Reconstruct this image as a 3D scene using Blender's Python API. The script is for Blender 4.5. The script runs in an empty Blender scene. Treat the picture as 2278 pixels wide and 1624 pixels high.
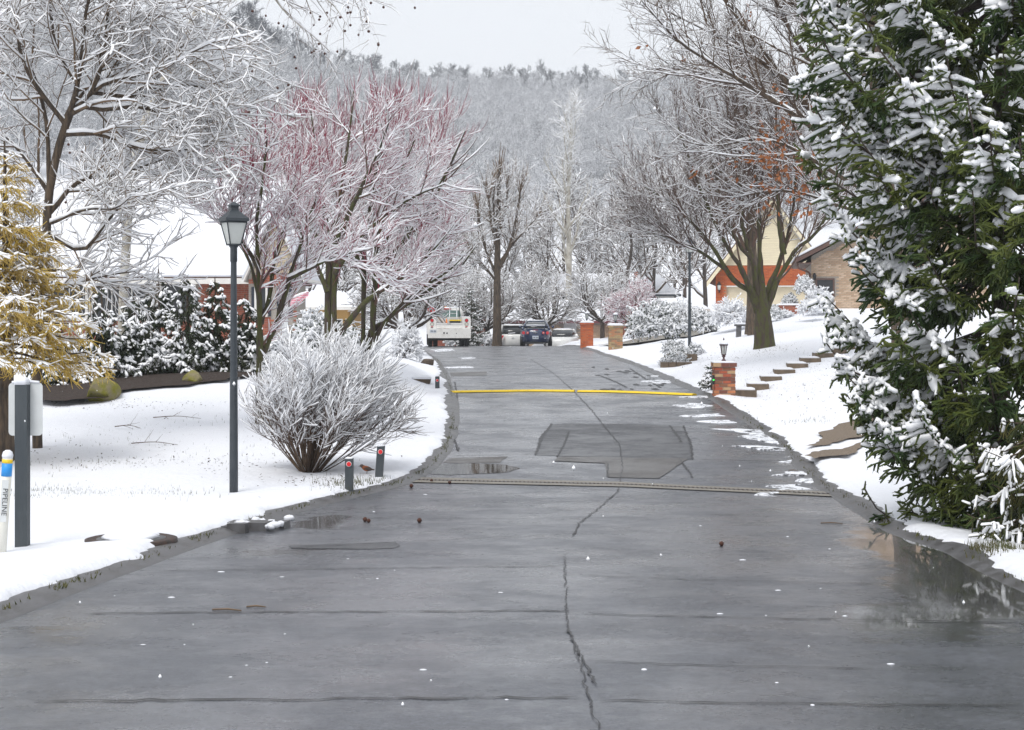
import bpy, bmesh, math, random
import numpy as np
from mathutils import Vector
R_ = math.radians
SC = bpy.context.scene
COL = SC.collection
# ------------------------------------------------------------------ camera, sky, sun, exposure
CAMZ = 1.6
FPX = 3800.0            # focal length in the measuring scale of 2278 x 1624
cam = bpy.data.cameras.new('camera'); cam_o = bpy.data.objects.new('camera', cam); COL.objects.link(cam_o)
cam_o.location = (0, 0, CAMZ); cam_o.rotation_euler = (R_(90), 0, 0)
cam.sensor_width = 36; cam.lens = 36 * FPX / 2278; cam.shift_y = -112 / 2278
cam.clip_start = 0.1; cam.clip_end = 5000
SC.camera = cam_o
SUN_EL, SUN_AZ = 58, 205      # elevation, compass azimuth (degrees from +Y clockwise)
world = bpy.data.worlds.new('World'); SC.world = world; world.use_nodes = True
wn = world.node_tree; wn.nodes.clear()
sky = wn.nodes.new('ShaderNodeTexSky'); sky.sky_type = 'NISHITA'; sky.sun_disc = False
sky.sun_elevation = R_(SUN_EL); sky.sun_rotation = R_(SUN_AZ); sky.dust_density = 6; sky.air_density = 1.5
hsv = wn.nodes.new('ShaderNodeHueSaturation'); hsv.inputs['Saturation'].default_value = 0.25
mixw = wn.nodes.new('ShaderNodeMix'); mixw.data_type = 'RGBA'; mixw.inputs[0].default_value = 0.9
mixw.inputs[7].default_value = (7.6, 7.85, 8.3, 1)      # the even cloud layer
bg = wn.nodes.new('ShaderNodeBackground'); bg.inputs['Strength'].default_value = 0.1
wo = wn.nodes.new('ShaderNodeOutputWorld')
wn.links.new(sky.outputs[0], hsv.inputs['Color']); wn.links.new(hsv.outputs[0], mixw.inputs[6])
wn.links.new(mixw.outputs[2], bg.inputs[0]); wn.links.new(bg.outputs[0], wo.inputs[0])
sun = bpy.data.lights.new('sun', 'SUN'); sun.energy = 1.5; sun.angle = R_(25); sun.color = (1, 0.97, 0.93)
sun_o = bpy.data.objects.new('sun', sun); COL.objects.link(sun_o)
_sd = Vector((math.sin(R_(SUN_AZ)) * math.cos(R_(SUN_EL)), math.cos(R_(SUN_AZ)) * math.cos(R_(SUN_EL)), math.sin(R_(SUN_EL))))
sun_o.rotation_euler = _sd.to_track_quat('Z', 'Y').to_euler()
vs = SC.view_settings; vs.view_transform = 'Standard'; vs.look = 'None'; vs.exposure = 0.46; vs.gamma = 1; vs.use_curve_mapping = False
SC.render.engine = 'CYCLES'
SC.cycles.use_denoising = True
SC.cycles.max_bounces = 8; SC.cycles.diffuse_bounces = 6; SC.cycles.glossy_bounces = 3
SC.cycles.transmission_bounces = 4; SC.cycles.transparent_max_bounces = 6; SC.cycles.volume_bounces = 0
SC.cycles.use_fast_gi = False

# ------------------------------------------------------------------ materials
MATS = {}
def nodes_of(name):
    m = bpy.data.materials.new(name); m.use_nodes = True
    nt = m.node_tree; b = nt.nodes['Principled BSDF']
    MATS[name] = m
    return m, nt, b
def mat(name, col, rough=0.7, col2=None, scale=8.0, detail=4, bump=0.0, bscale=40.0, metal=0.0, spec=0.5, lo=0.35, hi=0.65,
        stretch=(1, 1, 1), rnd=0.0, rough2=None, coat=0.0, bdist=0.02, trans=0.0, emit=None):
    """procedural surface: two colours mixed by noise, fine relief, optional per-object brightness spread"""
    m, nt, b = nodes_of(name)
    N, L = nt.nodes, nt.links
    tc = N.new('ShaderNodeTexCoord'); mp = N.new('ShaderNodeMapping'); mp.inputs['Scale'].default_value = stretch
    L.new(tc.outputs['Object'], mp.inputs['Vector'])
    b.inputs['Roughness'].default_value = rough; b.inputs['Metallic'].default_value = metal
    b.inputs['Specular IOR Level'].default_value = spec
    if coat: b.inputs['Coat Weight'].default_value = coat; b.inputs['Coat Roughness'].default_value = 0.08
    if trans: b.inputs['Transmission Weight'].default_value = trans
    if emit: b.inputs['Emission Color'].default_value = (*emit[:3], 1); b.inputs['Emission Strength'].default_value = emit[3]
    c1 = (*col, 1)
    out = None
    if col2 is not None or rough2 is not None:
        nz = N.new('ShaderNodeTexNoise'); nz.inputs['Scale'].default_value = scale; nz.inputs['Detail'].default_value = detail
        nz.inputs['Roughness'].default_value = 0.6
        L.new(mp.outputs[0], nz.inputs['Vector'])
        rp = N.new('ShaderNodeMapRange'); rp.inputs['From Min'].default_value = lo; rp.inputs['From Max'].default_value = hi
        rp.interpolation_type = 'SMOOTHSTEP'
        L.new(nz.outputs['Fac'], rp.inputs['Value'])
        if col2 is not None:
            mx = N.new('ShaderNodeMix'); mx.data_type = 'RGBA'; mx.inputs[6].default_value = c1; mx.inputs[7].default_value = (*col2, 1)
            L.new(rp.outputs[0], mx.inputs[0]); out = mx.outputs[2]
        if rough2 is not None:
            mr = N.new('ShaderNodeMapRange'); mr.inputs['To Min'].default_value = rough; mr.inputs['To Max'].default_value = rough2
            L.new(rp.outputs[0], mr.inputs['Value']); L.new(mr.outputs[0], b.inputs['Roughness'])
    if rnd:
        oi = N.new('ShaderNodeObjectInfo'); h = N.new('ShaderNodeHueSaturation')
        mr = N.new('ShaderNodeMapRange'); mr.inputs['To Min'].default_value = 1 - rnd; mr.inputs['To Max'].default_value = 1 + rnd
        L.new(oi.outputs['Random'], mr.inputs['Value']); L.new(mr.outputs[0], h.inputs['Value'])
        if out is not None: L.new(out, h.inputs['Color'])
        else: h.inputs['Color'].default_value = c1
        out = h.outputs[0]
    if out is not None: L.new(out, b.inputs['Base Color'])
    else: b.inputs['Base Color'].default_value = c1
    if bump:
        n2 = N.new('ShaderNodeTexNoise'); n2.inputs['Scale'].default_value = bscale; n2.inputs['Detail'].default_value = 5
        L.new(mp.outputs[0], n2.inputs['Vector'])
        bp = N.new('ShaderNodeBump'); bp.inputs['Strength'].default_value = bump; bp.inputs['Distance'].default_value = bdist
        L.new(n2.outputs['Fac'], bp.inputs['Height']); L.new(bp.outputs[0], b.inputs['Normal'])
    return m

SNOW = mat('snow', (0.73, 0.745, 0.785), 0.75, bump=0.45, bscale=9, bdist=0.05, spec=0.3)
SNOWT = mat('snow_on_twigs', (0.92, 0.93, 0.95), 0.8, spec=0.2)
BARK = mat('bark_brown', (0.12, 0.085, 0.055), 0.9, (0.045, 0.034, 0.026), 22, bump=1.0, bscale=34, bdist=.04, stretch=(1, 1, .18))
BARKG = mat('bark_mossy', (0.06, 0.043, 0.034), 0.95, (0.066, 0.068, 0.02), 13, bump=1.0, bscale=30, lo=0.42, hi=0.56, bdist=.04, stretch=(1, 1, .3))
BARKD = mat('bark_dark', (0.05, 0.036, 0.03), 0.9, (0.085, 0.065, 0.05), 16, bump=.8, bscale=30, bdist=.03, stretch=(1, 1, .2))
BARKP = mat('bark_pale', (0.5, 0.48, 0.43), 0.85, (0.3, 0.27, 0.22), 3, bump=0.3, bscale=20)
TWIG = mat('twig_brown', (0.115, 0.075, 0.045), 0.9, (0.07, 0.045, 0.032), 3)
TWIGP = mat('twig_purple', (0.095, 0.055, 0.045), 0.9, (0.115, 0.07, 0.045), 3)
TWIGR = mat('twig_red', (0.34, 0.045, 0.085), 0.8, (0.22, 0.04, 0.06), 3)
TWIGT = mat('twig_tan', (0.20, 0.13, 0.075), 0.9, (0.1, 0.07, 0.045), 3)
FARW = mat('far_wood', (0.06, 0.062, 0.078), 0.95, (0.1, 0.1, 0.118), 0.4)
NEEDLE = mat('needles_green', (0.035, 0.068, 0.018), 0.55, (0.095, 0.115, 0.02), 2.2, spec=0.3)
NEEDLE2 = mat('needles_dark', (0.02, 0.036, 0.016), 0.6, (0.04, 0.045, 0.02), 2.5, spec=0.25)
NEEDLEY = mat('needles_golden', (0.62, 0.44, 0.09), 0.65, (0.42, 0.3, 0.1), 2.0, spec=0.25)
NEEDLEO = mat('needles_olive', (0.04, 0.055, 0.016), 0.6, (0.1, 0.09, 0.02), 2.5, spec=0.25)
LEAFO = mat('leaf_orange', (0.42, 0.13, 0.025), 0.7, (0.24, 0.09, 0.03), 4)
LEAFG = mat('leaf_dark_green', (0.022, 0.038, 0.016), 0.6, (0.035, 0.045, 0.02), 5)
SLUSH = mat('slush', (0.74, 0.76, 0.8), 0.5, bump=.4, bscale=12, spec=.4)
_nt = SLUSH.node_tree; _n = _nt.nodes.new('ShaderNodeTexNoise'); _n.inputs['Scale'].default_value = 5.5; _n.inputs['Detail'].default_value = 7; _n.inputs['Roughness'].default_value = .75; _r = _nt.nodes.new('ShaderNodeMapRange'); _r.inputs['From Min'].default_value = .4; _r.inputs['From Max'].default_value = .5
_nt.links.new([x for x in _nt.nodes if x.type == 'TEX_COORD'][0].outputs['Object'], _n.inputs['Vector']); _nt.links.new(_n.outputs['Fac'], _r.inputs['Value']); _nt.links.new(_r.outputs[0], _nt.nodes['Principled BSDF'].inputs['Alpha'])
SEED = mat('seed_ball', (0.05, 0.02, 0.016), 0.9, (0.09, 0.035, 0.02), 60)

# ------------------------------------------------------------------ objects, things, parts
WL = {}
def empty(name, loc=(0, 0, 0), label=None, cat=None, group=None, rz=0.0):
    o = bpy.data.objects.new(name, None); COL.objects.link(o); o.location = loc; o.rotation_euler = (0, 0, rz)
    o.empty_display_size = 0.1
    WL[o.name] = tuple(loc)
    tag(o, label, cat, group); return o
def tag(o, label=None, cat=None, group=None, kind=None):
    if label: o['label'] = label
    if cat: o['category'] = cat
    if group: o['group'] = group
    if kind: o['kind'] = kind
    return o
class Geo:
    """collects verts and faces with numpy and links them as ONE mesh object"""
    def __init__(s): s.v = []; s.f = []; s.n = 0
    def add(s, v, f, mi=0, smooth=True):
        v = np.asarray(v, float).reshape(-1, 3); f = np.asarray(f, np.int64)
        if len(f) == 0: return s
        s.v.append(v); s.f.append((f + s.n, mi, smooth)); s.n += len(v); return s
    def box(s, x0, x1, y0, y1, z0, z1, mi=0):
        v = [(x, y, z) for z in (z0, z1) for y in (y0, y1) for x in (x0, x1)]
        return s.add(v, [(0, 2, 3, 1), (4, 5, 7, 6), (0, 1, 5, 4), (2, 6, 7, 3), (0, 4, 6, 2), (1, 3, 7, 5)], mi, False)
    def prism(s, poly, axis, a0, a1, mi=0):
        """poly: 2-D outline; extruded along axis 'x' or 'y' or 'z' from a0 to a1"""
        n = len(poly); out = []
        for a in (a0, a1):
            for (p, q) in poly:
                out.append({'x': (a, p, q), 'y': (p, a, q), 'z': (p, q, a)}[axis])
        f4 = [(i, (i + 1) % n, n + (i + 1) % n, n + i) for i in range(n)]
        base = s.n
        s.add(out, f4, mi, False)
        s.f.append(([list(range(base, base + n))[::-1], list(range(base + n, base + 2 * n))], mi, False))
        return s
    def tube(s, pts, rad, sides=8, mi=0, caps=True):
        P = np.asarray(pts, float)[None]; R = np.broadcast_to(np.asarray(rad, float), (P.shape[1],))[None]
        v, f = tubes(P, R, sides); base = s.n; s.add(v, f, mi)
        if caps:
            M = P.shape[1]
            s.f.append(([[base + i for i in range(sides)][::-1], [base + (M - 1) * sides + i for i in range(sides)]], mi, False))
        return s
    def lathe(s, prof, cx=0, cy=0, n=16, mi=0, smooth=True):
        """prof: list of (r, z) from bottom to top"""
        a = np.arange(n) * 2 * math.pi / n
        v = np.array([[(cx + r * math.cos(t), cy + r * math.sin(t), z) for t in a] for r, z in prof]).reshape(-1, 3)
        f = [(i * n + j, i * n + (j + 1) % n, (i + 1) * n + (j + 1) % n, (i + 1) * n + j) for i in range(len(prof) - 1) for j in range(n)]
        base = s.n; s.add(v, f, mi, smooth)
        s.f.append(([[base + i for i in range(n)][::-1], [base + (len(prof) - 1) * n + i for i in range(n)]], mi, False))
        return s
    def build(s, name, mats, parent=None, local=False):
        me = bpy.data.meshes.new(name)
        V = np.concatenate(s.v) if s.v else np.zeros((0, 3))
        if parent is not None and not local: V = V - np.array(WL.get(parent.name, (0, 0, 0)))
        loops, tot, mis, sm = [], [], [], []
        for f, mi, smo in s.f:
            if isinstance(f, np.ndarray):
                loops.append(f.ravel()); tot.append(np.full(len(f), f.shape[1])); k = len(f)
            else:
                for q in f: loops.append(np.array(q)); tot.append(np.array([len(q)]))
                k = len(f)
            mis.append(np.full(k, mi)); sm.append(np.full(k, smo))
        loops = np.concatenate(loops).astype(np.int32); tot = np.concatenate(tot).astype(np.int32)
        start = np.concatenate([[0], np.cumsum(tot)[:-1]]).astype(np.int32)
        me.vertices.add(len(V)); me.vertices.foreach_set('co', V.astype(np.float32).ravel())
        me.loops.add(len(loops)); me.loops.foreach_set('vertex_index', loops)
        me.polygons.add(len(tot)); me.polygons.foreach_set('loop_start', start); me.polygons.foreach_set('loop_total', tot)
        me.polygons.foreach_set('material_index', np.concatenate(mis).astype(np.int32))
        me.polygons.foreach_set('use_smooth', np.concatenate(sm).astype(bool))
        me.update(calc_edges=True)
        if not isinstance(mats, (list, tuple)): mats = [mats]
        for m in mats: me.materials.append(m)
        o = bpy.data.objects.new(name, me); COL.objects.link(o)
        if parent is not None:
            o.parent = parent; WL[o.name] = WL.get(parent.name, (0, 0, 0))
        else: WL[o.name] = (0, 0, 0)
        return o
def part(name, mats, parent, fn, local=False):
    g = Geo(); fn(g); return g.build(name, mats, parent, local)
def boxpart(name, m, parent, *b, local=False):
    return Geo().box(*b).build(name, m, parent, local)
def copy_tree(o, loc, rz=0.0, scale=1.0, label=None, group=None):
    c = o.copy(); COL.objects.link(c); c.location = loc; c.rotation_euler = (0, 0, rz)
    c.scale = (scale,) * 3 if not isinstance(scale, (tuple, list)) else scale
    if label: c['label'] = label
    if group: c['group'] = group
    for ch in o.children:
        k = ch.copy(); COL.objects.link(k); k.parent = c
        for g in ch.children:
            q = g.copy(); COL.objects.link(q); q.parent = k
    WL[c.name] = tuple(loc)
    return c

# ------------------------------------------------------------------ measuring: pixel (2278 scale) + depth -> world
def W(px, py, d): return np.array([(px - 1139) * d / FPX, d, CAMZ - (py - 700) * d / FPX])
def norm(a): return a / np.maximum(np.linalg.norm(a, axis=-1, keepdims=True), 1e-9)
def tubes(P, R, sides=4, phase=0.0):
    """P (N,M,3) centre lines, R (N,M) radii -> verts, quads"""
    N, M, _ = P.shape
    T = np.empty_like(P); T[:, 1:-1] = P[:, 2:] - P[:, :-2] if M > 2 else T[:, 1:-1]; T[:, 0] = P[:, 1] - P[:, 0]; T[:, -1] = P[:, -1] - P[:, -2]
    T = norm(T)
    md = norm(P[:, -1] - P[:, 0])
    ref = np.where(np.abs(md[:, 2:3]) < 0.8, np.array([[0., 0, 1]]), np.array([[1., 0.2, 0]]))[:, None]
    U = norm(ref - (ref * T).sum(-1, keepdims=True) * T); V = np.cross(T, U)
    a = np.arange(sides) * 2 * np.pi / sides + phase
    ring = P[:, :, None] + R[:, :, None, None] * (np.cos(a)[None, None, :, None] * U[:, :, None] + np.sin(a)[None, None, :, None] * V[:, :, None])
    idx = np.arange(N * M * sides).reshape(N, M, sides); nx = np.roll(idx, -1, axis=2)
    q = np.stack([idx[:, :-1], nx[:, :-1], nx[:, 1:], idx[:, 1:]], -1).reshape(-1, 4)
    return ring.reshape(-1, 3), q
def snow_tubes(rng, P, R, th, sides=4, keep=1.0, zpow=1.0, lump=0.5):
    """rounded lines of snow lying along branches, thicker where the branch is level"""
    if keep < 1:
        k = rng.random(len(P)) < keep; P, R = P[k], R[k]
    if len(P) == 0: return np.zeros((0, 3)), np.zeros((0, 4), int)
    T = np.gradient(P, axis=1); T = norm(T)
    h = np.sqrt(np.maximum(1 - T[..., 2] ** 2, 0)) ** zpow
    rs = (th + 0.35 * R) * h * (1 + lump * (rng.random(R.shape) * 2 - 1))
    rs[:, -1] *= 0.6
    C = P.copy(); C[..., 2] += R * 0.55 + rs * 0.75
    v, q = tubes(C, np.maximum(rs, 0.0004), sides, math.pi / sides)
    return v, q
def catmull(pts, M):
    p = np.asarray(pts, float); p = np.vstack([2 * p[0] - p[1], p, 2 * p[-1] - p[-2]])
    n = len(p) - 3; t = np.linspace(0, n - 1e-6, M); i = t.astype(int); u = (t - i)[:, None]
    a, b, c, d = p[i], p[i + 1], p[i + 2], p[i + 3]
    return 0.5 * (2 * b + (c - a) * u + (2 * a - 5 * b + 4 * c - d) * u ** 2 + (3 * b - 3 * c + d - a) * u ** 3)
def limb(pts, r0, r1, M=12, power=1.0):
    P = catmull(pts, M); t = np.linspace(0, 1, M) ** power
    return P[None], (r0 + (r1 - r0) * t)[None]
def plimb(pix, r0, r1, M=12, power=1.0): return limb([W(*p) for p in pix], r0, r1, M, power)
def grow(rng, P, R, n, t0=0.2, t1=1.0, ang=(30, 60), L=(0.5, 1.0), fall=0.4, segs=5, wob=0.12, up=0.1, rr=0.55, rmin=0.003, tip=0.35,
         bias=None, rootdir=None, flat=0.0, thin=None):
    """side branches for every centre line in P: (N,M,3) -> (N*n,segs+1,3)"""
    N, M, _ = P.shape
    t = t0 + (t1 - t0) * ((np.arange(n)[None] + rng.random((N, n))) / n)
    f = np.clip(t * (M - 1), 0, M - 1.001); i = f.astype(int); u = (f - i)[..., None]
    rows = np.arange(N)[:, None]
    A, B = P[rows, i], P[rows, i + 1]
    pos = A + (B - A) * u; tan = norm(B - A)
    pr = R[rows, i]
    rnd = rng.normal(size=(N, n, 3)); rnd[..., 2] *= (1 - flat)
    if bias is not None: rnd = rnd + np.asarray(bias)
    perp = norm(rnd - (rnd * tan).sum(-1, keepdims=True) * tan)
    a = np.radians(rng.uniform(ang[0], ang[1], (N, n, 1)))
    d = norm(np.cos(a) * tan + np.sin(a) * perp)
    ln = rng.uniform(L[0], L[1], (N, n)) * (1 - fall * t)
    r0 = np.maximum(np.minimum(pr * rr, ln * 0.035 + rmin), rmin)
    K = N * n
    pos, d, ln, r0 = pos.reshape(K, 3), d.reshape(K, 3), ln.reshape(K), r0.reshape(K)
    if thin is not None:
        k = thin(pos); pos, d, ln, r0 = pos[k], d[k], ln[k], r0[k]; K = len(pos)
    out = np.empty((K, segs + 1, 3)); out[:, 0] = pos
    for s in range(segs):
        d = norm(d + wob * rng.normal(size=(K, 3)) + np.array([0, 0, up]))
        out[:, s + 1] = out[:, s] + d * (ln / segs)[:, None]
    tt = np.linspace(0, 1, segs + 1)[None]
    return out, r0[:, None] * (1 - (1 - tip) * tt)
# ------------------------------------------------------------------ terrain: road profile and lie of the lawns
_pd = [0, 3, 7.5, 11.3, 17, 21, 23.5, 27, 32, 39.6, 48.7, 60, 75, 86, 92, 100, 115, 140, 200]
_pz = [0, -.1, -.22, -.34, -.52, -.65, -.68, -.61, -.46, -.19, -.05, 0.0, 0.03, 0.0, -0.08, -.35, -.9, -1.3, -1.3]
_dg = np.arange(-20, 220, 0.1); _zg = np.interp(_dg, _pd, _pz)
_k = np.exp(-0.5 * (np.arange(-30, 31) / 11.0) ** 2); _k /= _k.sum()
_zg = np.convolve(np.pad(_zg, 30, mode='edge'), _k, 'valid')
def zroad(d): return np.interp(d, _dg, _zg)
_ds = np.arange(4, 89.5, 0.05); _ys = 700 + FPX * (CAMZ - zroad(_ds)) / _ds
_ymono = np.minimum.accumulate(_ys)
def d_road(py): return np.interp(-np.asarray(py, float), -_ymono, _ds)
def onroad(px, py):
    d = d_road(py); return (px - 1139) * d / FPX, d
_Ls = [(0, 1365), (130, 1312), (280, 1262), (400, 1215), (480, 1190), (560, 1162), (650, 1137), (760, 1107), (880, 1079), (912, 1064), (950, 1040), (980, 1003), (999, 955), (1001, 905), (990, 850), (970, 806), (948, 788), (930, 776)]
_Rs = [(2278, 1305), (2140, 1228), (2000, 1180), (1945, 1140), (1880, 1102), (1845, 1085), (1800, 1042), (1762, 1000), (1700, 955), (1622, 905), (1590, 885), (1530, 860), (1462, 830), (1402, 806), (1352, 791), (1312, 777), (1290, 771)]
def _edge(pts, near, far):
    q = np.array([onroad(*p) for p in pts]); d = np.concatenate([[-30, q[0, 1] - 4], q[:, 1], far[0]]); x = np.concatenate([[near, near], q[:, 0], far[1]])
    g = np.arange(-30, 220, 0.2); v = np.interp(g, d, x)
    k = np.exp(-0.5 * (np.arange(-10, 11) / 2.2) ** 2); k /= k.sum()
    return g, np.convolve(np.pad(v, 10, mode='edge'), k, 'valid')
_gL, _xL = _edge(_Ls, -3.7, ([100, 120, 200], [-7, -12, -40]))
_gR, _xR = _edge(_Rs, 4.0, ([100, 120, 200], [2.5, -1, -24]))
def XL(d): return np.interp(d, _gL, _xL)
def XR(d): return np.interp(d, _gR, _xR)
# control points read off the photograph: (px, py, depth)
_ctl = [(50, 1228, 15), (-250, 1228, 15), (520, 1093, 21.4), (200, 1100, 21.4), (680, 1055, 23.4), (580, 948, 28.7), (225, 898, 32.2), (60, 905, 32), (480, 845, 35), (300, 855, 35), (20, 1025, 25.2), (300, 1000, 27), (300, 945, 29.8), (850, 950, 30.2), (900, 880, 34.5),
        (400, 760, 60), (0, 760, 60), (-400, 760, 60), (700, 768, 52), (800, 800, 42), (600, 820, 40), (300, 820, 40), (880, 772, 75), (700, 755, 75), (500, 750, 95),
        (1640, 888, 38.3), (1890, 780, 44), (1700, 775, 48), (1533, 772, 56), (1515, 814, 51), (1800, 694, 68), (1700, 714, 88), (1600, 720, 88), (1900, 700, 75), (2100, 690, 70), (1650, 700, 80), (1950, 820, 40), (1900, 880, 36), (1750, 902, 35.4), (1900, 968, 29.3), (1835, 1015, 27),
        (2250, 900, 30), (2100, 1130, 19.8), (2278, 1225, 15.3), (2600, 1200, 16), (2400, 1100, 20), (1420, 775, 72), (1480, 755, 80), (1400, 745, 95), (1560, 730, 85), (1150, 762, 115), (1400, 750, 115), (900, 765, 115), (1000, 770, 140), (1300, 770, 140), (1700, 725, 120), (500, 740, 130), (0, 740, 130), (-900, 740, 130), (2400, 680, 120), (2900, 720, 80), (2900, 640, 120)]
_cp = np.array([W(*c) for c in _ctl])
_ed = np.concatenate([np.arange(0, 40, 4), np.arange(40, 100, 8)])
_cp = np.vstack([_cp, np.stack([XL(_ed), _ed, zroad(_ed) + .1], 1), np.stack([XR(_ed), _ed, zroad(_ed) + .1], 1), [[-12, 0, -.1], [12, 0, .1], [-12, 10, -.35], [14, 9, -.1]]])
def _rbfk(a, b): return np.sqrt(((a[:, None, :2] - b[None, :, :2]) ** 2).sum(-1) + 1.0)
_wt = np.linalg.solve(_rbfk(_cp, _cp) - 0.0 + 0.02 * np.eye(len(_cp)), _cp[:, 2] - _cp[:, 2].mean())
_zm = _cp[:, 2].mean()
def terr(x, d):
    x = np.asarray(x, float); d = np.asarray(d, float)
    q = np.stack([x.ravel(), d.ravel()], 1); out = np.empty(len(q))
    for i in range(0, len(q), 20000): out[i:i + 20000] = _rbfk(q[i:i + 20000], _cp) @ _wt + _zm
    return out.reshape(x.shape)
def sstep(a, b, x): t = np.clip((x - a) / (b - a), 0, 1); return t * t * (3 - 2 * t)
def vnoise(x, y, seed=0):
    """cheap smooth value noise, -1..1"""
    xi = np.floor(x).astype(np.int64); yi = np.floor(y).astype(np.int64); fx = x - xi; fy = y - yi
    fx = fx * fx * (3 - 2 * fx); fy = fy * fy * (3 - 2 * fy)
    def h(a, b):
        n = (a * 374761393 + b * 668265263 + seed * 982451653) & 0x7fffffff
        n = ((n ^ (n >> 13)) * 1274126177) & 0x7fffffff
        return (n & 0xffff) / 32767.5 - 1
    return (h(xi, yi) * (1 - fx) + h(xi + 1, yi) * fx) * (1 - fy) + (h(xi, yi + 1) * (1 - fx) + h(xi + 1, yi + 1) * fx) * fy
def lawnz(x, d):
    """top of the snow anywhere beside the road"""
    x = np.asarray(x, float); d = np.asarray(d, float)
    s = np.maximum(XL(d) - x, x - XR(d)); zt = terr(x, d)
    w = sstep(0.0, 1.1, s)
    return (zroad(d) + .09) * (1 - w) + zt * w
def G(x, d): return float(lawnz(np.array([x]), np.array([d]))[0])
def hit(px, py, d0=8, d1=130):
    """where a line of sight meets the snow"""
    dd = np.arange(d0, d1, 0.1); x = (px - 1139) * dd / FPX; z = CAMZ - (py - 700) * dd / FPX
    below = z < lawnz(x, dd)
    i = int(np.argmax(below)) if below.any() else len(dd) - 1
    return x[i], dd[i]
def base(px, d):
    x = (px - 1139) * d / FPX; return np.array([x, d, G(x, d)])

# ------------------------------------------------------------------ road
def road_mat(name, c1, c2, r1, r2, seed=0.0, wet_attr=False):
    m, nt, b = nodes_of(name); N, L = nt.nodes, nt.links
    tc = N.new('ShaderNodeTexCoord')
    def noise(scale, stretch, detail=4, rough=0.6):
        mp = N.new('ShaderNodeMapping'); mp.inputs['Scale'].default_value = stretch; mp.inputs['Location'].default_value = (seed, seed * 2, 0)
        L.new(tc.outputs['Object'], mp.inputs['Vector'])
        n = N.new('ShaderNodeTexNoise'); n.inputs['Scale'].default_value = scale; n.inputs['Detail'].default_value = detail; n.inputs['Roughness'].default_value = rough
        L.new(mp.outputs[0], n.inputs['Vector']); return n.outputs['Fac']
    def rng_(v, a, b_, c, d):
        r = N.new('ShaderNodeMapRange'); r.inputs['From Min'].default_value = a; r.inputs['From Max'].default_value = b_
        r.inputs['To Min'].default_value = c; r.inputs['To Max'].default_value = d; r.interpolation_type = 'SMOOTHSTEP'
        L.new(v, r.inputs['Value']); return r.outputs[0]
    big = noise(1.2, (1, 1.0, 1), 7, .72); grain = noise(70, (1, 1, 1), 5, .8); wet = noise(.9, (.9, 1.0, 1), 8, 0.72)
    mx = N.new('ShaderNodeMix'); mx.data_type = 'RGBA'; mx.inputs[6].default_value = (*c1, 1); mx.inputs[7].default_value = (*c2, 1)
    L.new(rng_(big, .3, .7, 0, 1), mx.inputs[0])
    m2 = N.new('ShaderNodeMix'); m2.data_type = 'RGBA'; m2.blend_type = 'MULTIPLY'; m2.inputs[0].default_value = 1
    cr = N.new('ShaderNodeCombineColor'); g = rng_(grain, .3, .7, .45, 1.55)
    gr = rng_(noise(22, (1, 1, 1), 4, .7), .3, .7, .72, 1.28); mm = N.new('ShaderNodeMath'); mm.operation = 'MULTIPLY'; L.new(g, mm.inputs[0]); L.new(gr, mm.inputs[1]); g = mm.outputs[0]
    for i in range(3): L.new(g, cr.inputs[i])
    L.new(mx.outputs[2], m2.inputs[6]); L.new(cr.outputs[0], m2.inputs[7]); rough = rng_(wet, .36, .64, r1, r2)
    if wet_attr:      # standing water soaks in along the gutters and hollows
        at = N.new('ShaderNodeAttribute'); at.attribute_name = 'wet'
        sm = N.new('ShaderNodeMath'); sm.operation = 'MULTIPLY_ADD'; sm.inputs[1].default_value = 2.2; L.new(wet, sm.inputs[0]); sub = N.new('ShaderNodeMath'); sub.operation = 'SUBTRACT'; sub.inputs[1].default_value = 1.1
        L.new(at.outputs['Fac'], sm.inputs[2]); L.new(sm.outputs[0], sub.inputs[0]); wf = rng_(sub.outputs[0], .35, .7, 0, 1)
        mw = N.new('ShaderNodeMix'); mw.data_type = 'FLOAT'; mw.inputs[3].default_value = .05; L.new(wf, mw.inputs[0]); L.new(rough, mw.inputs[2]); rough = mw.outputs[0]
        md_ = N.new('ShaderNodeMix'); md_.data_type = 'RGBA'; md_.inputs[7].default_value = (.02, .02, .021, 1); L.new(wf, md_.inputs[0]); L.new(m2.outputs[2], md_.inputs[6]); m2 = md_
    L.new(m2.outputs[2], b.inputs['Base Color']); L.new(rough, b.inputs['Roughness'])
    bp = N.new('ShaderNodeBump'); bp.inputs['Distance'].default_value = 0.007
    L.new(rng_(wet, .36, .6, .25, .7), bp.inputs['Strength']); L.new(grain, bp.inputs['Height']); L.new(bp.outputs[0], b.inputs['Normal'])
    b.inputs['Specular IOR Level'].default_value = 0.5
    if wet_attr: b.inputs['Coat IOR'].default_value = 1.34; L.new(rng_(wet, .35, .65, 1.0, .45), b.inputs['Coat Weight']); cm = N.new('ShaderNodeMix'); cm.data_type = 'FLOAT'; cm.inputs[3].default_value = .04; L.new(wf, cm.inputs[0]); L.new(rng_(big, .3, .7, .22, .38), cm.inputs[2]); L.new(cm.outputs[0], b.inputs['Coat Roughness'])      # film of melt water
    return m
ASPH = road_mat('asphalt_wet', (0.046, 0.05, 0.062), (0.084, 0.09, 0.106), 0.24, 0.5, wet_attr=True)
ASPH2 = road_mat('asphalt_patch', (0.04, 0.042, 0.048), (0.064, 0.066, 0.073), 0.28, 0.55, 7)
ASPH3 = road_mat('asphalt_brown_patch', (0.07, 0.066, 0.064), (0.098, 0.093, 0.09), 0.32, 0.58, 13)
KERB = mat('kerb_concrete', (0.11, 0.109, 0.114), 0.5, (0.065, 0.063, 0.062), 5, bump=0.25, bscale=80, rough2=0.35, bdist=.006)
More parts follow.
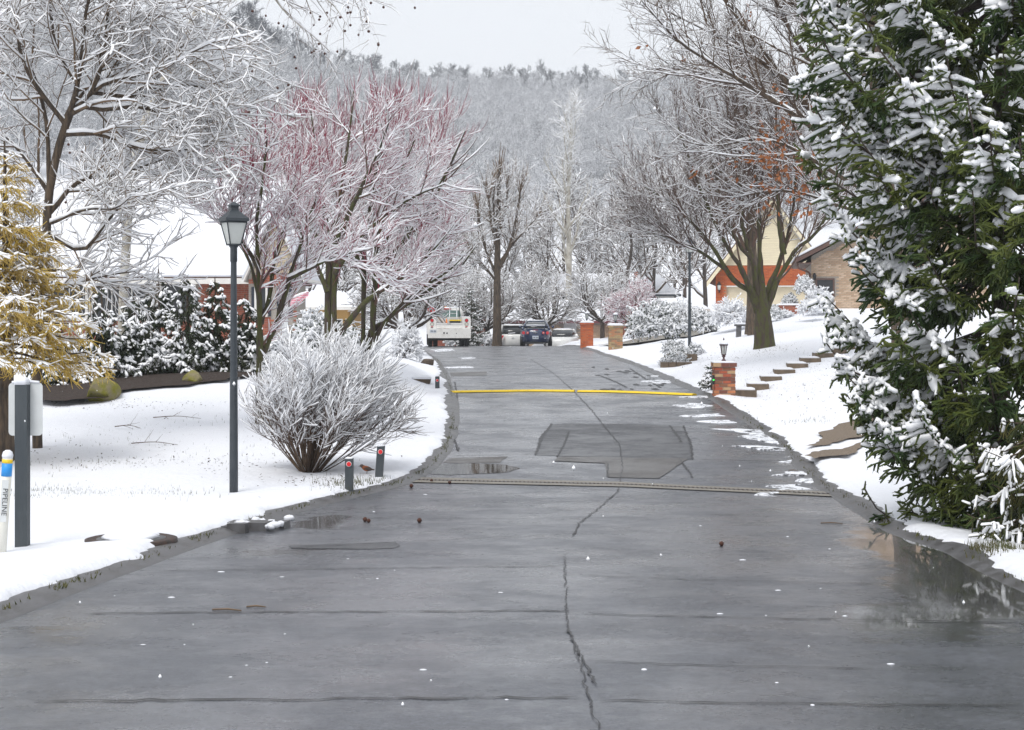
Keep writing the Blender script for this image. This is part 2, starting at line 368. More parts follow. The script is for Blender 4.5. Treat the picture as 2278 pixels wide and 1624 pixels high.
CONC = mat('concrete_tan', (0.22, 0.2, 0.165), 0.6, (0.16, 0.145, 0.12), 5, bump=0.4, bscale=60, rough2=0.4)
TAN = mat('driveway_aggregate', (0.19, 0.145, 0.10), 0.75, (0.12, 0.09, 0.065), 40, bump=0.5, bscale=90)
CRACK = mat('crack_wet', (0.028, 0.028, 0.03), 0.5)
MUD = mat('gutter_silt', (0.05, 0.04, 0.03), 0.35, (0.09, 0.07, 0.05), 6)
WATER = mat('puddle_water', (0.03, 0.028, 0.024), 0.03, spec=0.5)
IRON = mat('grate_iron', (0.02, 0.016, 0.014), 0.6, (0.06, 0.03, 0.02), 30)
MULCH = mat('mulch', (0.025, 0.016, 0.012), 0.95, (0.055, 0.035, 0.025), 25, bump=1.0, bscale=45, bdist=0.05)

def strip(d, xa, xb, ka, zf, name, m, parent=None):
    """sheet between two edges given per depth row; ka: column parameters 0..1"""
    ka = np.asarray(ka); X = xa[:, None] * (1 - ka) + xb[:, None] * ka; D = np.repeat(d[:, None], len(ka), 1)
    Z = zf(X, D, np.broadcast_to(ka, X.shape)); v = np.stack([X, D, Z], -1).reshape(-1, 3)
    i = np.arange(len(d) * len(ka)).reshape(len(d), -1)
    q = np.stack([i[:-1, :-1], i[:-1, 1:], i[1:, 1:], i[1:, :-1]], -1).reshape(-1, 4)
    return Geo().add(v, q).build(name, m, parent)
KW = 0.2        # width of the kerb seen between asphalt and snow
dr = np.concatenate([np.arange(-6, 8, .5), np.arange(8, 60, 0.16), np.arange(60, 160, 1.0)])
def road_z(X, D, k=None): return zroad(D) + 0.012 * vnoise(X * .5, D * .35, 3) * sstep(3, 12, D)
road = tag(strip(dr, XL(dr) + KW - .05, XR(dr) - KW + .05, np.linspace(0, 1, 49), road_z, 'road', ASPH), kind='structure')
_rv = np.empty(len(road.data.vertices) * 3, np.float32); road.data.vertices.foreach_get('co', _rv); _rv = _rv.reshape(-1, 3); _wet = np.zeros(len(_rv))
_rpx = _rv[:, 0] * FPX / np.maximum(_rv[:, 1], 1) + 1139; _rpy = 700 - (_rv[:, 2] - CAMZ) * FPX / np.maximum(_rv[:, 1], 1)
for wx, wy, sx, sy, am in [(2060, 1235, 110, 32, 1.15), (2180, 1320, 140, 45, 1.15), (2050, 1385, 180, 34, .9), (1980, 1195, 70, 18, .9), (720, 1160, 50, 14, .9), (560, 1225, 110, 14, .7), (1900, 1140, 50, 22, .55), (150, 1385, 150, 30, .55), (1690, 930, 40, 14, .6), (1460, 985, 70, 22, .3), (700, 1215, 120, 8, .4), (2150, 1500, 250, 60, .3)]:
    q = onroad(wx, wy); qx = abs(onroad(wx + sx, wy)[0] - q[0]); qd = abs(onroad(wx, wy - sy)[1] - q[1])
    _wet = np.maximum(_wet, am * np.exp(-.5 * (((_rv[:, 0] - q[0]) / qx) ** 2 + ((_rv[:, 1] - q[1]) / qd) ** 2)))
_wa = road.data.attributes.new('wet', 'FLOAT', 'POINT'); _wa.data.foreach_set('value', _wet.astype(np.float32))
def rz1(x, d): return float(road_z(np.array([x]), np.array([d]))[0])
dk = np.concatenate([np.arange(-6, 45, 0.1), np.arange(45, 130, 0.5)])
for side in (-1, 1):
    e = XL(dk) if side < 0 else XR(dk)
    jit = .02 * vnoise(dk * .8, dk * 0, 5 + side)
    ks = np.array([0, .12, .3, .55, 1.0, 1.7]); hs = np.array([-.02, .006, .018, .04, .06, .045])
    X = e[:, None] - side * (KW + jit)[:, None] + side * KW * ks[None]
    Z = zroad(dk)[:, None] + hs[None] * (1 + .15 * vnoise(dk * .7, dk * 0, 9))[:, None] + .0 * vnoise(X * 9, np.repeat(dk[:, None], 6, 1) * 9, 4)
    v = np.stack([X, np.repeat(dk[:, None], 6, 1), Z], -1).reshape(-1, 3)
    i = np.arange(len(dk) * 6).reshape(-1, 6); q = np.stack([i[:-1, :-1], i[:-1, 1:], i[1:, 1:], i[1:, :-1]], -1).reshape(-1, 4)
    tag(Geo().add(v, q).build('kerb', KERB), kind='structure')

# snow-covered ground on both sides: one sheet each, with a soft thick edge along the kerb
scol = np.concatenate([[0, .012, .03, .06, .1, .16, .24, .34, .46, .6, .8, 1.0, 1.25, 1.55], np.arange(1.9, 12, .5), np.arange(12, 40, 2.0), np.arange(40, 121, 8)])
drow = np.concatenate([np.arange(-6, 8, .5), np.arange(8, 40, .11), np.arange(40, 90, .35), np.arange(90, 171, 2.0)])
_mulch_zone = None
for side in (-1, 1):
    e = (XL(drow) if side < 0 else XR(drow))
    j = .07 * vnoise(drow * 1.3, drow * 0, 20 + side) + .045 * vnoise(drow * 3.7, drow * 0, 22 + side) + .045 * vnoise(drow * 11, drow * 0, 24 + side)
    D = np.repeat(drow[:, None], len(scol), 1); S = np.repeat(scol[None], len(drow), 0)
    X = e[:, None] + side * S - side * j[:, None] * np.exp(-S / .5)
    Z = lawnz(X, D)
    lip = np.interp(scol, [0, .012, .03, .06, .1, .16, .3], [-.13, -.085, -.055, -.025, 0.0, .015, .02])
    Z = Z + lip[None] * (1 + .35 * vnoise(D * 4, S * 6, 31))
    Z += (.018 * vnoise(X * 2.3, D * 1.6, 40) + .035 * vnoise(X * .6, D * .5, 41) + .012 * vnoise(X * 6, D * 5, 42)) * sstep(.05, .4, S)
    v = np.stack([X, D, Z], -1).reshape(-1, 3)
    i = np.arange(len(drow) * len(scol)).reshape(len(drow), -1)
    q = np.stack([i[:-1, :-1], i[:-1, 1:], i[1:, 1:], i[1:, :-1]], -1).reshape(-1, 4)
    tag(Geo().add(v, q).build('snowy_ground', SNOW), kind='structure')

def pixpoly(pts, road_=True, jitter=0.0, seed=1, dense=6):
    """outline in pixels -> ground outline (x, d), subdivided and roughened"""
    rg = np.random.default_rng(seed)
    g = np.array([onroad(*p) if road_ else hit(*p) for p in pts]); out = []
    for a, b in zip(g, np.roll(g, -1, 0)):
        n = max(2, int(np.linalg.norm(b - a) * dense))
        for k in range(n): out.append(a + (b - a) * k / n + jitter * rg.normal(size=2))
    return np.array(out)
def scan(poly, res):
    d0, d1 = poly[:, 1].min(), poly[:, 1].max(); n = max(4, int((d1 - d0) / res)); rows = np.linspace(d0 + 1e-4, d1 - 1e-4, n); lo, hi = [], []
    a, b = poly, np.roll(poly, -1, 0)
    for r in rows:
        m = (a[:, 1] - r) * (b[:, 1] - r) <= 0; t = (r - a[m, 1]) / np.where(np.abs(b[m, 1] - a[m, 1]) < 1e-9, 1e-9, b[m, 1] - a[m, 1])
        x = a[m, 0] + (b[m, 0] - a[m, 0]) * np.clip(t, 0, 1)
        lo.append(x.min() if len(x) else 0); hi.append(x.max() if len(x) else 0)
    return rows, np.array(lo), np.array(hi)
def patch(name, m, pts, dz=0.004, road_=True, jitter=0.01, seed=1, parent=None, cols=12, thick=0.0, res=0.06, kind=None, lift=0.0):
    poly = pixpoly(pts, road_, jitter, seed); rows, lo, hi = scan(poly, res)
    k = np.linspace(0, 1, cols); zf0 = road_z if road_ else (lambda X, D, kk: lawnz(X, D) + .03 + lift)
    vv = np.linspace(0, 1, len(rows))[:, None]
    def zf(X, D, kk):
        z = zf0(X, D, kk) + dz
        if thick:
            prof = np.clip(np.minimum(np.minimum(kk, 1 - kk) * 5, np.minimum(vv, 1 - vv) * 4), 0, 1)
            z = z + thick * np.sqrt(prof) * (1 + .4 * vnoise(X * 7, D * 7, seed)) - .006 * (prof <= 0)
        return z
    o = strip(rows, lo, hi, k, zf, name, m, parent)
    if kind: o['kind'] = kind
    return o
def ribbon(name, m, pts, w, dz=0.006, seed=1, jit=0.012, parent=None, step=0.08, road_=True):
    g = np.array([onroad(*p) if road_ else hit(*p) for p in pts]); rg = np.random.default_rng(seed); P = []
    for a, b in zip(g[:-1], g[1:]):
        n = max(2, int(np.linalg.norm(b - a) / step))
        for k in range(n): P.append(a + (b - a) * k / n)
    P.append(g[-1]); P = np.array(P); P += np.cumsum(rg.normal(size=P.shape) * jit * .3, 0) * np.sin(np.linspace(0, math.pi, len(P)))[:, None] * .3 + rg.normal(size=P.shape) * jit
    t = norm(np.gradient(P, axis=0)); nn = np.stack([-t[:, 1], t[:, 0]], 1); ww = (w * (0.35 + 0.9 * rg.random(len(P))))[:, None] * .5
    ww[0] = ww[-1] = .001
    A, B = P - nn * ww, P + nn * ww; Q = np.stack([A, B], 1).reshape(-1, 2)
    zz = road_z(Q[:, 0], Q[:, 1]) if road_ else lawnz(Q[:, 0], Q[:, 1]) + .03
    v = np.column_stack([Q, zz + dz]); n = len(P)
    q = [(2 * i, 2 * i + 1, 2 * i + 3, 2 * i + 2) for i in range(n - 1)]
    return Geo().add(v, q).build(name, m, parent)

# repairs, joints, cracks and water on the road
patch('repair_patch', ASPH2, [(1228, 943), (1400, 943), (1520, 950), (1535, 985), (1540, 1022), (1400, 1018), (1192, 1013), (1200, 975)], seed=2, parent=road, jitter=.006)
patch('repair_patch', ASPH3, [(1240, 1016), (1530, 1020), (1465, 1064), (1352, 1062), (1345, 1030), (1234, 1026)], .008, seed=3, parent=road, jitter=.006)
patch('repair_patch', ASPH3, [(1000, 1020), (1130, 1016), (1112, 1030), (985, 1031)], .004, seed=4, parent=road, jitter=.006)
patch('repair_patch', ASPH3, [(1000, 828), (1083, 827), (1083, 836), (1003, 837)], .004, seed=5, parent=road, jitter=.004)
patch('repair_patch', ASPH2, [(640, 1214), (880, 1207), (892, 1215), (870, 1223), (650, 1222)], .004, seed=6, parent=road, jitter=.006)
for k, (a, b, w) in enumerate([((60, 1560), (1290, 1556), .03), ((190, 1366), (1265, 1362), .03), ((1290, 1368), (2278, 1388), .025), ((360, 1272), (1250, 1262), .022), ((600, 1222), (1250, 1190), .016),
                               ((1300, 1476), (1950, 1486), .016), ((1290, 1282), (1960, 1302), .018), ((760, 1153), (1240, 1156), .012), ((1390, 1145), (1850, 1152), .012), ((1330, 1562), (2278, 1570), .025),
                               ((1010, 1014), (1190, 1011), .02), ((1010, 960), (1180, 958), .018), ((1016, 918), (1320, 915), .014), ((1016, 893), (1300, 892), .014), ((1330, 904), (1620, 914), .016), ((1340, 925), (1640, 937), .02),
                               ((1010, 980), (1195, 978), .014), ((1545, 1022), (1760, 1026), .018), ((1380, 960), (1680, 966), .018), ((1480, 870), (1560, 874), .01), ((1010, 848), (1290, 846), .018), ((1000, 812), (1230, 812), .016), ((1250, 855), (1440, 858), .016)]):
    ribbon('joint', CRACK, [a, ((a[0] + b[0]) / 2, (a[1] + b[1]) / 2 + random.Random(k).uniform(-2, 2)), b], w, seed=30 + k, parent=road, jit=.014)
for k, (pts, w) in enumerate([([(1255, 1240), (1258, 1300), (1262, 1380), (1275, 1440), (1295, 1500), (1310, 1560), (1330, 1624)], .009), ([(1262, 1400), (1285, 1450), (1325, 1530)], .014), ([(1180, 800), (1240, 838), (1280, 872), (1320, 915), (1350, 955), (1375, 985)], .022),
                              ([(1378, 985), (1385, 1040), (1372, 1095), (1290, 1165), (1275, 1195)], .018), ([(1192, 1013), (1205, 970), (1228, 943)], .05), ([(1520, 948), (1535, 985), (1541, 1022)], .04), ([(1490, 948), (1510, 975), (1515, 985)], .05),
                              ([(1265, 960), (1255, 990), (1240, 1016)], .035), ([(1352, 1030), (1352, 1062)], .03), ([(1510, 1020), (1530, 1045), (1540, 1062)], .03), ([(1330, 835), (1370, 850), (1395, 862)], .06), ([(1400, 820), (1440, 845), (1470, 862)], .06), ([(1020, 1004), (1005, 960), (1018, 900), (1012, 850)], .04)]):
    ribbon('crack', CRACK, pts, w, seed=60 + k, parent=road, jit=.008, dz=.0095, step=.07)
rr = random.Random(4)
for k in range(26):
    px, py = rr.uniform(1310, 1480), rr.uniform(815, 870)
    patch('wet_spot', CRACK, [(px - rr.uniform(4, 13), py), (px, py - rr.uniform(1, 2.2)), (px + rr.uniform(4, 13), py + rr.uniform(0, 2)), (px + 2, py + rr.uniform(1.5, 3))], .0095, seed=90 + k, parent=road, cols=5, jitter=.02, res=.1)
patch('puddle', WATER, [(955, 1055), (975, 1034), (1040, 1031), (1125, 1034), (1160, 1042), (1120, 1052), (1000, 1057)], .005, seed=7, parent=road, jitter=.01)
# trench drain across the low point
_dl = np.array([onroad(905, 1068), onroad(1395, 1078), onroad(1850, 1100)])
_dx = np.linspace(_dl[0, 0], _dl[2, 0], 60); _dd = np.interp(_dx, _dl[:, 0], _dl[:, 1])
drain = empty('trench_drain', (0.0, 0.0, 0.0), 'tan concrete strip with dark slotted iron grate crossing the wet road', 'drain')
g = Geo()
v = np.concatenate([np.column_stack([_dx, _dd + o, road_z(_dx, _dd + o) + .011]) for o in (-.34, -.06, .06, .34)]); i = np.arange(240).reshape(4, 60)
g.add(v, np.concatenate([np.stack([i[a, :-1], i[a, 1:], i[a + 1, 1:], i[a + 1, :-1]], -1).reshape(-1, 4) for a in (0, 2)])); g.build('concrete_strip', CONC, drain)
g = Geo(); g.add(v, np.stack([i[1, :-1], i[1, 1:], i[2, 1:], i[2, :-1]], -1).reshape(-1, 4)); g.build('channel', CRACK, drain)
g = Geo()
for x in np.arange(_dx[0], _dx[-1], .055):
    dd = float(np.interp(x, _dx, _dd)); z = rz1(x, dd) + .014; g.box(x, x + .022, dd - .058, dd + .058, z - .01, z + .003)
g.build('grate', IRON, drain)['kind'] = 'stuff'
# slush and snow left on the road
for k, pts in enumerate([[(1497, 903), (1545, 898), (1590, 905), (1570, 909), (1520, 909)], [(1510, 926), (1600, 922), (1612, 926), (1560, 929)], [(1560, 939), (1625, 936), (1640, 942), (1590, 944)], [(1588, 955), (1700, 958), (1755, 970), (1680, 968)], [(1640, 973), (1700, 965), (1770, 985), (1740, 992), (1690, 984)], [(1640, 992), (1740, 996), (1790, 1003), (1700, 1004)],
                         [(1740, 1018), (1800, 1010), (1815, 1030), (1770, 1030)], [(1730, 1056), (1800, 1048), (1840, 1060), (1780, 1062)], [(1760, 1070), (1850, 1062), (1880, 1080), (1800, 1076)], [(1500, 884), (1560, 882), (1600, 884), (1540, 886)], [(1425, 848), (1480, 845), (1510, 850), (1460, 853)], [(1700, 1084), (1760, 1080), (1800, 1088), (1740, 1092)],
                         [(1690, 1098), (1715, 1094), (1735, 1100), (1710, 1104)], [(1455, 836), (1505, 837), (1490, 839)], [(1022, 796), (1052, 795), (1056, 798), (1030, 799)], [(985, 818), (1045, 816), (1048, 819), (990, 820)], [(965, 778), (1000, 776), (1010, 780), (972, 783)]]):
    patch('snow_patch', SLUSH, pts, .008, seed=120 + k, parent=road, jitter=.075, thick=.014, cols=22, res=.05)
rg = np.random.default_rng(77)
for k in range(34):
    px, py = rg.uniform(250, 2100), rg.uniform(1090, 1600)
    x, d = onroad(px, py)
    if not XL(d) + .4 < x < XR(d) - .4: continue
    a = .006 + .011 * rg.random() ** 2; z = rz1(x, d)
    g = Geo().lathe([(a, z), (a * .9, z + a * .3), (a * .4, z + a * .45)], x, d, 7); g.v[-1][:, 0] = x + (g.v[-1][:, 0] - x) * rg.uniform(.8, 2.2); g.build('snow_patch', SNOW, road)

# bare ground between the snow
tag(patch('driveway', TAN, [(1818, 972), (1870, 952), (1930, 936), (2010, 915), (2020, 955), (1950, 976), (1890, 984), (1835, 1000), (1790, 1004), (1830, 986)], .012, road_=False, seed=14, jitter=.02, res=.05, lift=.03), kind='structure')
tag(patch('driveway', TAN, [(1792, 1024), (1840, 1010), (1940, 985), (1915, 1006), (1860, 1024), (1810, 1032)], .012, road_=False, seed=15, jitter=.02, res=.05, lift=.03), kind='structure')
tag(patch('driveway', CONC, [(1330, 772), (1420, 756), (1520, 741), (1590, 735), (1600, 738), (1480, 755), (1390, 771)], .012, road_=False, seed=16, jitter=.03, res=.2, lift=.06), kind='structure')
tag(patch('mulch_bed', MULCH, [(80, 900), (150, 905), (230, 897), (290, 878), (400, 868), (500, 856), (570, 846), (560, 836), (440, 836), (300, 842), (160, 850), (85, 858)], .012, road_=False, seed=17, jitter=.06, res=.06, lift=.06), kind='structure')
# ------------------------------------------------------------------ wooded hill behind the houses
def hill_ridge(px):
    zy = np.interp(px, [-1500, 0, 350, 560, 720, 900, 1150, 1400, 1700, 2300, 3800], [95, 112, 130, 165, 214, 238, 232, 246, 238, 225, 200])
    dr_ = np.interp(px, [-1500, 300, 560, 800, 1150, 3800], [370, 370, 390, 470, 540, 520])
    return dr_, CAMZ - (zy - 700) * dr_ / FPX
def hill_z(px, d):
    dr_, zr = hill_ridge(px); t = (d - 150) / (dr_ - 150)
    z = -1.2 + (zr + 1.2) * np.clip(t, 0, 1) ** 1.1 + np.where(t > 1, -(t - 1) * 25, 0)
    x = (px - 1139) * d / FPX
    return z + (2.2 * vnoise(x * .02, d * .02, 60) + .6 * vnoise(x * .1, d * .1, 61)) * sstep(160, 230, d) * np.clip(1.3 - t, 0, 1)
_u = np.linspace(-2600, 4900, 140); _hd = np.concatenate([np.arange(140, 605, 5.0)])
UU, DD = np.meshgrid(_u, _hd); ZZ = hill_z(UU, DD); ZZ[0] = -3
v = np.stack([(UU - 1139) * DD / FPX, DD, ZZ], -1).reshape(-1, 3); i = np.arange(UU.size).reshape(UU.shape)
tag(Geo().add(v, np.stack([i[:-1, :-1], i[:-1, 1:], i[1:, 1:], i[1:, :-1]], -1).reshape(-1, 4)).build('hill', SNOW), kind='structure')

def bare_groups(rng, h, lean=0.03, crown=0.45, n1=14, n2=9, n3=0, r0=None, up=0.12, start=0.3, ang=(25, 55)):
    """a leafless tree standing at the origin: list of (P, R) levels"""
    r0 = r0 or h * 0.014
    pts = [(rng.normal() * lean * h * k, rng.normal() * lean * h * k, h * .92 * k) for k in np.linspace(0, 1, 6)]; pts[0] = (0, 0, -.5)
    T = limb(pts, r0, r0 * .2, 14)
    A = grow(rng, *T, n1, start, 1.0, ang, (h * crown * .7, h * crown), .55, 7, .1, up, .6, h * .0012)
    B = grow(rng, *A, n2, .2, 1.0, (25, 60), (h * crown * .25, h * crown * .45), .5, 4, .14, up * .6, .6, h * .0008)
    out = [T, A, B]
    if n3: out.append(grow(rng, *B, n3, .2, 1.0, (25, 60), (h * crown * .1, h * crown * .2), .4, 3, .15, up * .5, .6, h * .0006))
    return out
def fatten(groups, lo):
    return [(P, np.maximum(R, l) if l else R) for (P, R), l in zip(groups, lo)]
def tree_parts(rng, name_root, groups, ntrunk, bark, twigm, snow_th, sides=(8, 5, 3, 3, 3), snow_from=1, keep=(1, 1, 1, 1, 1), zp=1.0, snowsides=4, lump=.5, extra=None):
    """trunk = the first ntrunk levels, crown = the rest; snow lies on both"""
    gt, gc = Geo(), Geo()
    for k, (P, R) in enumerate(groups):
        g = gt if k < ntrunk else gc
        v, q = tubes(P, R, sides[min(k, len(sides) - 1)]); g.add(v, q, 0)
        if k >= snow_from and snow_th[min(k, len(snow_th) - 1)] > 0:
            v, q = snow_tubes(rng, P, R, snow_th[min(k, len(snow_th) - 1)], 3 if k >= 3 else snowsides, keep[min(k, len(keep) - 1)], zp, lump); g.add(v, q, 1)
    if extra: extra(gc)
    a = gt.build('trunk', [bark, SNOWT], name_root)
    b = gc.build('crown', [twigm, SNOWT] + ([LEAFO] if extra else []), name_root)
    return a, b
# far trees: shared shapes
vcol = bpy.data.collections.new('hill_tree_shapes')
far_kinds = []
for k in range(6):
    rng = np.random.default_rng(300 + k)
    g = bare_groups(rng, 12, .02, [.48, .52, .45, .55, .5, .46][k], 14, 8, 3, .12, .1, [.15, .2, .22, .12, .2, .25][k], (28, 70))
    far_kinds.append(g)
    ge = Geo()
    for lv, (P, R) in enumerate(g):
        R = np.maximum(R * .8, .016)
        v, q = tubes(P, R, 4 if lv == 0 else 3); ge.add(v, q, 0)
        if lv >= 1:
            v, q = snow_tubes(rng, P, R, .034, 3, .9, .8); ge.add(v, q, 1)
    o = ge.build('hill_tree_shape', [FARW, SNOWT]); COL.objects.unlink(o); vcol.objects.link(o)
rng = np.random.default_rng(11)
pts = []
while len(pts) < 3600:
    px = rng.uniform(-100, 2400); d = 235 + 320 * rng.random() ** .9
    dr_, _z = hill_ridge(np.array([px])); dr_ = float(dr_[0])
    if d > dr_ + 8: continue
    if px > 850 and d < dr_ - 40 and rng.random() < .3: continue
    pts.append(((px - 1139) * d / FPX, d, float(hill_z(np.array([px]), np.array([d]))[0]) - .3))
me = bpy.data.meshes.new('hillside_wood'); me.from_pydata(pts, [], []); wood = bpy.data.objects.new('hillside_wood', me); COL.objects.link(wood)
tag(wood, 'leafless wood covering the hillside, dusted with snow and fading into haze', 'wood', kind='stuff')
ng = bpy.data.node_groups.new('wood_scatter', 'GeometryNodeTree')
ng.interface.new_socket('Geometry', in_out='INPUT', socket_type='NodeSocketGeometry'); ng.interface.new_socket('Geometry', in_out='OUTPUT', socket_type='NodeSocketGeometry')
gi = ng.nodes.new('NodeGroupInput'); go = ng.nodes.new('NodeGroupOutput'); ip = ng.nodes.new('GeometryNodeInstanceOnPoints'); ci = ng.nodes.new('GeometryNodeCollectionInfo')
ci.inputs['Collection'].default_value = vcol; ci.inputs['Separate Children'].default_value = True; ci.inputs['Reset Children'].default_value = True
rv = ng.nodes.new('FunctionNodeRandomValue'); rv.data_type = 'FLOAT_VECTOR'; rv.inputs[0].default_value = (-.04, -.04, 0); rv.inputs[1].default_value = (.04, .04, 6.28)
rs = ng.nodes.new('FunctionNodeRandomValue'); rs.data_type = 'FLOAT'; rs.inputs[2].default_value = .5; rs.inputs[3].default_value = .95
ip.inputs['Pick Instance'].default_value = True
ng.links.new(gi.outputs[0], ip.inputs['Points']); ng.links.new(ci.outputs[0], ip.inputs['Instance']); ng.links.new(rv.outputs[0], ip.inputs['Rotation'])
ng.links.new(rs.outputs[1], ip.inputs['Scale']); ng.links.new(ip.outputs[0], go.inputs[0])
md = wood.modifiers.new('scatter', 'NODES'); md.node_group = ng
# trees that stand out along the skyline
ridge_protos = []
for k in range(5):
    rng = np.random.default_rng(340 + k)
    g = bare_groups(rng, 12, .015, [.46, .5, .42, .48, .4][k], 17, 9, 4, .11, .1, [.3, .25, .35, .3, .35][k], (25, 60))
    e = empty('ridge_tree', (0, 0, 0), 'bare grey tree on the ridge, outlined against the pale sky', 'tree', 'bare trees along the ridge')
    g = [(P, np.maximum(R, .028)) for P, R in g]
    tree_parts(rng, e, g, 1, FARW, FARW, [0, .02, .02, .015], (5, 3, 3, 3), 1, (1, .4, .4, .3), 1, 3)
    ridge_protos.append(e)
rng = np.random.default_rng(21); used = set()
for k, px in enumerate(np.concatenate([np.linspace(470, 700, 15), np.linspace(716, 1420, 46), np.linspace(1440, 1600, 6)])):
    px = px + rng.uniform(-7, 7); dr_, zr = hill_ridge(np.array([px])); d = float(dr_[0]) + rng.uniform(-6, 3)
    z = float(hill_z(np.array([px]), np.array([d]))[0]) - .3; pos = ((px - 1139) * d / FPX, d, z); kk = k % 5
    s = rng.uniform(.75, 1.1) * (1.0 if px > 700 else 1.05)
    if 540 < px < 580: s = 1.3
    if kk not in used: used.add(kk); o = ridge_protos[kk]; o.location = pos; o.scale = (s,) * 3; o.rotation_euler = (0, 0, rng.uniform(0, 6))
    else: copy_tree(ridge_protos[kk], pos, rng.uniform(0, 6), s)
# snowy trees on the valley floor behind the far houses
mid = []
for k in range(5):
    rng = np.random.default_rng(360 + k)
    g = bare_groups(rng, 11, .03, [.42, .45, .38, .5, .4][k], 15, 10, 5, .17, .1, .22, (30, 65))
    g = [(P, np.maximum(R, .012)) for P, R in g]
    e = empty('valley_tree', (0, 0, 0), 'bare tree laced with snow among the trees behind the far houses', 'tree', 'snow-laced trees behind the far houses')
    tree_parts(rng, e, fatten(g, (0, .03, .022, .016)), 1, BARKD, TWIG, [0, .045, .036, .028], (7, 4, 3, 3), 1, (1, 1, 1, .9), .8, 3)
    mid.append(e)
rng = np.random.default_rng(23); spots = [(1255, 135, 1.15), (1330, 140, 1.0), (1395, 128, 1.1), (1455, 132, 1.15), (1520, 125, 1.1), (1570, 130, 1.2), (1180, 150, 1.0), (1215, 128, .85), (1130, 140, .95), (1060, 135, 1.0), (985, 130, 1.05), (910, 128, 1.0), (840, 125, 1.0), (760, 132, 1.1), (690, 128, 1.0), (610, 125, 1.1), (1295, 160, 1.1), (1425, 158, 1.1), (1500, 165, 1.15), (1620, 150, 1.3), (1020, 165, 1.1), (880, 160, 1.1), (1360, 170, 1.1), (540, 140, 1.1), (470, 150, 1.1), (330, 150, 1.2), (200, 150, 1.2), (60, 150, 1.2)]
for k, (px, d, s) in enumerate(spots):
    x = (px - 1139) * d / FPX; pos = (x, d, min(G(x, d), 1.2) - .2); kk = k % 5; s *= 1.05
    if k < 5: o = mid[kk]; o.location = pos; o.scale = (s,) * 3; o.rotation_euler = (0, 0, rng.uniform(0, 6))
    else: copy_tree(mid[kk], pos, rng.uniform(0, 6), s)

# the air: one even body of pale snow-haze round camera, road and hill
HAZE = bpy.data.materials.new('haze_air'); HAZE.use_nodes = True; nt = HAZE.node_tree; nt.nodes.clear()
pv = nt.nodes.new('ShaderNodeVolumePrincipled'); pv.inputs['Color'].default_value = (0.91, 0.955, 1.0, 1); pv.inputs['Density'].default_value = 0.0006; pv.inputs['Anisotropy'].default_value = 0.0
mo = nt.nodes.new('ShaderNodeOutputMaterial'); nt.links.new(pv.outputs[0], mo.inputs['Volume'])
tag(Geo().box(-600, 640, -30, 620, -6, 110).build('haze', HAZE), kind='stuff')
# ------------------------------------------------------------------ leafless garden trees
def cat_groups(*gs):
    M = max(g[0].shape[1] for g in gs); Ps, Rs = [], []
    for P, R in gs:
        if P.shape[1] != M:
            t = np.linspace(0, P.shape[1] - 1, M); i = np.minimum(t.astype(int), P.shape[1] - 2); u = t - i
            P = P[:, i] * (1 - u)[None, :, None] + P[:, i + 1] * u[None, :, None]; R = R[:, i] * (1 - u) + R[:, i + 1] * u
        Ps.append(P); Rs.append(R)
    return np.concatenate(Ps), np.concatenate(Rs)
def limbs(lst, M=12): return cat_groups(*[plimb(p, a, b, M) for p, a, b in lst])
def wander(rng, G_, amt):
    """give hand-placed limbs some depth and knots of their own"""
    P, R = G_; t = np.linspace(0, 1, P.shape[1])[None]
    dy = rng.normal(size=(len(P), 1)) * amt * t ** 1.2
    P = P.copy(); P[..., 1] += dy; P += rng.normal(size=P.shape) * R[..., None] * .12
    return P, R * (1 + .12 * rng.normal(size=R.shape))

# big pear tree on the right-hand lawn
rng = np.random.default_rng(5); d = 48
b0 = base(1702, d)
pear = empty('pear_tree', b0, 'large bare tree with mossy forked trunk on the right-hand lawn', 'tree')
tr = cat_groups(plimb([(1702, 786, d), (1701, 772, d), (1699, 735, d), (1697, 700, d), (1695, 665, d), (1694, 630, d)], .33, .1, 16, 1.4))
tr[1][0, :4] *= [1.6, 1.35, 1.12, 1.03]
ml = limbs([([(1690, 700, d), (1684, 682, d), (1666, 648, d), (1633, 626, d), (1612, 598, d), (1585, 555, d), (1545, 505, d), (1490, 455, d), (1430, 420, d)], .11, .016),
            ([(1690, 690, d), (1682, 668, d), (1661, 633, d), (1645, 597, d), (1619, 561, d), (1585, 500, d), (1540, 400, d), (1500, 290, d)], .105, .016),
            ([(1692, 690, d), (1685, 654, d), (1678, 612, d), (1672, 576, d), (1640, 541, d), (1605, 450, d), (1575, 330, d), (1545, 200, d)], .11, .016),
            ([(1696, 690, d), (1693, 647, d), (1694, 603, d), (1692, 541, d), (1688, 430, d), (1670, 290, d), (1650, 150, d)], .12, .016),
            ([(1700, 700, d), (1702, 675, d), (1714, 636, d), (1730, 606, d), (1744, 566, d), (1760, 520, d), (1780, 400, d), (1775, 230, d)], .125, .016),
            ([(1703, 700, d), (1712, 675, d), (1727, 632, d), (1752, 587, d), (1772, 553, d), (1815, 520, d), (1860, 440, d), (1890, 330, d)], .11, .016),
            ([(1672, 576, d), (1650, 500, d), (1640, 380, d), (1610, 230, d)], .08, .015), ([(1744, 566, d), (1730, 480, d), (1725, 350, d), (1715, 200, d)], .08, .015),
            ([(1612, 598, d), (1560, 560, d), (1500, 530, d), (1430, 510, d)], .06, .012)], 16)
ml = wander(rng, ml, .8)
def clearwall(p):
    qx = p[:, 0] * FPX / p[:, 1] + 1139; qy = 700 - (p[:, 2] - CAMZ) * FPX / p[:, 1]; return ~((qy > 548) & (qx > 1560) & (rng.random(len(p)) < .92))
